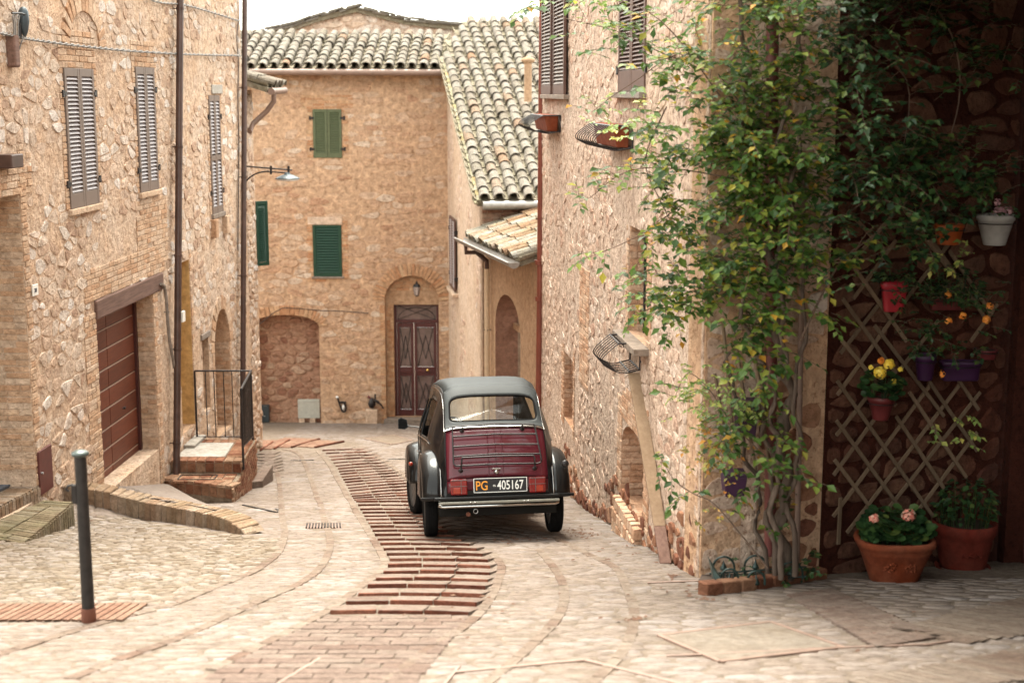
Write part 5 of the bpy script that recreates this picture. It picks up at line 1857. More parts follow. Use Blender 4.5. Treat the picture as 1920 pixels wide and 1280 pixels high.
# --- landing with brick steps
Q1 = gp(438, 941)
zl = atY(435, 912, Q1.y).z
zu = zl + .17
yF = (7 - zu) / .2464
Q2 = atY(479, 823, yF)
U1 = atZ(453, 864, zu)
U0 = LW.P(LW.pix(338, 860)[0], 0, -.02)
U0 = Vector((interp([(0, 0), (1, 1)], 0) + LW.P(-U1.y, 0, -.02).x, U1.y + .02, zu))
Lb = Vector((LW.P(-yF, 0, -.02).x, yF, zu))
Q0 = Vector((LW.P(-Q1.y - .35, 0, -.02).x, Q1.y + .42, zl))
ls = thing('brick_stairs', 'red brick stairs and landing with white mortar top under the black railing', 'stairs', Q1)
def stair_block(front_l, front_r, back_r, back_l, z, hfront, seed):
    rr = random.Random(seed)
    mb = MB(); prism(mb, [front_l.xy, front_r.xy, back_r.xy, back_l.xy], z - 1.1, z - .012)
    o = mb.build('stair_block', M['mortar'], ls)
    pc = Pieces()
    ed = front_r - front_l; ed.z = 0
    nb_ = int(ed.length / .125)
    up = Vector((0, 0, 1)); fwd = up.cross(ed.normalized())
    for i in range(nb_):
        c = front_l + ed * ((i + .5) / nb_)
        c1 = Vector((c.x, c.y, z - .012)) + fwd * .11
        pc.add(rr.choice(UB), ob_mat(c1 - fwd * .006, ed / nb_ * .93, fwd * .23, .016))
        c2 = Vector((c.x, c.y, z - .03 - hfront / 2)) + fwd * .006
        pc.add(rr.choice(UB), ob_mat(c2, ed / nb_ * .93, Vector((0, 0, hfront * .95)), .014))
    # side face: small bricks in courses
    sd3 = back_r - front_r; sd3.z = 0
    ns = int(sd3.length / .13); nv = 14
    for j in range(nv):
        for i in range(ns + 1):
            t = (i + (.5 if j % 2 else 0)) / ns
            if t > 1: continue
            c = front_r + sd3 * t; c = Vector((c.x, c.y, z - .05 - j * .068))
            if c.z < zg(c.x, c.y) - .06: continue
            pc.add(rr.choice(UB), ob_mat(c, sd3.normalized() * .118, Vector((0, 0, .058)), .012))
    pc.build('brick', M['brick_stair'], o, 300)
    return o
lower = stair_block(Q0, Q1, Q1.lerp(Q2, .62), U0 + Vector((0, .3, 0)), zl, .15, 3)
upper = stair_block(U0, Vector((U1.x, U1.y, zu)), Q2, Lb, zu, zu - zl - .03, 4)
# brick floor of the lower tread with an inspection frame, mortar top with brick border on the landing
pc = Pieces()
for i in range(5):
    for j in range(7):
        c = Vector((Q0.x + .25 + j * .165, U1.y - .10 - i * .10, zl - .012))
        if c.x > Q1.x - .1 or c.y < Q1.y + .30: continue
        pc.add(rr.choice(UB), ob_mat(c, Vector((.15, 0, 0)), Vector((0, .09, 0)), .015))
pc.build('brick', M['brick_stair'], lower, 60)
mb = MB()
cx, cy = (Q0.x + Q1.x) / 2 - .05, U1.y - .25
for (a, b, c_, d_) in ((-.25, -.12, .5, .015), (-.25, .12, .5, .015)):
    mb.box((cx, cy + b, zl + .008), (.5, .018, .01))
mb.box((cx - .25, cy, zl + .008), (.018, .24, .01)); mb.box((cx + .25, cy, zl + .008), (.018, .24, .01))
mb.build('inspection_frame', M['iron'], lower)
mb = MB()
prism(mb, [(U0.x + .05, U1.y + .24), (U1.x - .28, U1.y + .24), (Q2.x - .28, yF - .22), (Lb.x + .05, yF - .22)], zu - .02, zu + .004)
mb.build('mortar_top', M['white_stone'], upper)
pc = Pieces()
for i in range(12):
    t = (i + .5) / 12
    c = Vector((U1.x - .14, U1.y + .24, 0)).lerp(Vector((Q2.x - .14, yF - .02, 0)), t); c.z = zu - .012
    pc.add(rr.choice(UB), ob_mat(c, Vector((.25, 0, 0)), Vector((0, (yF - U1.y - .24) / 12 * .9, 0)), .016))
for i in range(7):
    c = Vector((Lb.x + .06 + i * .11, yF - .11, zu - .012))
    pc.add(rr.choice(UB), ob_mat(c, Vector((.10, 0, 0)), Vector((0, .2, 0)), .016))
pc.build('brick', M['brick_stair'], upper, 60)
mb = MB()
uu = LW.pix(350, 820)[0]
LW.box(mb, y0_ + .0, y1_ - .02, zu + .0, zu + .05, -.3, .16)
mb.build('threshold', M['white_stone'], ls, bevel=.008)
blocked.append([tuple(p.xy) for p in (Q0, Q1, Q2, Lb)])
# small brick block beyond the stairs
s1_ = gp(472, 905)
mb = MB(); zt_ = atY(472, 884, s1_.y).z
prism(mb, [(Q2.x + .0, yF - .5), (Q2.x + .16, yF - .4), (Q2.x + .16, yF + .5), (Q2.x, yF + .5)], 0, zg(Q2.x + .2, yF - .5) + .09)
mb.build('side_step', M['brick_tread'], ls, bevel=.01)

# --- railing
ra = thing('stair_railing', 'black iron railing round the brick landing by the left wall', 'railing', (Q2.x, yF, zu))
A0 = LW.P(-yF + .02, 0, .06); zr = atY(480, 694, yF).z
C0 = Vector((Q2.x - .03, yF - .04, 0))
N0 = Vector((U1.x - .02, U1.y - .1, 0)) if False else Vector(atY(454, 800, yF - 1.25)); N0.z = 0
zn = atY(454, 730, yF - 1.25).z
zb_ = atY(420, 817, yF).z
znb = atY(454, 880, yF - 1.25).z
def bar(name, pts, r, par=ra, seg=6):
    mb = MB(); mb.tube(pts, r, seg); return mb.build(name, M['iron'], par)
def z_(p, z): return Vector((p.x, p.y, z))
bar('post', [z_(A0, zu - .05), z_(A0, zr)], .016)
bar('post', [z_(C0, zu - .2), z_(C0, zr)], .016)
bar('post', [z_(N0, znb), z_(N0, zn)], .018)
bar('handrail', [z_(A0, zr), z_(C0, zr)], .014)
bar('handrail', [z_(C0, zr), z_(N0, zn)], .020)
bar('bottom_rail', [z_(A0, zb_), z_(C0, zb_)], .009)
zb2 = znb + .32
bar('bottom_rail', [z_(C0, zb_), z_(N0, zb2)], .009)
for t in (.19, .34, .51, .66, .82):
    p = A0.lerp(C0, t); bar('baluster', [z_(p, zb_), z_(p, zr)], .0075)
for i in range(9):
    t = (i + 1) / 10
    p = C0.lerp(N0, t); bar('baluster', [z_(p, zb_ + (zb2 - zb_) * t), z_(p, zr + (zn - zr) * t)], .0075)

# --- paving stones over the rest of the street
def in_any(x, y):
    for b in blocked:
        if inside(b, x, y): return True
    return False
LPT = {}
for (x, y) in linepts:
    LPT.setdefault((int(x * 2), int(y * 2)), []).append((x, y))
def near_line(x, y, r=.055):
    for i in (-1, 0, 1):
        for j in (-1, 0, 1):
            for (a, b) in LPT.get((int(x * 2) + i, int(y * 2) + j), ()):
                if (a - x) ** 2 + (b - y) ** 2 < r * r: return True
    return False
cobpoly = [tuple(gp(x, y).xy) for x, y in ((-200, 1010), (60, 1015), (140, 968), (250, 972), (456, 1004), (520, 1010), (523, 1034), (499, 1056), (469, 1075), (394, 1105), (319, 1132), (-200, 1132))]
def lay(parent, x0, y0, x1, y1, ax, ay, mat, seed, cond, hr, gap, limit, name='paving_stone'):
    rr = random.Random(seed)
    pc = Pieces()
    for poly in cells(x0, y0, x1, y1, ax, ay, rr, jit=.38, drop=.12):
        cx = sum(p[0] for p in poly) / len(poly); cy = sum(p[1] for p in poly) / len(poly)
        if cx < -5.72 + .048 * cy + .0 or (cy > 10.6 and cx > .42 - .1035 * (cy - 20.5) + .02 and cy < 20.5): continue
        P = Vector((cx, cy, zg(cx, cy)))
        sx, sy, d = proj(P)
        if not (-200 < sx < 2120 and sy < 1420): continue
        if not cond(cx, cy) or in_any(cx, cy) or near_line(cx, cy): continue
        s_ = stone_proto(poly, gap * rr.uniform(.7, 1.6), rr.uniform(*hr), rr, round_=cy < 13, top=.84)
        if not s_: continue
        # lie in the street: local x -> X, y -> up, z -> Y (mirrored to stay right handed)
        gy = (zg(cx, cy + .1) - zg(cx, cy - .1)) / .2; gx = (zg(cx + .1, cy) - zg(cx - .1, cy)) / .2
        ex = Vector((1, 0, gx)).normalized(); ey = Vector((0, 1, gy)).normalized(); up = ex.cross(ey)
        X = Matrix((ex, up, ey)).transposed()
        # local (x, y, z) = (ex, up, ey) is left handed, so flip x inside the stone
        s_[0].V[:, 0] *= -1
        X = Matrix((-ex, up, ey)).transposed().to_4x4(); X.translation = P + up * .002
        pc.add(s_[0], X)
    pc.build(name, mat, parent, limit)
for qd in ([(1235, 1193), (1350, 1242), (1580, 1215), (1445, 1168)], [(683, 823), (736, 834), (773, 826), (737, 816)], [(567, 995), (645, 994), (644, 979), (569, 980)], [(455, 945), (460, 950), (521, 964), (521, 954)], [(1318, 1118), (1560, 1080), (1540, 1060), (1318, 1070)]):
    blocked.append([tuple(gp(*q).xy) for q in qd])
pvs = bpy.data.objects.new('street_paving', None); link(pvs); pvs['kind'] = 'structure'
cob = bpy.data.objects.new('cobbled_forecourt', None); link(cob); cob['kind'] = 'structure'
incob = lambda x, y: inside(cobpoly, x, y)
lay(cob, -7, 7, -.5, 17, .098, .085, M['cobble'], 3, incob, (.005, .014), .005, 300, 'cobble')
lay(pvs, -4.5, 4.6, 6.5, 12.2, .21, .11, M['paving_pale'], 4, lambda x, y: not incob(x, y), (.001, .005), .005, 300)
lay(pvs, -5.5, 12.2, 2.0, 30, .24, .16, M['paving_pale'], 5, lambda x, y: not incob(x, y), (.001, .006), .005, 0)

# --- iron things in the ground
def gquad(name, c, mat, label, cat, h=.006, frame_=None, group=None, z=.010, fr_mat='iron'):
    P = [gp(*q) for q in c]
    t = thing(name, label, cat, sum(P, Vector()) / 4, group=group)
    mb = MB()
    mb.hexa([p + Vector((0, 0, -.02)) for p in P] + [p + Vector((0, 0, z)) for p in P])
    mb.build('cover_plate', mat, t)
    mb = MB()
    for a, b in zip(P, P[1:] + P[:1]):
        d = (b - a).normalized(); n_ = Vector((-d.y, d.x, 0)) * .014
        mb.hexa([a - n_ + Vector((0, 0, -.01)), b - n_ + Vector((0, 0, -.01)), b + n_ + Vector((0, 0, -.01)), a + n_ + Vector((0, 0, -.01)),
                 a - n_ + Vector((0, 0, z + .004)), b - n_ + Vector((0, 0, z + .004)), b + n_ + Vector((0, 0, z + .004)), a + n_ + Vector((0, 0, z + .004))])
    mb.build('frame', M[fr_mat], t)
    return t
gquad('manhole_cover', [(1235, 1193), (1350, 1242), (1580, 1215), (1445, 1168)], M['manhole_fill'], 'large square manhole cover filled with pale paving in the right foreground', 'manhole cover', fr_mat='gutter_brown')
gquad('manhole_cover', [(683, 823), (736, 834), (773, 826), (737, 816)], M['cobble'], 'small diamond-set manhole cover beyond the left side of the car', 'manhole cover', fr_mat='gutter_brown')
P = [gp(571, 991), gp(641, 990), gp(640, 982), gp(573, 983)]
t = thing('drain_grate', 'small iron drain grate in the pale paving left of the brick ramp', 'drain grate', P[0])
mb = MB(); mb.hexa([p + Vector((0, 0, -.03)) for p in P] + [p + Vector((0, 0, .006)) for p in P]); mb.build('grate_frame', M['gutter_brown'], t)
for i in range(12):
    a = P[0].lerp(P[1], (i + .5) / 12); b = P[3].lerp(P[2], (i + .5) / 12)
    mb = MB(); mb.tube([a + Vector((0, 0, .012)), b + Vector((0, 0, .012))], .009, 5); mb.build('grate_bar', M['iron'], t)
def flat_bar(name, pts, wd_, mat, label, cat):
    mb = MB()
    Q = [gp(*p) for p in pts]
    for a, b in zip(Q, Q[1:]):
        d = (b - a).normalized(); n_ = Vector((-d.y, d.x, 0)) * wd_
        mb.hexa([a - n_, b - n_, b + n_, a + n_] + [p + Vector((0, 0, .013)) for p in (a - n_, b - n_, b + n_, a + n_)])
    o = mb.build(name, mat, None); tag(o, label, cat)
flat_bar('drain_channel', [(850, 1262), (1096, 1239), (1275, 1284), (1400, 1320)], .012, M['pipe_grey'], 'dark slot drain running across the paving at the bottom of the picture', 'drain')
flat_bar('metal_strip', [(500, 1297), (600, 1236)], .008, M['pipe_grey'], 'bare metal strip crossing the tan brick paving at the bottom left of centre', 'metal strip')
flat_bar('metal_strip', [(830, 1290), (862, 1250)], .007, M['pipe_grey'], 'short bare metal strip right of the tan brick paving', 'metal strip')
flat_bar('metal_strip', [(1214, 1094), (1316, 1090)], .012, M['pipe_grey'], 'thin metal strip in the paving before the wooden plank', 'metal strip')
flat_bar('metal_strip', [(455, 947), (520, 961), (521, 956), (458, 943)], .008, M['iron'], 'narrow iron channel frame in the paving near the end of the curved kerb', 'metal strip')
flat_bar('metal_strip', [(545, 864), (588, 863)], .012, M['iron'], 'short dark bar in the paving just beyond the brick stairs', 'metal strip')
flat_bar('metal_strip', [(728, 861), (770, 861)], .012, M['iron'], 'short dark bar in the paving left of the front wheel of the car', 'metal strip')
flat_bar('metal_strip', [(1250, 1232), (1580, 1216), (1740, 1210), (2060, 1156)], .008, M['pipe_grey'], 'long dark joint strip below the brick fields at the right', 'metal strip')
flat_bar('metal_strip', [(1500, 1120), (1760, 1196)], .008, M['pipe_grey'], 'dark joint strip along the slanting brick field at the right', 'metal strip')

# --- scattered leaf litter and grit
mb = MB(); rr = random.Random(4)
spots = [(1185, 1163, 26, 5, 26), (1260, 1083, 14, 4, 16), (975, 1012, 60, 8, 60), (1090, 1002, 36, 8, 50), (1300, 1110, 50, 14, 22), (1150, 1040, 90, 25, 30), (1320, 1128, 20, 6, 16), (1080, 1000, 40, 10, 30), (1700, 1190, 160, 50, 16), (140, 975, 60, 8, 30), (220, 950, 18, 4, 18), (1230, 1025, 60, 12, 50), (1000, 1120, 200, 60, 30)]
for (x, y, sx, sy, k) in spots:
    for _ in range(k):
        p = gp(x + rr.gauss(0, sx * .5), y + rr.gauss(0, sy * .5))
        a = rr.uniform(0, 6.3); l = rr.uniform(.008, .03)
        e_ = Vector((math.cos(a), math.sin(a), 0)) * l; f_ = Vector((-math.sin(a), math.cos(a), 0)) * l * .45
        z0 = Vector((0, 0, .014))
        mb.add([p + z0 - e_, p + z0 + f_ + Vector((0, 0, .006)), p + z0 + e_ + Vector((0, 0, .004)), p + z0 - f_], [(0, 1, 2, 3)])
o = mb.build('leaf_litter', M['debris'], None); o['kind'] = 'stuff'; o['label'] = 'dry leaves and grit scattered on the street'

# ================================================================== CAR
def m_paint(name, col, rough=.22, coat=1.0):
    m = NT(name)
    n = m.noise(3, 5)
    n2 = m.noise(120, 3)
    r = m.ramp(n, [(.3, (rough * .8,) * 3), (.75, (rough * 1.7,) * 3)])
    c = m.mix(col, tuple(min(1, x * 1.4 + .003) for x in col), m.math('MULTIPLY', m.math('SUBTRACT', n, .45, True), 1.2))
    m.b.inputs['Coat Weight'].default_value = coat
    m.b.inputs['Coat Roughness'].default_value = .05
    return m.done(c, r, m.bump(n2, .02, .002), 0, .12)
M['paint_black'] = m_paint('paint_black', (.003, .0028, .003), .40, .40)
M['paint_maroon'] = m_paint('paint_maroon', (.072, .008, .014), .3, .6)
M['canvas'] = m_flat('canvas', (.014, .017, .018), .62, 0, .18, spec=.3, scale=9, bump=.12)
M['rubber'] = m_flat('rubber', (.007, .0065, .0065), .9, 0, .3, scale=30, spec=.1)
M['chrome'] = m_flat('chrome', (.40, .39, .38), .16, 1.0, .05)
M['cream'] = m_flat('cream', (.20, .19, .16), .35, .1)
M['rim'] = m_flat('rim', (.12, .12, .12), .4, .4)
M['interior'] = m_flat('interior', (.012, .011, .010), .9, spec=.05)
M['seat_cloth'] = m_flat('seat_cloth', (.03, .025, .024), .9)
M['lamp_red'] = m_flat('lamp_red', (.17, .003, .004), .15, 0, .2, spec=.3, coat=1)
M['lamp_amber'] = m_flat('lamp_amber', (.26, .02, .006), .15, 0, .2, spec=.3, coat=1)
M['plate_black'] = m_flat('plate_black', (.012, .012, .014), .35)
M['plate_white'] = m_flat('plate_white', (.75, .75, .72), .4, 0, .02)
M['plate_orange'] = m_flat('plate_orange', (.75, .30, .035), .4, 0, .02)
def m_glass(name, tint=(.88, .92, .9)):
    m = bpy.data.materials.new(name); m.use_nodes = True
    t = m.node_tree
    for n in list(t.nodes): t.nodes.remove(n)
    o = t.nodes.new('ShaderNodeOutputMaterial')
    tr = t.nodes.new('ShaderNodeBsdfTransparent'); tr.inputs[0].default_value = (*tint, 1)
    gl = t.nodes.new('ShaderNodeBsdfGlossy'); gl.inputs['Roughness'].default_value = .03
    lw_ = t.nodes.new('ShaderNodeLayerWeight'); fr = t.nodes.new('ShaderNodeMath'); fr.operation = 'MULTIPLY_ADD'; fr.inputs[1].default_value = .22; fr.inputs[2].default_value = .02
    p_ = t.nodes.new('ShaderNodeMath'); p_.operation = 'POWER'; p_.inputs[1].default_value = 3; t.links.new(lw_.outputs['Facing'], p_.inputs[0]); t.links.new(p_.outputs[0], fr.inputs[0])
    mx = t.nodes.new('ShaderNodeMixShader')
    t.links.new(fr.outputs[0], mx.inputs[0]); t.links.new(tr.outputs[0], mx.inputs[1]); t.links.new(gl.outputs[0], mx.inputs[2])
    t.links.new(mx.outputs[0], o.inputs[0])
    return m
M['glass'] = m_glass('glass')

HEAD = rad(7.2)
ax_ = gp(924, 1003)
heading = Vector((-math.sin(HEAD), math.cos(HEAD), 0))
CS = .972
front_ = ax_ + heading * 2.4
pitch_ = math.atan2(zg(front_.x, front_.y) - zg(ax_.x, ax_.y), 2.4)
car = bpy.data.objects.new('parked_car', None)
Rm = Matrix.Rotation(HEAD, 4, 'Z') @ Matrix.Rotation(pitch_, 4, 'X')
org = ax_ - (Rm @ Vector((0, .62 * CS, 0))) + Vector((0, 0, .012))
car.matrix_basis = Matrix.Translation(org) @ Rm @ Matrix.Scale(CS, 4)
link(car)
tag(car, 'old maroon and black small car with grey canvas roof, parked on the brick ramp', 'car')

PR = [(.05, .50, .50, .53), (.06, .62, .505, .545), (.10, .76, .505, .555), (.16, .92, .50, .57), (.245, 1.095, .49, .585), (.285, 1.14, .485, .59),
      (.40, 1.30, .475, .60), (.50, 1.42, .470, .61), (.62, 1.505, .470, .62), (.80, 1.555, .475, .635), (1.1, 1.588, .49, .655), (1.45, 1.595, .50, .665),
      (1.8, 1.58, .49, .66), (2.05, 1.53, .49, .65), (2.34, .97, .50, .60), (2.48, .92, .46, .52), (2.8, .85, .38, .44), (3.2, .76, .32, .37), (3.5, .62, .28, .32), (3.6, .45, .26, .30)]
def prof(p):
    i = int(min(max(p, 0), len(PR) - 1.0001)); t = p - i
    a, b, c, d = PR[max(0, i - 1)], PR[i], PR[min(i + 1, len(PR) - 1)], PR[min(i + 2, len(PR) - 1)]
    return tuple(.5 * (2 * b[k] + (c[k] - a[k]) * t + (2 * a[k] - 5 * b[k] + 4 * c[k] - d[k]) * t * t + (3 * b[k] - a[k] - 3 * c[k] + d[k]) * t ** 3) for k in range(4))
def topz(zt, s): return zt - .012 * s * s - (.055 if zt > 1.3 else .02 + .035 * sstep(1.1, 1.3, zt)) * abs(s) ** 9
def top(p, s, off=0):
    y, zt, wt, W = prof(p)
    y2, z2, _, _ = prof(min(p + .05, len(PR) - 1.001)); y1, z1, _, _ = prof(max(p - .05, 0))
    n = Vector((0, -(z2 - z1), (y2 - y1))).normalized()
    P = Vector((wt * s, y, topz(zt, s)))
    return P + n * off
FR = [0, .21, .42, .56, .88, 1.0]
def side(p, f):
    y, zt, wt, W = prof(p)
    zc_ = topz(zt, 1.0)
    z = .34 + (zc_ - .34) * f
    k = sstep(.52, 1.06, (z - .34) / max(.3, (zc_ - .34)) ) if zc_ > .8 else sstep(.3, 1.0, f)
    x = W + (wt - W) * k
    if z < .5: x -= .03 * (1 - (z - .34) / .16)
    return Vector((x, y, z))
ST = [i / 3 for i in range(0, 57)] + [18.99]
mb = MB()
for sg in (-1, 1):
    V = []; 
    ff = [0, .1, .21, .32, .42, .49, .56, .66, .77, .88, .94, 1.0]
    for p in ST:
        for f in ff:
            q = side(p, f); V.append((q.x * sg, q.y, q.z))
    nf = len(ff)
    F = []
    for i in range(len(ST) - 1):
        ym = prof((ST[i] + ST[i + 1]) / 2)[0]
        for j in range(nf - 1):
            if 6 <= j <= 8 and (.80 < ym < 1.36 or 1.42 < ym < 1.95): continue
            q = (i * nf + j, (i + 1) * nf + j, (i + 1) * nf + j + 1, i * nf + j + 1)
            F.append(q if sg > 0 else q[::-1])
    mb.add(V, F, 0, True)
# bonnet and scuttle
V = []; F = []
PS = [14 + i / 4 for i in range(20)] + [18.99]
SS = [-1 + i / 6 for i in range(13)]
for p in PS:
    for s_ in SS: V.append(top(p, s_))
for i in range(len(PS) - 1):
    for j in range(12):
        F.append((i * 13 + j, i * 13 + j + 1, (i + 1) * 13 + j + 1, (i + 1) * 13 + j))
mb.add(V, F, 1, True)
# front and rear closing
e = [top(18.99, s_) for s_ in SS]
mb.add(e + [Vector((.26, 3.60, .30)), Vector((-.26, 3.60, .30))], [tuple(range(13)) + (13, 14)])
e = [top(0, s_) for s_ in SS]
mb.add(e + [Vector((.5, .05, .36)), Vector((-.5, .05, .36))], [tuple(range(13))[::-1] + (14, 13)])
M['paint_matte'] = m_flat('paint_matte', (.012, .010, .010), 1.0, 0, .3, spec=0)  # dull black without sheen, to keep sky reflections off the bonnet
body = mb.build('body', [M['paint_black'], M['paint_matte']], car, local=True)
md = body.modifiers.new('skin', 'SOLIDIFY'); md.thickness = .012; md.offset = -1

def patch(p0, p1, s0, s1, np_, ns, mat, name, off=.004, hole=None, thick=.010, mats=None):
    V = []; F = []
    if hole is None:
        for i in range(np_ + 1):
            for j in range(ns + 1):
                V.append(top(p0 + (p1 - p0) * i / np_, s0 + (s1 - s0) * j / ns, off))
        for i in range(np_):
            for j in range(ns):
                a = i * (ns + 1) + j
                F.append((a, a + 1, a + ns + 2, a + ns + 1))
    else:
        hp0, hp1, hs0, hs1, rc = hole
        N = 64; K = 6
        outer = []; inner = []
        hc = ((hp0 + hp1) / 2, (hs0 + hs1) / 2); hh = ((hp1 - hp0) / 2, (hs1 - hs0) / 2)
        for k in range(N):
            a = 2 * math.pi * k / N
            c, s_ = math.cos(a), math.sin(a)
            m_ = max(abs(c), abs(s_))
            cx, cy = c / m_, s_ / m_
            oc = ((p0 + p1) / 2, (s0 + s1) / 2); oh = ((p1 - p0) / 2, (s1 - s0) / 2)
            outer.append((oc[0] + oh[0] * cx, oc[1] + oh[1] * cy))
            q = 1 / (abs(c) ** rc + abs(s_) ** rc) ** (1 / rc)
            inner.append((hc[0] + hh[0] * c * q, hc[1] + hh[1] * s_ * q))
        for k in range(K + 1):
            t = k / K
            for a, b in zip(outer, inner):
                V.append(top(a[0] + (b[0] - a[0]) * t, a[1] + (b[1] - a[1]) * t, off))
        for k in range(K):
            for j in range(N):
                F.append((k * N + j, k * N + (j + 1) % N, (k + 1) * N + (j + 1) % N, (k + 1) * N + j))
    mb = MB(); mb.add(V, F, 0, True)
    o = mb.build(name, mat, car, local=True)
    md = o.modifiers.new('skin', 'SOLIDIFY'); md.thickness = thick; md.offset = -1
    return o
lid = patch(1.02, 3.95, -.985, .985, 14, 14, M['paint_maroon'], 'boot_lid', .006)
patch(.0, .98, -.985, .985, 4, 14, M['paint_maroon'], 'rear_panel', .004)
RWN = (5.15, 6.86, -.91, .91, 6.5)
patch(4.12, 8.0, -1, 1, 20, 14, M['canvas'], 'canvas_roof', .005, hole=RWN)
patch(8.0, 13.0, -1, 1, 20, 14, M['canvas'], 'canvas_top', .005)
patch(13.0, 14.0, -1, 1, 8, 14, M['paint_black'], 'windscreen_frame', .003, hole=(13.10, 13.93, -.90, .90, 7))
def loop_on(hole, off, n=64, grow_=0):
    hp0, hp1, hs0, hs1, rc = hole
    hc = ((hp0 + hp1) / 2, (hs0 + hs1) / 2); hh = ((hp1 - hp0) / 2, (hs1 - hs0) / 2)
    out = []
    for k in range(n + 1):
        a = 2 * math.pi * k / n
        c, s_ = math.cos(a), math.sin(a)
        q = 1 / (abs(c) ** rc + abs(s_) ** rc) ** (1 / rc)
        out.append(top(hc[0] + hh[0] * c * q, hc[1] + hh[1] * s_ * q, off))
    return out
def window(hole, name):
    mb = MB(); L_ = loop_on(hole, .002)[:-1]
    c = sum(L_, Vector()) / len(L_)
    mb.add(L_ + [c], [(i, (i + 1) % 64, 64) for i in range(64)])
    o = mb.build(name, M['glass'], car, local=True)
    mb = MB(); mb.tube(loop_on(hole, .006), .012, 6, caps=False)
    mb.build('window_rubber', M['rubber'], o, local=True)
    return o
window(RWN, 'rear_window'); window((13.10, 13.93, -.90, .90, 7), 'windscreen')
for sg in (-1, 1):
    for (ya, yb) in ((.82, 1.36), (1.42, 1.93)):
        pa = min(ST, key=lambda p: abs(prof(p)[0] - ya)); pb = min(ST, key=lambda p: abs(prof(p)[0] - yb))
        mb = MB(); Q = []
        for (p, f) in ((pa, .56), (pb, .56), (pb, .88), (pa, .88)):
            q = side(p, f); Q.append(Vector((q.x * sg * .998, q.y, q.z)))
        mb.add(Q, [(0, 1, 2, 3)]); mb.build('side_window', M['glass'], car, local=True)
    # chrome lines along window sill and roof gutter
    mb = MB()
    mb.tube([Vector((side(p, .54).x * sg + sg * .006, side(p, .54).y, side(p, .54).z)) for p in [8 + i / 2 for i in range(12)]], .007, 5)
    mb.tube([Vector((side(p, .97).x * sg + sg * .006, side(p, .97).y, side(p, .97).z)) for p in [4.5 + i / 2 for i in range(18)]], .0025, 5)
    mb.build('side_trim', M['chrome'], car, local=True)
    mb = MB()
    for yy in (1.39, 2.0):
        p = min([i / 20 for i in range(400)], key=lambda p: abs(prof(p)[0] - yy) if p > 8 else 9)
        mb.tube([Vector((side(p, f).x * sg + sg * .002, yy, side(p, f).z)) for f in (.05, .2, .4, .55, .7, .88)], .005, 4)
    mb.build('door_gap', M['rubber'], car, local=True)
    for yy in (1.25, 1.85):
        mb = MB(); mb.box((sg * .668, yy - .02, .80), (.03, .10, .02)); mb.build('door_handle', M['chrome'], car, local=True, bevel=.006)
# chrome strip between lid and canvas
mb = MB(); mb.tube([top(4.04, s_ / 10, .012) for s_ in range(-10, 11)], .011, 6); mb.build('chrome_strip', M['chrome'], car, local=True)
# lid pressings and its seam
mb = MB()
for s_ in (-.16, -.02, .12):
    mb.tube([top(1.1 + i * .19, s_, .007) for i in range(15)], .006, 5)
mb.build('lid_rib', M['paint_maroon'], lid, local=True)
mb = MB(); mb.tube([top(p, -.99, .006) for p in (1.0, 1.6, 2.3, 3.0, 3.9)], .004, 4); mb.tube([top(p, .99, .006) for p in (1.0, 1.6, 2.3, 3.0, 3.9)], .004, 4)
mb.tube([top(1.0, s_ / 8, .004) for s_ in range(-8, 9)], .004, 4)
mb.build('lid_seam', M['rubber'], lid, local=True)
mb = MB()
c = top(1.35, -.02, .02)
mb.lathe([(0, 0), (.022, 0), (.026, .012), (.018, .024), (0, .026)], c, 14, axis=Matrix.Rotation(math.pi / 2, 3, 'X'))
mb.box(c + Vector((0, -.012, .03)), (.085, .018, .014)); mb.box(c + Vector((0, -.01, .012)), (.014, .016, .03))
mb.build('lid_lock', M['chrome'], lid, local=True, bevel=.002)

# luggage rack
rk = bpy.data.objects.new('luggage_rack', None); link(rk, car, local=True)
def tp(z, s_, off):
    """point on the lid at height z"""
    lo, hi = 0.0, 5.0
    for _ in range(30):
        m_ = (lo + hi) / 2
        if prof(m_)[1] < z: lo = m_
        else: hi = m_
    return top(lo, s_, off)
def rbar(name, pts, r=.0085):
    mb = MB(); mb.tube(catmull(pts, 3) if len(pts) > 3 else pts, r, 6); return mb.build(name, M['iron'], rk, local=True)
O = .055
fr_pts = [tp(1.09, -.86, O), tp(.95, -.855, O), tp(.82, -.85, O), tp(.76, -.845, O), tp(.735, -.80, O), tp(.73, -.6, O), tp(.73, 0, O), tp(.73, .6, O), tp(.735, .80, O), tp(.76, .86, O), tp(.82, .855, O), tp(.95, .83, O), tp(1.09, .81, O)]
rbar('rack_frame', fr_pts); rbar('rack_rail', [tp(1.10, -.86, O), tp(1.105, 0, O), tp(1.10, .81, O)])
for z, a, b in ((1.01, -.855, .82), (.915, -.85, .83), (.825, -.85, .845)):
    rbar('rack_rail', [tp(z, a, O), tp(z, 0, O), tp(z, b, O)])
rbar('rack_hoop', [tp(.69, -.71, .02), tp(.73, -.70, O + .03), tp(.785, -.69, O + .05), tp(.79, -.6, O + .05), tp(.79, 0, O + .05), tp(.79, .6, O + .05), tp(.785, .71, O + .05), tp(.73, .72, O + .03), tp(.69, .73, .02)], .008)
for (z, s_) in ((1.075, -.66), (1.075, .56), (.695, -.71), (.695, .73)):
    mb = MB()
    a, b = tp(z, s_, .0), tp(z, s_, O)
    mb.tube([a, b], .011, 8); mb.lathe([(0, 0), (.022, 0), (.024, .008), (.014, .02), (0, .022)], a, 12, axis=Matrix.Rotation(math.pi / 2, 3, 'X'))
    mb.tube([b, b + Vector((0, 0, .03))], .009, 6)
    mb.build('rack_foot', M['iron'], rk, local=True)

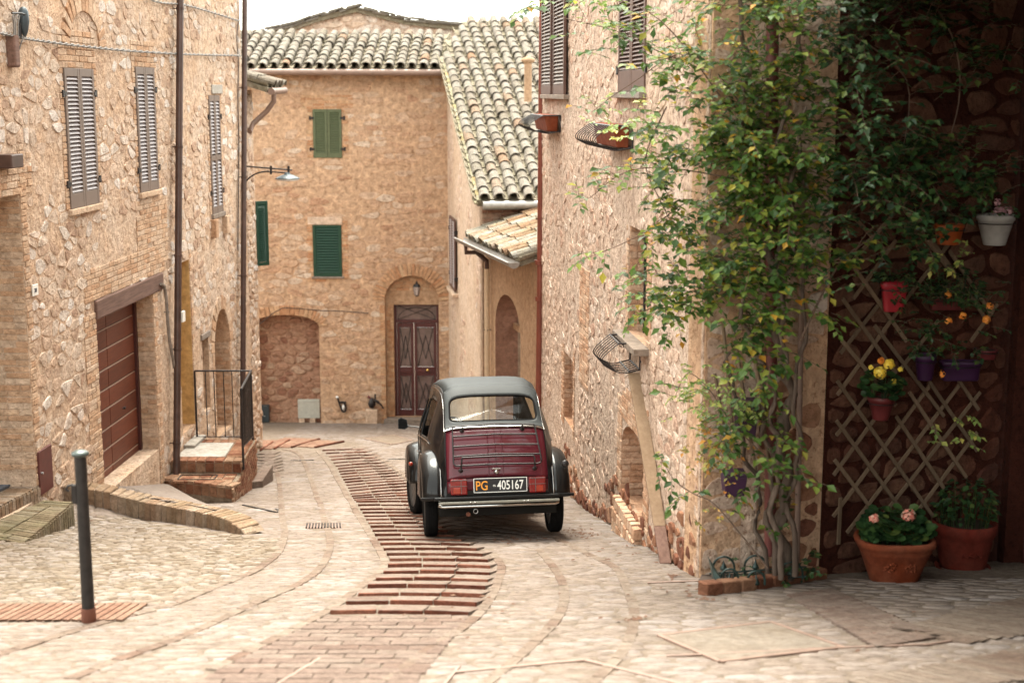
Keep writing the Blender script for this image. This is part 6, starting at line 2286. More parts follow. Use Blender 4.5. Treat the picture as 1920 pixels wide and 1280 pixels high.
# rear lamps, plate, bumper
for s_, nm in ((-.385, 0), (.385, 1)):
    mb = MB(); y0 = .045
    mb.box((s_, y0 - .02, .535), (.165, .05, .155)); tl = mb.build('tail_lamp', M['lamp_red'], car, local=True, bevel=.012)
    mb = MB(); mb.box((s_ + (-.02 if nm == 0 else .02), y0 - .048, .50), (.07, .012, .06)); mb.build('amber_lens', M['lamp_amber'], tl, local=True, bevel=.005)
    mb = MB(); mb.box((s_, y0 - .045, .603), (.15, .012, .008)); mb.box((s_ + (.02 if nm == 0 else -.02), y0 - .047, .535), (.004, .006, .13)); mb.box((s_, y0 - .047, .545), (.16, .006, .004)); mb.build('lamp_trim', M['rim'], tl, local=True)
mb = MB(); mb.box((.02, .015, .545), (.525, .014, .140)); pl = mb.build('number_plate', M['plate_black'], car, local=True, bevel=.003)
mb = MB()
for (dx, dz, w_, h_) in ((0, .067, .525, .006), (0, -.067, .525, .006), (-.2595, 0, .006, .14), (.2595, 0, .006, .14)):
    mb.box((.02 + dx, .0065, .545 + dz), (w_, .004, h_))
mb.build('plate_border', M['plate_white'], pl, local=True)
def text(body, size, x, z, y, mat, name, parent, sx=1.0, bold=.0, rot=None):
    cu = bpy.data.curves.new(name, 'FONT'); cu.body = body; cu.size = size; cu.extrude = .0015; cu.offset = bold
    cu.align_x = 'LEFT'
    to = bpy.data.objects.new(name, cu); COL.objects.link(to)
    dg = bpy.context.evaluated_depsgraph_get()
    me = bpy.data.meshes.new_from_object(to.evaluated_get(dg))
    bpy.data.objects.remove(to)
    me.name = name
    me.materials.clear(); me.materials.append(mat)
    o = bpy.data.objects.new(name, me)
    R3 = rot if rot is not None else Matrix.Rotation(math.pi / 2, 4, 'X')
    o.matrix_basis = Matrix.Translation((x, y, z)) @ R3 @ Matrix.Diagonal((sx, 1, 1, 1))
    link(o, parent, local=parent is not None and rot is None)
    return o
text('PG', .125, -.225, .501, .0055, M['plate_orange'], 'lettering', pl, .80, .001)
text('405167', .125, -.012, .501, .0055, M['plate_white'], 'lettering', pl, .69, .001)
text('PG', .026, -.052, .53, .0055, M['plate_white'], 'lettering', pl, .8, .0005)
mb = MB(); mb.box((-.02, -.035, .428), (1.22, .05, .034)); mb.build('bumper_bar', M['paint_black'], car, local=True, bevel=.010)
mb = MB(); mb.box((.0, -.060, .388), (1.18, .020, .026)); bs = mb.build('bumper_strip', M['cream'], car, local=True, bevel=.007)
mb = MB()
for x in (-.28, -.24, .24, .28): mb.lathe([(0, 0), (.008, 0), (.008, .006), (0, .008)], (x, -.072, .388), 8, axis=Matrix.Rotation(math.pi / 2, 3, 'X'))
mb.build('bolt', M['chrome'], bs, local=True)
mb = MB(); mb.tube([Vector((-.58, -.0, .36)), Vector((-.55, -.045, .352)), Vector((.55, -.045, .352)), Vector((.58, 0, .36))], .016, 8); mb.build('lower_tube', M['chrome'], car, local=True)
mb = MB(); mb.box((0, .03, .37), (1.0, .10, .05)); mb.box((0, 1.9, .31), (1.22, 3.1, .04)); mb.box((0, .35, .30), (1.15, .6, .10)); mb.box((0, .62, .25), (1.1, .06, .05)); mb.box((0, 3.0, .26), (1.0, .08, .06)); mb.box((.05, .5, .28), (.5, .5, .10))
mb.build('underbody', M['interior'], car, local=True, bevel=.01)
mb = MB(); mb.tube([Vector((-.30, .9, .24)), Vector((-.30, .12, .26)), Vector((-.30, .0, .27))], .022, 8); mb.build('exhaust', M['rust'], car, local=True)
mb = MB(); mb.tube([Vector((-.23 + .022 * math.cos(a), -.02, .30 + .022 * math.sin(a))) for a in [i * .7 for i in range(10)]], .004, 5); mb.build('tow_ring', M['steel'], car, local=True)

def fender(out, cy, cz, x0, x1, sg, name):
    mb = MB(); K = 7
    pts = catmull([Vector((0, y, z)) for y, z in out], 4)
    V = []; n = len(pts)
    for k in range(K + 1):
        a = k / K * math.pi / 2
        x = x0 + (x1 - x0) * math.sin(a) ** .9
        sc = 1 - .20 * (1 - math.cos(a)) ** 1.1
        for q in pts:
            V.append((sg * x, cy + (q.y - cy) * sc, cz + (q.z - cz) * (sc if q.z > cz else 1)))
    F = []
    for k in range(K):
        for i in range(n - 1):
            a = k * n + i
            f = (a, a + 1, a + n + 1, a + n)
            F.append(f if sg < 0 else f[::-1])
    mb.add(V, F, 0, True)
    b = len(V)
    cap = tuple(K * n + i for i in range(n))
    mb.add([V[i] for i in cap], [tuple(range(n)) if sg < 0 else tuple(range(n))[::-1]], 0, True)
    o = mb.build(name, M['paint_black'], car, local=True)
    md = o.modifiers.new('skin', 'SOLIDIFY'); md.thickness = .008; md.offset = -1
    mb = MB(); mb.tube([Vector((sg * (x0 + .004), q.y, q.z + .004)) for q in pts], .007, 5); mb.build('fender_glint', M['chrome'], o, local=True)  # added chrome line standing in for the sky highlight on the fender
    return o
rear_out = [(.08, .40), (.09, .55), (.17, .71), (.34, .83), (.58, .88), (.82, .82), (1.0, .66), (1.12, .40)]
front_out = [(2.42, .40), (2.46, .60), (2.62, .78), (2.88, .87), (3.14, .85), (3.38, .72), (3.50, .54), (3.53, .42)]
for sg in (-1, 1):
    f_ = fender(rear_out, .6, .42, .55, .735, sg, 'rear_fender')
    mb = MB(); mb.box((sg * .655, .075, .425), (.20, .03, .03)); mb.build('fender_end', M['paint_black'], f_, local=True, bevel=.006)
    ff_ = fender(front_out, 3.0, .40, .33, .745, sg, 'front_fender')
    mb = MB(); mb.lathe([(0, 0), (.026, 0), (.022, .016), (0, .02)], (sg * .72, 2.52, .62), 12, axis=Matrix.Rotation(math.pi / 2, 3, 'X')); mb.build('indicator', M['lamp_amber'], ff_, local=True)
mb = MB(); mb.lathe([(0, 0), (.036, 0), (.036, .014), (.022, .022), (0, .024)], (.69, .17, .72), 16, axis=Matrix.Rotation(math.pi / 2, 3, 'X')); mb.build('fuel_cap', M['iron'], car, local=True)
# wheels
TY = [(.215, -.058), (.25, -.066), (.285, -.062), (.300, -.045), (.302, -.02), (.302, .02), (.300, .045), (.285, .062), (.25, .066), (.215, .058)]
RI = [(0, .03), (.05, .045), (.06, .03), (.12, .02), (.18, .035), (.215, .055), (.218, -.055), (.18, -.03), (0, -.03)]
WX = Matrix.Rotation(math.pi / 2, 3, 'Y')
tyre_me = rim_me = None
for (x, y, a) in ((-.63, .62, 0), (.63, .62, 0), (-.63, 3.02, 9), (.63, 3.02, 9)):
    wh = bpy.data.objects.new('wheel', None); wh.location = (x, y, .302); wh.rotation_euler = (0, 0, rad(a)); link(wh, car, local=True)
    if tyre_me is None:
        mb = MB(); mb.lathe(TY, (0, 0, 0), 48, axis=WX)
        for gx in (-.03, -.01, .01, .03): mb.lathe([(.3025, gx - .004), (.3045, gx), (.3025, gx + .004)], (0, 0, 0), 48, axis=WX)
        t_ = mb.build('tyre', M['rubber'], wh, local=True); tyre_me = t_.data
        mb = MB(); mb.lathe(RI, (0, 0, 0), 32, axis=WX); r_ = mb.build('rim', M['rim'], wh, local=True); rim_me = r_.data
    else:
        for nm, me_ in (('tyre', tyre_me), ('rim', rim_me)):
            o = bpy.data.objects.new(nm, me_); link(o, wh, local=True)
# headlamps, door mirror, cabin
for sg in (-1, 1):
    mb = MB(); mb.lathe([(0, -.12), (.05, -.11), (.085, -.05), (.09, 0), (.085, .01)], (sg * .50, 3.12, .93), 20, axis=Matrix.Rotation(-math.pi / 2, 3, 'X'))
    h_ = mb.build('headlight', M['chrome'], car, local=True)
    mb = MB(); mb.lathe([(0, .03), (.05, .022), (.085, .008)], (sg * .50, 3.12, .93), 20, axis=Matrix.Rotation(-math.pi / 2, 3, 'X')); mb.build('lens', M['glass'], h_, local=True)
mb = MB()
mb.tube([Vector((-.64, 2.12, 1.05)), Vector((-.72, 2.10, 1.06)), Vector((-.77, 2.08, 1.07))], .007, 6)
am = mb.build('mirror_arm', M['chrome'], car, local=True)
mb = MB()
out = [(-.055, -.05), (.02, -.06), (.06, -.035), (.045, .05), (-.02, .075), (-.055, .06)]
V = [Vector((-.82 + x, 2.06, 1.09 + z)) for x, z in out] + [Vector((-.82 + x * .8, 2.10, 1.09 + z * .8)) for x, z in out]
mb.add(V, [tuple(range(6)), tuple(range(6, 12))[::-1]] + [(i, i + 6, (i + 1) % 6 + 6, (i + 1) % 6) for i in range(6)])
mb.build('mirror_housing', M['paint_black'], am, local=True, bevel=.004)
mb = MB(); mb.add([Vector((-.82 + x * .86, 2.055, 1.09 + z * .86)) for x, z in out], [tuple(range(6))]); mb.build('mirror_glass', M['rubber'], am, local=True)
for (x, w_) in ((-.27, .42), (.27, .42)):
    mb = MB(); mb.box((x, 1.55, .62), (w_, .12, .55)); mb.box((x, 1.78, .42), (w_, .45, .12)); mb.build('front_seat', M['seat_cloth'], car, local=True, bevel=.04)
mb = MB(); mb.box((0, .62, .64), (1.0, .12, .50)); mb.box((0, .85, .42), (1.0, .42, .14)); mb.build('rear_seat', M['seat_cloth'], car, local=True, bevel=.04)
mb = MB(); mb.box((0, 2.27, .86), (1.05, .14, .12)); mb.build('dashboard', M['interior'], car, local=True, bevel=.02)
mb = MB(); sc_ = Vector((-.28, 2.05, .98))
mb.tube([sc_ + Vector((.19 * math.cos(a), .10 * math.sin(a) * .5, .17 * math.sin(a))) for a in [i * math.pi / 12 for i in range(25)]], .010, 6)
mb.tube([sc_ + Vector((-.1, -.02, -.14)), sc_, sc_ + Vector((0, .2, -.1))], .012, 6)
mb.build('steering_wheel', M['interior'], car, local=True)
mb = MB(); mb.box((-.10, 1.93, 1.425), (.24, .03, .07)); im = mb.build('interior_mirror', M['interior'], car, local=True, bevel=.01)
mb = MB(); mb.box((-.10, 1.913, 1.425), (.22, .004, .055)); mb.build('mirror_face', M['chrome'], im, local=True)
mb = MB(); mb.box((-.13, 2.255, 1.06), (.16, .004, .05), rot=Matrix.Rotation(rad(-28), 3, 'X')); mb.build('sticker', M['lamp_grey'], car, local=True)

# ================================================================== STREET FURNITURE AND SMALL THINGS
# bollard
g = gp(167, 1166)
H = atY(158, 852, g.y).z - g.z
bo = thing('bollard', 'tall dark iron bollard with a domed grey cap in the left foreground', 'bollard', g)
mb = MB(); mb.lathe([(.046, -.05), (.042, .03), (.040, .3), (.038, H)], g, 10, smooth=True); mb.build('post', M['bollard'], bo)
mb = MB(); mb.lathe([(.038, H - .012), (.050, H - .006), (.056, H + .006), (.052, H + .016), (.030, H + .028), (0, H + .032)], g, 18); mb.build('cap', M['bollard_cap'], bo)
mb = MB(); mb.lathe([(.045, -.02), (.048, .0), (.047, .09), (.042, .10)], g, 10); mb.build('rusty_foot', M['rust'], bo)
hk = g + Vector((-.05, -.01, H * .80))
mb = MB(); mb.box(hk + Vector((.005, 0, -.03)), (.03, .03, .12)); mb.tube([hk + Vector((-.0, 0, .03)), hk + Vector((-.035, -.005, .02)), hk + Vector((-.045, -.005, .0)), hk + Vector((-.03, 0, -.015))], .009, 6); mb.build('chain_hook', M['bollard'], bo, bevel=.003)

# street lamp on the left corner
YL = 24.35
sl2 = thing('street_lamp', 'black bracket street lamp with a flat grey shade on the left corner', 'street lamp', atY(455, 340, YL))
A = atY(449, 311, YL); B = atY(548, 319, YL)
mb = MB(); mb.tube([A, B], .013, 8); mb.tube([atY(500, 322, YL), atY(541, 324, YL)], .011, 8)
for x in (508, 541): mb.tube([atY(x, 311, YL), atY(x, 327, YL)], .022, 8)
mb.build('arm', M['iron'], sl2)
mb = MB(); mb.tube(catmull([atY(449, 378, YL), atY(452, 358, YL), atY(464, 337, YL), atY(482, 325, YL), atY(504, 321, YL)], 5), .014, 8)
mb.build('brace', M['iron'], sl2)
mb = MB(); c = atY(447, 345, YL); mb.box(c, (.03, .05, .75)); mb.build('wall_plate', M['iron'], sl2)
c = atY(539, 334, YL)
mb = MB(); mb.lathe([(.0, .10), (.04, .095), (.05, .07), (.11, .045), (.20, .005), (.215, -.01), (.20, -.014)], c, 28); mb.build('shade', M['lamp_grey'], sl2)
mb = MB(); mb.lathe([(.195, -.012), (.19, -.035), (.10, -.05), (0, -.052)], c, 28); mb.build('diffuser', M['lamp_white'], sl2)

# lantern above the red door
ln = thing('wall_lantern', 'small old wall lantern above the dark red front door', 'lantern', BF.P(*BF.pix(782, 541, .0), 0))
c = BF.P(*BF.pix(782, 541, .0), .0)
mb = MB(); mb.tube([c + Vector((0, .1, .13)), c + Vector((0, -.05, .17)), c + Vector((0, -.12, .15))], .012, 6); mb.build('bracket', M['iron'], ln)
mb = MB(); k = c + Vector((0, -.12, 0)); mb.lathe([(0, .17), (.02, .16), (.025, .12), (.06, .11), (.085, .06), (.08, .055)], k, 6, smooth=False); mb.lathe([(.05, -.12), (.03, -.14), (.0, -.16)], k, 6, smooth=False)
for i in range(6):
    a = i * math.pi / 3
    mb.tube([k + Vector((.078 * math.cos(a), .078 * math.sin(a), .06)), k + Vector((.05 * math.cos(a), .05 * math.sin(a), -.12))], .005, 4)
mb.build('cage', M['iron'], ln)
mb = MB(); mb.lathe([(.073, .055), (.047, -.12)], k, 6, smooth=False); mb.build('pane', M['lamp_glass'], ln)

# two black fittings low on the facade
c = BF.P(*BF.pix(643, 760), .06)
f1 = thing('wall_fitting', 'black looped fitting with a white knob low on the facade between arch and door', 'wall fitting', c)
mb = MB(); mb.tube(catmull([c + Vector((-.10, -.02, .18)), c + Vector((-.07, -.02, .08)), c + Vector((-.04, -.02, -.02)), c + Vector((-.0, -.02, -.11)), c + Vector((.06, -.02, -.10)), c + Vector((.07, -.02, .0)), c + Vector((.03, -.02, .08)), c + Vector((-.03, -.02, .09))], 4), .022, 7)
mb.box(c + Vector((.01, .03, .08)), (.13, .10, .03)); mb.build('loop', M['iron'], f1)
mb = MB(); mb.lathe([(0, -.03), (.03, -.01), (.03, .015), (0, .035)], c + Vector((-.11, -.02, .20)), 12); mb.lathe([(0, -.06), (.03, -.03), (.022, .03), (0, .07)], c + Vector((.02, -.03, -.02)), 12); mb.build('knob', M['lamp_white'], f1)
c = BF.P(*BF.pix(698, 752), .10)
f2 = thing('wall_fitting', 'black fitting with a long curved spout on a pale block beside the red door', 'wall fitting', c)
mb = MB(); mb.lathe([(0, -.13), (.05, -.12), (.085, -.04), (.06, .04), (.03, .09), (0, .11)], c, 14); mb.tube(catmull([c + Vector((.02, 0, .06)), c + Vector((.12, -.02, .02)), c + Vector((.20, -.03, -.05)), c + Vector((.25, -.03, -.13))], 4), [.028] * 6 + [.018] * 7, 7)
mb.tube([c + Vector((.07, 0, .05)), c + Vector((.075, 0, .18))], .02, 7); mb.build('spout', M['iron'], f2)
mb = MB(); mb.tube([c + Vector((-.03, -.01, .08)), c + Vector((-.07, -.01, .13)), c + Vector((-.10, -.01, .10))], [.02, .03, .008], 7); mb.build('red_tap', M['pot_dkred'], f2)
mb = MB(); mb.box(BF.P(*BF.pix(698, 783), .06), (.26, .16, .42)); mb.build('pale_block', M['plaster_pale'], f2, bevel=.02)

# house number
hn = LW.rect(62, 533, 72, 554, .03)
t = thing('house_number_sign', 'small white house number sign on the near left wall', 'house number', LW.P(hn[0], hn[1], .03))
mb = MB(); LW.box(mb, hn[0], hn[2], hn[1], hn[3], .015, .03); mb.build('plate', M['sign_white'], t, bevel=.002)
rot = Matrix(((-LW.d.x, 0, LW.n.x, 0), (-LW.d.y, 0, LW.n.y, 0), (0, 1, 0, 0), (0, 0, 0, 1)))
pt_ = LW.P(hn[2] - .03, hn[1] + .035, .032)
text('38', hn[3] - hn[1] - .055, pt_.x, pt_.z, pt_.y, M['ink'], 'lettering', t, .9 * (hn[2] - hn[0]) / (hn[3] - hn[1]), .001, rot=Matrix(((-LW.d.x, 0, LW.n.x, 0), (-LW.d.y, 0, LW.n.y, 0), (0, 1, 0, 0), (0, 0, 0, 1))))

# cables on the left house
def cable(pts, r, label, w=.06, mat='cable', twist=0):
    Q = []
    for (x, y) in pts:
        q = LW.pix(x, y, w); Q.append(LW.P(q[0], q[1], w))
    Q = catmull(Q, 6)
    mb = MB()
    if twist:
        for ph_i in range(twist):
            P2 = []
            n = len(Q); k = 0
            for i in range(n - 1):
                for j in range(5):
                    p = Q[i].lerp(Q[i + 1], j / 5)
                    a = k * .9 + ph_i * 2 * math.pi / twist; k += 1
                    P2.append(p + Vector((math.cos(a) * r * .9 * LW.n.x, 0, math.sin(a) * r * .9)) + LW.n * (math.cos(a) * r * .5))
            mb.tube(P2, r * .75, 5)
    else:
        mb.tube(Q, r, 6)
    o = mb.build('wall_cable', M[mat], None)
    return tag(o, label, 'cable')
cable([(-40, 52), (20, 66), (60, 74), (150, 86), (240, 95), (335, 101), (400, 103), (452, 104)], .012, 'twisted grey cable running across the left house above the shutters', twist=2)
cable([(230, -30), (290, 2), (345, 9), (400, 24), (450, 40)], .012, 'twisted grey cable near the top of the left house by the downpipe', twist=2)
cable([(448, 36), (444, 70), (447, 120), (446, 190), (448, 270), (447, 360), (446, 470)], .008, 'thin dark cable hanging down the far corner of the left house', .03, 'cable_dark')
ju = thing('cable_junction', 'old grey electric junction with looped wires on the upper left wall', 'junction', LW.P(*LW.pix(38, 60), 0))
def lp(x, y, w): q = LW.pix(x, y, w); return LW.P(q[0], q[1], w)
mb = MB(); mb.lathe([(0, .09), (.03, .08), (.05, .04), (.055, -.06), (.035, -.16), (.015, -.20), (0, -.21)], lp(44, 30, .10), 12); mb.build('insulator', M['lamp_grey'], ju)
mb = MB()
for (x0, x1, w_) in ((24, 26, .10), (28, 27, .12), (32, 30, .09), (36, 34, .08)):
    mb.tube(catmull([lp(x0 + 3, 24, w_), lp(x0, 34, w_), lp(x1, 46, w_), lp(x1, 66, w_)], 4), .008, 5)
mb.tube(catmull([lp(46, 46, .1), lp(46, 66, .1), lp(40, 80, .08), lp(35, 96, .05)], 4), .007, 5)
mb.build('loop_wires', M['cable'], ju)
mb = MB(); mb.tube([lp(22, 25, .12), lp(38, 25, .14), lp(54, 29, .12)], .010, 6); mb.tube([lp(37, 36, .07), lp(37, 72, .07)], .022, 6); mb.build('iron_bracket', M['iron'], ju)
mb = MB(); c = lp(24, 96, .04); mb.box(c, (.10, .14, .32)); mb.build('timber_block', M['beam'], ju, bevel=.02)

# plank leaning on the right wall
b0 = gp(1248, 1057); tp0 = RW.pix(1190, 700, .05); t0 = RW.P(tp0[0], tp0[1] + .0, .05)
dv = (t0 - b0).normalized()
sd4 = Vector((1, .1, 0)); sd4 = (sd4 - dv * sd4.dot(dv)).normalized(); nn = dv.cross(sd4).normalized()
pk = thing('leaning_plank', 'long wooden plank with a darker foot leaning against the right wall', 'plank', b0)
def plank_part(t0_, t1_, mat, name):
    mb = MB(); a = b0.lerp(t0, t0_); b = b0.lerp(t0, t1_)
    wa, wb = .047 + .016 * t0_, .047 + .016 * t1_
    mb.hexa([a - sd4 * wa - nn * .014, a + sd4 * wa - nn * .014, a + sd4 * wa + nn * .014, a - sd4 * wa + nn * .014,
             b - sd4 * wb - nn * .014, b + sd4 * wb - nn * .014, b + sd4 * wb + nn * .014, b - sd4 * wb + nn * .014])
    mb.build(name, mat, pk, bevel=.003)
plank_part(.18, 1, M['plank'], 'board'); plank_part(0, .179, M['beam'], 'dark_foot')  # lowest part of the board is a darker wood

# ------------------------------------------------------------------ leaves
LEAF = []
_r = random.Random(8)
for k in range(6):
    f = _r.uniform(.30, .40); c_ = _r.uniform(-.05, -.14); tt = _r.uniform(-.25, .02)
    LEAF.append(Proto([(0, 0, 0), (-f, .42, .05), (f, .42, .05), (0, 1, tt), (0, .45, c_ + .03)], [(0, 4, 1), (0, 2, 4), (4, 3, 1), (4, 2, 3)]))
ROUND = []
for k in range(3):
    V = [(0, .5, -.06)] + [(.5 * math.cos(a) * _r.uniform(.85, 1.05), .5 + .5 * math.sin(a) * _r.uniform(.85, 1.05), _r.uniform(-.03, .08)) for a in [i * 2 * math.pi / 7 for i in range(7)]]
    ROUND.append(Proto(V, [(0, i + 1, (i + 1) % 7 + 1) for i in range(7)]))
def leaf_mat(P, d, up, s_):
    d = d.normalized(); x = d.cross(up)
    if x.length < .05: x = d.cross(Vector((1, 0, .2)))
    x.normalize(); z = x.cross(d)
    X = Matrix((x * s_, d * s_, z * s_)).transposed().to_4x4(); X.translation = P
    return X

class Foliage:
    def __init__(s, seed, thin=False): s.pc = Pieces(); s.tw = MB(); s.r = random.Random(seed); s.r_ = {'thin': thin}
    def spray(s, P, D, L_=.24, n=7, size=.06, droop=.5, twig=True):
        r = s.r
        D = Vector(D).normalized()
        pts = [P]
        d = D.copy(); p = P.copy()
        for i in range(4):
            d = (d + Vector((r.uniform(-.15, .15), r.uniform(-.15, .15), -droop * .18))).normalized()
            p = p + d * (L_ / 4); pts.append(p.copy())
        if twig: s.tw.tube(pts, .0022, 3, caps=False, smooth=False)
        for i in range(n):
            t = (i + 1) / n
            j = min(3, int(t * 4 - .001)); q = pts[j].lerp(pts[j + 1], t * 4 - j)
            ax = (pts[j + 1] - pts[j]).normalized()
            side_ = ax.cross(Vector((0, 0, 1))); side_ = side_.normalized() if side_.length > .05 else Vector((1, 0, 0))
            sg = 1 if i % 2 else -1
            if i == n - 1: dd = ax
            else: dd = ax * .55 + side_ * sg * .9
            dd = dd + Vector((r.uniform(-.3, .3), r.uniform(-.3, .3), r.uniform(-.75, .05) * droop))
            up = Vector((r.uniform(-.4, .4), r.uniform(-.7, .1), 1))
            s.pc.add(r.choice(LEAF), leaf_mat(q, dd, up, size * r.uniform(.5, 1.35)))
    def blob(s, px, py, Y, rx, ry, n, size=.068, rY=.22, flat=False, L_=.24, clump=5):
        r = s.r
        k = max(1, round(n * (.80 if s.r_.get('thin') else .8) / clump))
        for _ in range(k):
            cx, cy = px + r.gauss(0, rx * .5), py + r.gauss(0, ry * .5)
            cY = Y + r.uniform(-rY, rY)
            c = atY(cx, cy, cY)
            out = Vector((r.uniform(-1, .8), -.9, r.uniform(-.2, .7)))
            for _ in range(clump):
                p = c + Vector((r.gauss(0, .09), r.gauss(0, .06), r.gauss(0, .08)))
                s.spray(p, out + Vector((r.uniform(-.9, .9), r.uniform(-.6, .6), r.uniform(-.6, .6))), L_ * r.uniform(.7, 1.3), r.randint(5, 9), size)
    def build(s, parent, mat, twmat, limit=300, name='leaf', rest='leaves'):
        s.pc.build(name, M[mat], parent, limit, rest=rest, minpx=6)
        if s.tw.V: s.tw.build('twigs', M[twmat], parent, kind='stuff')

base = gp(1472, 1082)
cr = thing('climbing_rose', 'tall climbing rose with grey trunks and small green leaves covering the right house', 'climbing plant', base)
F1 = Foliage(21, True)
for b in [(1400, 10, 10.2, 130, 50, 90), (1400, -70, 10.2, 150, 40, 50), (1260, 50, 10.9, 90, 60, 40), (1140, 15, 11.4, 70, 26, 14), (1310, 145, 10.5, 90, 70, 90),
          (1420, 160, 10.2, 90, 80, 120), (1505, 80, 10.1, 50, 70, 55), (1235, 225, 10.7, 40, 40, 32), (1350, 265, 10.35, 90, 60, 110), (1455, 290, 10.15, 80, 65, 110),
          (1535, 220, 10.05, 40, 70, 40), (1265, 325, 10.7, 50, 40, 26), (1390, 370, 10.3, 80, 50, 95), (1480, 400, 10.1, 60, 55, 75), (1300, 430, 10.55, 70, 40, 46),
          (1340, 500, 10.4, 80, 40, 78), (1435, 500, 10.15, 65, 45, 70), (1245, 530, 10.65, 50, 30, 32), (1300, 575, 10.45, 70, 28, 30), (1420, 590, 10.15, 50, 45, 36),
          (1500, 540, 10.05, 35, 60, 24), (1445, 670, 10.1, 45, 45, 28), (1385, 640, 10.25, 40, 36, 16), (1405, 770, 10.1, 50, 45, 26), (1440, 850, 10.0, 36, 50, 18),
          (1355, 860, 10.1, 24, 36, 10), (1460, 950, 10.0, 24, 50, 8), (1545, 480, 10.0, 30, 40, 12), (1200, 300, 10.9, 30, 30, 8), (1190, 560, 10.8, 25, 16, 6)]:
    F1.blob(*b)
# long reaching shoots with leaves along them
def shoot(F_, px, Y0, Y1, r0=.006, n=10, size=.07, leaves=True, wood=None, L_=.2):
    k = len(px)
    P = [atY(x, y, Y0 + (Y1 - Y0) * i / (k - 1)) for i, (x, y) in enumerate(px)]
    Q = catmull(P, 5)
    (wood or F_.tw).tube(Q, [r0 * (1 - .7 * i / (len(Q) - 1)) for i in range(len(Q))], 5, caps=False)
    if leaves:
        for i in range(n):
            t = F_.r.uniform(.35, 1) if i else 1
            q = Q[min(len(Q) - 1, int(t * (len(Q) - 1)))]
            F_.spray(q, Vector((F_.r.uniform(-1, .5), -.6, F_.r.uniform(-.6, .8))), L_, F_.r.randint(4, 7), size)
wood = MB()
shoot(F1, [(1400, 340), (1280, 318), (1200, 316), (1150, 335), (1110, 368), (1085, 378)], 10.4, 11.3, n=13, wood=wood)
shoot(F1, [(1420, 240), (1300, 100), (1180, 160), (1110, 210)], 10.4, 11.2, n=7, wood=wood)
shoot(F1, [(1380, 470), (1300, 380), (1220, 430), (1160, 460), (1110, 480)], 10.4, 11.3, n=12, wood=wood)
shoot(F1, [(1400, 120), (1270, 110), (1160, 60), (1060, 35), (985, 12)], 10.5, 11.6, n=12, wood=wood)
shoot(F1, [(1350, 180), (1240, 40), (1130, -5), (1040, 5)], 10.5, 11.5, n=8, wood=wood)
shoot(F1, [(1250, 200), (1210, 300), (1240, 380), (1260, 420)], 10.7, 10.9, n=8, wood=wood)
shoot(F1, [(1440, 1065), (1400, 1015), (1340, 945), (1300, 925), (1265, 900), (1240, 860)], 9.9, 10.3, .007, n=7, wood=wood)
shoot(F1, [(1440, 860), (1370, 790), (1330, 730), (1290, 700), (1265, 745)], 10.0, 10.3, n=5, wood=wood)
shoot(F1, [(1470, 620), (1400, 560), (1330, 540), (1250, 560), (1190, 575)], 10.2, 10.8, n=10, wood=wood)
wood.build('shoots', M['bark_thin'], cr, kind='stuff')
F1.build(cr, 'rose_leaf', 'bark_thin')
def trunk(px, Y0, Y1, r0, r1, mat='bark', parent=cr, name='trunk'):
    k = len(px)
    P = [atY(x, y, Y0 + (Y1 - Y0) * i / (k - 1)) for i, (x, y) in enumerate(px)]
    Q = catmull(P, 8); n = len(Q)
    rr2 = random.Random(len(px) + int(px[0][0]))
    ph = rr2.uniform(0, 6)
    for i in range(n):
        k_ = min(1, i / 6)
        Q[i] = Q[i] + Vector((math.sin(i * .55 + ph) * .035 + math.sin(i * 1.3 + ph * 2) * .018 + rr2.uniform(-.008, .008), math.cos(i * .5 + ph) * .02, 0)) * k_
    mb = MB(); mb.tube(Q, [(r0 + (r1 - r0) * i / (n - 1)) * rr2.uniform(.8, 1.22) for i in range(n)], 10, caps=False)
    return mb.build(name, M[mat], parent)
trunk([(1478, 1086), (1468, 980), (1470, 860), (1474, 740), (1462, 600), (1440, 470)], 10.25, 10.2, .050, .030)
trunk([(1452, 1086), (1448, 960), (1440, 830), (1425, 700), (1395, 580), (1350, 480)], 10.15, 10.3, .024, .012)
trunk([(1464, 1086), (1457, 940), (1452, 800), (1462, 680), (1478, 520), (1490, 380), (1500, 200)], 10.05, 10.1, .022, .012)
trunk([(1440, 1086), (1425, 960), (1405, 860), (1385, 760), (1365, 660)], 10.2, 10.4, .020, .010)
trunk([(1490, 1080), (1487, 940), (1494, 800), (1500, 640), (1520, 460), (1560, 380), (1620, 330)], 10.1, 10.2, .020, .009)
trunk([(1440, 480), (1420, 400), (1400, 250), (1395, 100), (1390, -60)], 10.2, 10.2, .026, .014)
trunk([(1452, 500), (1480, 400), (1470, 250), (1500, 100), (1510, -60)], 10.2, 10.1, .022, .012)
# canes of a small support behind the flower pots
su = thing('wooden_support', 'grey wooden support canes standing behind the rose near the purple planters', 'plant support', gp(1430, 1070))
for (x0, y0, x1, y1) in ((1355, 600, 1375, 820), (1372, 600, 1420, 900), (1340, 700, 1382, 950), (1410, 620, 1450, 940), (1395, 570, 1440, 800)):
    mb = MB(); mb.tube([atY(x0, y0, 10.42), atY(x1, y1, 10.34)], .014, 6); mb.build('cane', M['trellis'], su)

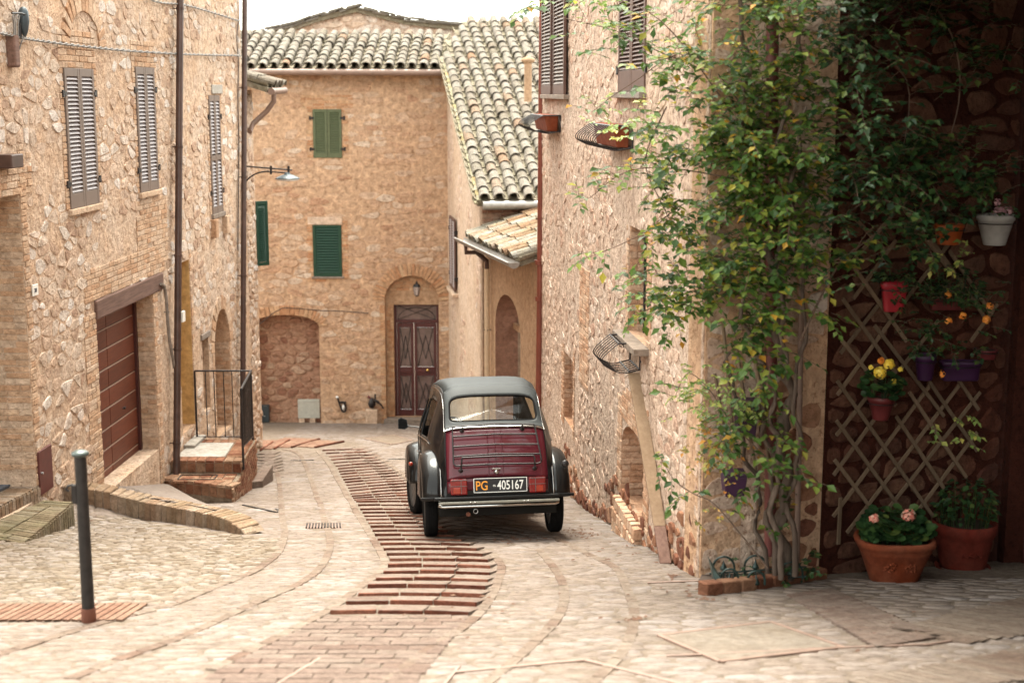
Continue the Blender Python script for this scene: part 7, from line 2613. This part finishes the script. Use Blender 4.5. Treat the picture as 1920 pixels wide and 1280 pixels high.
# climber over the dark wall
c2 = thing('wall_creeper', 'dark green creeper spreading over the shadowed wall above the trellis', 'climbing plant', gp(1565, 1075))
F2 = Foliage(33)
for b in [(1620, 15, 10.25, 80, 34, 60), (1740, 5, 10.3, 80, 30, 46), (1640, -60, 10.3, 150, 30, 40), (1600, 70, 10.1, 50, 46, 55), (1640, 125, 10.15, 46, 40, 30), (1820, 45, 10.5, 50, 46, 26), (1810, 95, 10.5, 36, 34, 14),
          (1850, 125, 10.6, 40, 30, 10), (1615, 185, 10.05, 46, 40, 26), (1645, 235, 10.1, 46, 34, 24), (1620, 320, 10.05, 50, 40, 50), (1700, 265, 10.3, 70, 34, 36), (1780, 290, 10.45, 60, 34, 34),
          (1850, 330, 10.6, 50, 44, 30), (1700, 340, 10.2, 70, 46, 66), (1790, 370, 10.4, 50, 40, 30), (1595, 400, 10.0, 50, 36, 28), (1685, 430, 10.15, 50, 34, 30), (1560, 465, 10.0, 36, 34, 12),
          (1730, 455, 10.3, 30, 24, 10), (1580, 490, 10.05, 24, 24, 8), (1735, 130, 10.5, 50, 60, 8)]:
    F2.blob(*b, size=.062)
w2b = MB()
shoot(F2, [(1560, 420), (1650, 360), (1720, 330), (1800, 420)], 10.2, 10.4, .008, n=4, wood=w2b)
shoot(F2, [(1700, -30), (1760, 20), (1795, 100), (1798, 190), (1775, 280)], 10.5, 10.5, .012, n=4, wood=w2b)
shoot(F2, [(1500, 640), (1570, 500), (1640, 440), (1700, 380)], 10.0, 10.2, .010, n=3, wood=w2b)
shoot(F2, [(1590, 60), (1700, 150), (1690, 300)], 10.3, 10.3, .008, n=3, wood=w2b)
w2b.build('shoots', M['bark_thin'], c2, kind='stuff')
F2.build(c2, 'dark_leaf', 'bark_thin')

# ------------------------------------------------------------------ planter corner
E0, E1 = gp(1325, 1118), gp(1553, 1084)
pe2 = thing('planter_edging', 'low red brick edging round the rose bed at the wall corner', 'edging', E0)
ev2 = E1 - E0; Lr = ev2.length; nb2 = 8
nrm = Vector((-ev2.y, ev2.x, 0)).normalized()
if nrm.y < 0: nrm = -nrm
def on_edge(t): 
    p = E0.lerp(E1, t); p = p - nrm * .04 * math.sin(t * math.pi)
    p.z = zg(p.x, p.y); return p
hE0 = atY(1330, 1094, E0.y).z - E0.z; hE1 = atY(1553, 1068, E1.y).z - E1.z
for i in range(nb2):
    a, b = on_edge(i / nb2 + .006), on_edge((i + 1) / nb2 - .008)
    ha = max(.08, hE0 + (hE1 - hE0) * i / nb2) + .0; hb = max(.08, hE0 + (hE1 - hE0) * (i + 1) / nb2)
    mb = MB(); d = Vector((0, 0, -.05))
    mb.hexa([a + d, b + d, b + d + nrm * .10, a + d + nrm * .10, a + Vector((0, 0, ha)), b + Vector((0, 0, hb)), b + Vector((0, 0, hb)) + nrm * .10, a + Vector((0, 0, ha)) + nrm * .10])
    mb.build('brick', M['brick_stair'], pe2, bevel=.008, seg=1)
mb = MB()
c_ = Vector((E0.x - .02, E0.y + .75, zg(E0.x, E0.y + .75)))
sp_ = [(E0.x, E0.y + .06), (E1.x - .02, E1.y + .05), (2.40, 10.74), (1.47, 10.545), (E0.x, E0.y + .5)]
mb.add([(x, y, zg(x, y) + .035) for x, y in sp_], [(0, 1, 2, 3, 4)])
mb.build('soil', M['soil'], pe2)
# iron bed fence: hoops with spear heads
fe = thing('bed_fence', 'low black iron hoop fence with spear heads round the rose bed', 'garden fence', E0)
for (x0, x1, yb, yt, Y) in ((1337, 1377, 1108, 1043, 10.22), (1396, 1437, 1098, 1041, 10.25), (1462, 1505, 1084, 1053, 10.2), (1352, 1384, 1100, 1066, 9.95), (1402, 1434, 1096, 1070, 9.98)):
    mb = MB(); xm = (x0 + x1) / 2
    h_ = (x1 - x0) / 2
    pts = [atY(x0, yb, Y), atY(x0, yt + h_, Y)] + [atY(xm - h_ * math.cos(a), yt + h_ - h_ * math.sin(a), Y) for a in [i * math.pi / 10 for i in range(1, 10)]] + [atY(x1, yt + h_, Y), atY(x1, yb, Y)]
    mb.tube(pts, .009, 6); mb.build('hoop', M['iron_green'], fe)
    mb = MB()
    t_, b_ = atY(xm, yt + 10, Y), atY(xm, yb, Y)
    mb.tube([b_, t_ - Vector((0, 0, .03))], .006, 5)
    mb.lathe([(.003, -.07), (.030, -.055), (.024, -.04), (.008, -.01), (0, .02)], t_, 8); mb.build('spear', M['iron_green'], fe)
mb = MB()
for (x0, y0, x1, y1, Y) in ((1330, 1075, 1512, 1062, 10.23), (1330, 1096, 1512, 1080, 10.2)): mb.tube([atY(x0, y0, Y), atY(x1, y1, Y)], .007, 5)
mb.build('fence_rail', M['iron_green'], fe)
for dx in range(9):
    x = 1345 + dx * 18; mb = MB(); mb.tube([atY(x, 1074 - dx * .8, 10.23), atY(x, 1100 - dx * 2, 10.21)], .005, 4); mb.build('fence_bar', M['iron_green'], fe)
mb = MB(); a = atY(1327, 1042, 10.1); b = atY(1340, 1103, 9.9); c = atY(1362, 1098, 9.85)
mb.hexa([b, c, c + Vector((0, .01, 0)), b + Vector((0, .01, 0)), a, atY(1335, 1062, 9.95), atY(1335, 1062, 9.95) + Vector((0, .01, 0)), a + Vector((0, .01, 0))]); mb.build('end_plate', M['iron_green'], fe)
# dark succulents in the bed
bp = thing('bed_plants', 'low green plants growing between the hoops of the iron bed fence', 'plants', gp(1420, 1080))
F3 = Foliage(5)
for b in [(1385, 1080, 10.25, 20, 10, 10), (1430, 1078, 10.2, 20, 12, 12), (1480, 1065, 10.3, 20, 14, 10), (1500, 1050, 10.35, 14, 14, 6), (1530, 1055, 10.4, 14, 10, 4)]: F3.blob(*b, size=.045, rY=.08, L_=.10)
F3.build(bp, 'dark_leaf', 'bark_thin', 60)

# ------------------------------------------------------------------ trellis
tr = thing('wooden_trellis', 'diamond wooden trellis fixed to the dark red wall behind the pots', 'trellis', AW.P(-.8, 3, .05))
def trellis_slat(x0, y0, x1, y1, w_):
    a, b = AW.pix(x0, y0, w_), AW.pix(x1, y1, w_)
    A, B = AW.P(a[0], a[1], w_), AW.P(b[0], b[1], w_)
    d = (B - A).normalized(); s_ = d.cross(AW.n).normalized() * .0145
    n_ = AW.n * .006
    mb = MB(); mb.hexa([A - s_ - n_, A + s_ - n_, A + s_ + n_, A - s_ + n_, B - s_ - n_, B + s_ - n_, B + s_ + n_, B - s_ + n_])
    mb.build('slat', M['trellis'], tr)
for l in ((1570, 714, 1750, 968), (1568, 788, 1695, 962), (1565, 862, 1645, 968), (1578, 638, 1680, 760), (1580, 560, 1680, 700), (1590, 485, 1700, 640), (1640, 610, 1770, 780), (1680, 780, 1770, 915), (1705, 735, 1812, 895), (1742, 715, 1832, 845),
          (1590, 395, 1660, 470), (1672, 360, 1790, 520), (1780, 470, 1860, 590), (1797, 712, 1835, 768), (1588, 250, 1625, 290), (1740, 440, 1850, 600)):
    trellis_slat(*l, .05)
for l in ((1562, 968, 1745, 720), (1588, 998, 1800, 720), (1563, 890, 1680, 730), (1568, 816, 1660, 700), (1570, 740, 1700, 560), (1576, 662, 1660, 555), (1640, 985, 1838, 735), (1700, 985, 1832, 810), (1600, 560, 1680, 450), (1590, 500, 1720, 350), (1690, 690, 1760, 600), (1700, 560, 1800, 430), (1820, 640, 1870, 570)):
    trellis_slat(*l, .034)
trellis_slat(1576, 932, 1572, 1020, .07)

# ------------------------------------------------------------------ pots
def geranium(parent, c, rx, n, mat, seed, size=.045, h=.14, shape=ROUND, ry=None):
    r = random.Random(seed); pc = Pieces(); tw = MB(); ry = ry or rx
    for _ in range(n):
        a = r.uniform(0, 6.28); q = math.sqrt(r.random())
        p = c + Vector((math.cos(a) * rx * q, math.sin(a) * ry * q, 0))
        hh = h * (1.15 - .6 * q * q) * r.uniform(.35, 1.1)
        e_ = p + Vector((math.cos(a) * .03, math.sin(a) * .03, hh))
        if r.random() < .3: tw.tube([p, e_], .003, 3, caps=False)
        d = Vector((math.cos(a) + r.uniform(-.6, .6), math.sin(a) + r.uniform(-.6, .6), r.uniform(-.5, .3)))
        pc.add(r.choice(shape), leaf_mat(e_, d, Vector((r.uniform(-.3, .3), -.5, 1)), size * r.uniform(.6, 1.25)))
    pc.build('leaf', M[mat], parent, 120, rest='leaves', minpx=7)
    if tw.V: tw.build('stems', M['dark_leaf'], parent, kind='stuff')
def flower_head(parent, c, rad_, n, mat, seed, name='flower', size=.02):
    r = random.Random(seed); VV = MB()
    for i in range(n):
        u = r.uniform(-1, 1); a = r.uniform(0, 6.28); q = math.sqrt(1 - u * u)
        nr = Vector((q * math.cos(a), q * math.sin(a), u * .7 + .2)).normalized()
        p = c + nr * rad_ * r.uniform(.7, 1)
        t1 = nr.cross(Vector((.3, .2, 1))).normalized(); t2 = nr.cross(t1)
        k = size * r.uniform(.7, 1.2)
        VV.add([p - t1 * k, p - t2 * k * .8 + nr * k * .3, p + t1 * k + nr * k * .2, p + t2 * k * .8 + nr * k * .3], [(0, 1, 2, 3)])
    return VV.build(name, M[mat], parent)
# big half-round planter
g = gp(1690, 1096); sc_w = 150 / FPX * (g - CAM).dot(FW) / 2
ztop = atY(1690, 1012, g.y + .05).z
H = ztop - g.z
c = g + Vector((0, sc_w * .78, 0))
g0 = zg(c.x, c.y); H = ztop - g0
t = thing('terracotta_planter', 'wide orange terracotta planter with pink geraniums standing below the trellis', 'planter', (c.x, c.y, g0))
mb = MB(); P0 = Vector((c.x, c.y, g0 - .03))
R0 = sc_w
mb.lathe([(0, 0), (R0 * .50, 0), (R0 * .56, .02), (R0 * .72, H * .42), (R0 * .86, H * .72), (R0 * .90, H * .76), (R0 * .90, H * .82), (R0 * .97, H * .86), (R0 * 1.0, H * .93), (R0 * .97, H * .99), (R0 * .90, H), (R0 * .86, H * .96), (R0 * .82, H * .85), (0, H * .85)], P0, 40, sq=3.2, sy=.80)
mb.build('pot', M['terracotta'], t)
mb = MB(); rr = random.Random(3)
for i in range(26):
    a = rad(-118 + i * 1.6 + (18 if i > 12 else 0)); 
    q = 1 / (abs(math.cos(a)) ** 3.2 + abs(math.sin(a)) ** 3.2) ** (1 / 3.2)
    zz = H * rr.uniform(.40, .60); rr0 = R0 * (.72 + .14 * (zz / H - .42) / .3)
    p = P0 + Vector((rr0 * q * math.cos(a), rr0 * q * math.sin(a) * .8, zz))
    mb.lathe([(0, -.014), (.014, 0), (0, .014)], p, 6)
mb.build('relief_ornament', M['terracotta'], t)
mb = MB(); mb.lathe([(R0 * .83, H * .88), (0, H * .90)], P0, 40, sq=3.2, sy=.8); mb.build('soil', M['soil'], t)
pt2 = thing('geranium', 'dark leaved geranium with two pink flower heads in the wide orange planter', 'potted plant', P0 + Vector((0, 0, H * .9)))
cc = P0 + Vector((0, 0, H * .9))
geranium(pt2, cc, R0 * .74, 300, 'dark_leaf', 4, .075, .22, ry=R0 * .5)
for (x, y, r_, m_) in ((1639, 972, .035, 26), (1704, 966, .05, 40)):
    p = atY(x, y, c.y - .12)
    flower_head(pt2, p, r_, m_ * 2, 'petal_pink', x, size=.017)
    mb = MB(); mb.tube([cc + (p - cc) * .3, p], .004, 4); mb.build('flower_stem', M['dark_leaf'], pt2)
# round pot
g = gp(1820, 1070); R1 = 121 / FPX * (g - CAM).dot(FW) / 2
ztop = atY(1820, 985, g.y).z
c = g + Vector((0, R1 * .8, 0)); g0 = zg(c.x, c.y); H = ztop - g0
P1 = Vector((c.x, c.y, g0 - .02))
t = thing('terracotta_pot', 'round dark red terracotta pot on a saucer beside the wide planter', 'flower pot', P1)
mb = MB(); mb.lathe([(0, .03), (R1 * .68, .03), (R1 * .72, .06), (R1 * .88, H * .68), (R1 * .9, H * .72), (R1 * .97, H * .78), (R1, H * .86), (R1 * .99, H * .97), (R1 * .94, H), (R1 * .88, H * .97), (R1 * .86, H * .86), (0, H * .86)], P1, 40); mb.build('pot', M['terracotta_red'], t)
mb = MB(); mb.lathe([(0, 0), (R1 * .78, 0), (R1 * .86, .035), (R1 * .84, .045), (R1 * .76, .02), (0, .02)], P1, 32); mb.build('saucer', M['terracotta_red'], t)
mb = MB(); mb.lathe([(R1 * .86, H * .9), (0, H * .92)], P1, 24); mb.build('soil', M['soil'], t)
mb = MB()
for i in range(14):
    a = rad(-110 + i * 3.2); zz = H * (.44 + .03 * math.sin(i * 1.4)); q = R1 * (.72 + .16 * .44 / .68)
    mb.lathe([(0, -.013), (.012, 0), (0, .013)], P1 + Vector((q * 1.03 * math.cos(a), q * 1.03 * math.sin(a), zz)), 6)
mb.build('relief_ornament', M['terracotta_red'], t)
pt3 = thing('leafy_plant', 'very dark leafy plant growing in the round red pot', 'potted plant', P1 + Vector((0, 0, H)))
geranium(pt3, P1 + Vector((0, 0, H * .9)), R1 * .8, 220, 'dark_leaf', 6, .06, .34, shape=LEAF)

# hanging pots on the trellis
def hang_pot(px, y0, y1, w0, w1, mat, label, name='hanging_pot', out=.16, box=False, tilt=0):
    """w0/w1: pixel width at rim and base"""
    q = AW.pix(px, (y0 + y1) / 2, out); c = AW.P(q[0], q[1], out)
    d = (c - CAM).dot(FW)
    R0, R1_ = w0 / FPX * d / 2, w1 / FPX * d / 2
    zt, zb = atY(px, y0, c.y).z, atY(px, y1, c.y).z
    t = thing(name, label, 'hanging pot', (c.x, c.y, zb))
    mb = MB(); P = Vector((c.x, c.y, zb)); H = zt - zb
    pr = [(0, 0), (R1_ * .95, 0), (R1_, .01), (R0 * .94, H * .80), (R0, H * .82), (R0 * 1.0, H), (R0 * .94, H), (R0 * .9, H * .84), (0, H * .84)]
    if box: mb.lathe(pr, P, 24, sq=7, sy=.36)
    else: mb.lathe(pr, P, 26, sy=min(1, .95))
    o = mb.build('pot', M[mat], t)
    mb = MB()
    mb.tube([P + Vector((R0 * 1.04 * math.cos(a), R0 * 1.02 * math.sin(a) * (.5 if box else 1), H * .72)) for a in [i * math.pi / 12 for i in range(25)]], .004, 4)
    mb.tube([P + Vector((0, R0 * (.5 if box else 1), H * .72)), P - AW.n * out + Vector((0, 0, H * .9))], .005, 4)
    mb.build('wire_ring', M['iron'], t)
    mb = MB(); 
    mb.lathe([(R0 * .9, H * .9), (0, H * .93)], P, 20, sy=(.36 if box else 1), sq=7 if box else 0) ; mb.build('soil', M['soil'], t)
    return P + Vector((0, 0, H * .9)), R0
cO, rO = hang_pot(1779, 420, 458, 56, 42, 'pot_orange', 'small orange flower pot hanging high on the dark wall')
cW, rW = hang_pot(1866, 402, 459, 70, 42, 'pot_white', 'white flower pot hanging at the right edge beside the orange one')
cY, rY_ = hang_pot(1652, 742, 786, 52, 30, 'pot_dkred', 'dark bowl with yellow chrysanthemums hanging on the trellis', out=.20)
cR, rR = hang_pot(1676, 528, 584, 50, 36, 'pot_red', 'bright red flower trough hanging near the top of the trellis', out=.2, box=True)
cR2, rR2 = hang_pot(1775, 556, 580, 70, 60, 'pot_dkred', 'dark red flower trough half hidden by leaves right of the bright red one', out=.14, box=True)
cP, rP = hang_pot(1735, 664, 712, 40, 28, 'pot_purple', 'small purple pot hanging left of the long purple trough')
cP2, rP2 = hang_pot(1800, 676, 712, 76, 68, 'pot_purple', 'long purple flower trough hanging low on the dark wall', box=True)
cP3, rP3 = hang_pot(1850, 655, 672, 40, 34, 'pot_dkred', 'small dark red pot hanging above the long purple trough')
def plantlet(label, c, rx, n, mat, seed, size, h, shape=LEAF, flowers=(), cat='potted plant', name='flowering_plant'):
    t = thing(name, label, cat, c)
    geranium(t, c, rx, n, mat, seed, size, h, shape=shape)
    for i, (dx, dy, dz, r_, k, m_, sz) in enumerate(flowers):
        flower_head(t, c + Vector((dx, dy, dz)), r_, k, m_, seed + i, size=sz)
    return t
plantlet('small leafy plant in the hanging orange pot', cO, rO * .9, 60, 'dark_leaf', 1, .05, .12)
plantlet('mauve flowered plant filling the hanging white pot', cW, rW * .85, 50, 'dark_leaf', 2, .05, .10, flowers=((-.01, -.09, .04, .05, 40, 'petal_mauve', .02), (.06, -.06, .05, .05, 36, 'petal_mauve', .02), (.0, -.02, .12, .03, 14, 'petal_mauve', .015)))
ty = plantlet('yellow chrysanthemum with dark leaves in the bowl on the trellis', cY, rY_ * .95, 90, 'dark_leaf', 3, .07, .20, shape=ROUND)
for (x, y, r_, k, m_) in ((1650, 699, .048, 120, 'petal_yellow'), (1667, 683, .04, 90, 'petal_yellow'), (1652, 676, .024, 36, 'petal_orange'), (1633, 689, .014, 16, 'petal_yellow'), (1688, 692, .010, 12, 'petal_yellow'), (1676, 714, .013, 14, 'petal_yellow')):
    flower_head(ty, atY(x, y, cY.y - .12), r_, k, m_, x, size=.016)
plantlet('green plant spilling from the bright red trough', cR, rR, 80, 'dark_leaf', 7, .05, .12)
tm = plantlet('dark bushy plant with orange flowers above the purple troughs', cR2 + Vector((.05, 0, -.05)), rR2 * 1.3, 200, 'dark_leaf', 8, .05, .26)
for (x, y) in ((1779, 602), (1806, 592), (1850, 598), (1856, 574), (1778, 552), (1850, 600)):
    flower_head(tm, atY(x, y, 10.75), .028, 24, 'petal_orange', x, size=.014)
F4 = Foliage(9)
for b in [(1730, 560, 10.6, 34, 30, 30), (1810, 560, 10.7, 40, 40, 36), (1740, 620, 10.6, 34, 34, 30), (1800, 640, 10.75, 40, 20, 14)]: F4.blob(*b, size=.04, rY=.1, L_=.14)
F4.build(tm, 'dark_leaf', 'bark_thin', 80, name='leaf_spray', rest='leaf_sprays')
tl_ = thing('lime_plant', 'pale lime green sprig hanging below the orange pot', 'potted plant', atY(1795, 490, 10.7))
F5 = Foliage(12)
for b in [(1795, 485, 10.55, 22, 16, 10), (1770, 820 - 20, 10.8, 6, 60, 6), (1760, 815, 10.8, 12, 12, 4)]: F5.blob(*b, size=.05, rY=.05, L_=.12, clump=2)
F5.build(tl_, 'lime_leaf', 'bark_thin', 60)
plantlet('sprig of orange flowers trailing from the small purple pot', cP, rP, 30, 'dark_leaf', 14, .04, .08, flowers=((.12, -.05, -.13, .03, 18, 'petal_orange', .012),))

# purple planters with autumn coloured succulents on the right wall
def wall_box(px, y0, y1, wpx, Y, mat, label):
    c = atY(px, (y0 + y1) / 2, Y); d = (c - CAM).dot(FW)
    W_ = wpx / FPX * d; H = (y1 - y0) / FPX * d
    t = thing('wall_planter', label, 'planter', c)
    mb = MB(); x, y, z = W_ / 2, .09, H / 2
    mb.hexa([c + Vector(p) for p in ((-x * .8, -y, -z), (x * .8, -y, -z), (x * .8, y, -z), (-x * .8, y, -z), (-x, -y * 1.2, z), (x, -y * 1.2, z), (x, y * 1.2, z), (-x, y * 1.2, z))])
    mb.build('box', M[mat], t, bevel=.008)
    mb = MB(); mb.box(c + Vector((0, 0, z + .005)), (W_ * .98, .19, .02)); mb.build('rim', M[mat], t, bevel=.004)
    return c + Vector((0, 0, z))
a = wall_box(1398, 752, 815, 40, 10.3, 'pot_purple', 'upper purple planter hanging among the rose stems')
b = wall_box(1375, 886, 926, 44, 10.2, 'pot_purple', 'lower purple planter hanging near the foot of the rose')
ta = thing('succulent_plant', 'yellow and green trailing succulent in the upper purple planter', 'potted plant', a)
F6 = Foliage(15)
for q in [(1330, 735, 10.15, 40, 26, 40), (1370, 745, 10.1, 30, 24, 26), (1310, 790, 10.15, 20, 30, 16), (1300, 730, 10.2, 20, 16, 10)]: F6.blob(*q, size=.036, rY=.06, L_=.10, clump=4)
F6.build(ta, 'lime_leaf', 'bark_thin', 120)
tb = thing('succulent_plant', 'green and orange trailing succulent in the lower purple planter', 'potted plant', b)
F7 = Foliage(16)
for q in [(1350, 850, 10.1, 28, 18, 20), (1320, 855, 10.1, 18, 12, 10), (1330, 830, 10.12, 16, 20, 10), (1350, 930, 10.15, 4, 30, 6)]: F7.blob(*q, size=.036, rY=.05, L_=.10, clump=3)
F7.build(tb, 'autumn_leaf', 'bark_thin', 80)

# ------------------------------------------------------------------ wire baskets on the right house
def basket(pxw, y0, y1, depth, length, label, nw, pot=None, potlabel=None, scroll=False, mat='iron', potframe=None):
    u = RW.pix(pxw, (y0 + y1) / 2)[0]
    zt, zb = RW.pix(pxw, y0)[1], RW.pix(pxw, y1)[1]
    H = zt - zb
    t = thing('wire_basket', label, 'flower basket', RW.P(u, zb, .02))
    for i in range(nw):
        uu = u + length * (i / (nw - 1))
        pts = [RW.P(uu, zb + H * .10, .01), RW.P(uu, zb, depth * .35), RW.P(uu, zb + H * .03, depth * .62), RW.P(uu, zb + H * .30, depth * .98), RW.P(uu, zb + H * .52, depth), RW.P(uu, zb + H * .78, depth * .80), RW.P(uu, zt, depth * .58)]
        if scroll:
            pts += [RW.P(uu, zt - H * .02, depth * .48), RW.P(uu, zt - H * .12, depth * .46), RW.P(uu, zt - H * .12, depth * .54)]
        mb = MB(); mb.tube(catmull(pts, 3), .0048 if scroll else .005, 5, caps=False); mb.build('wire', M[mat], t)
    mb = MB()
    for (z_, w_) in ((zt, depth * .58), (zb + H * .05, depth * .30), (zt, .01), (zb + H * .1, .01)):
        mb.tube([RW.P(u, z_, w_), RW.P(u + length, z_, w_)], .009, 6)
    for uu in (u, u + length):
        mb.tube([RW.P(uu, zt, .01), RW.P(uu, zt, depth * .58)], .009, 6); mb.tube([RW.P(uu, zt, .01), RW.P(uu, zb + H * .1, .01)], .009, 6)
        mb.tube([RW.P(uu, zb + H * .1, .01), RW.P(uu, zb, depth * .4)], .008, 6)
    mb.build('basket_frame', M[mat], t)
    if pot:
        mb = MB()
        a0_, a1_ = u + .04, u + length - .04
        P = [RW.P(a0_, zb + H * .10, .04), RW.P(a1_, zb + H * .10, .04), RW.P(a1_, zb + H * .10, depth * .42), RW.P(a0_, zb + H * .10, depth * .42),
             RW.P(a0_, zt + .01, .03), RW.P(a1_, zt + .01, .03), RW.P(a1_, zt + .01, depth * .54), RW.P(a0_, zt + .01, depth * .54)]
        mb.hexa(P); o = mb.build('trough', M[pot], None, bevel=.01)
        tag(o, potlabel, 'flower box')
    return u, zt, zb
basket(1052, 217, 250, .40, 1.3, 'far wire basket high on the right house by the red downpipe', 10, 'terracotta', 'terracotta flower box in the far wire basket by the red downpipe')
ub, zt_b, zb_b = basket(1188, 236, 282, .36, 1.25, 'black wire basket half hidden by rose leaves under the brown shutters', 10, 'terracotta', 'terracotta flower box in the wire basket under the brown shutters')
F8 = Foliage(40)
tq = thing('basket_plant', 'yellow green leafy plant growing in the basket under the brown shutters', 'potted plant', RW.P(ub, zt_b, .2))
for q in [(1165, 228, 12.6, 30, 14, 18), (1190, 250, 12.3, 14, 16, 8)]: F8.blob(*q, size=.06, rY=.15, L_=.14, clump=3)
F8.build(tq, 'lime_leaf', 'bark_thin', 60)
basket(1202, 643, 699, .36, .50, 'empty black wrought iron basket under the barred window', 7, scroll=True)

# things of one kind share a group
GR = {'manhole_cover': 'manhole covers in the paving', 'metal_strip': 'metal strips in the paving', 'wall_fitting': 'black fittings low on the facade', 'wall_cable': 'cables on the left house',
      'hanging_pot': 'flower pots hanging on the dark wall', 'wire_basket': 'wire baskets on the right house', 'trough': 'terracotta boxes in the wire baskets', 'wall_planter': 'purple planters among the rose stems',
      'succulent_plant': 'succulents in the purple planters', 'flowering_plant': 'plants in the pots on the dark wall'}
for o in bpy.data.objects:
    k = o.name.split('.')[0]
    if o.parent is None and k in GR and 'category' in o.keys(): o['group'] = GR[k]
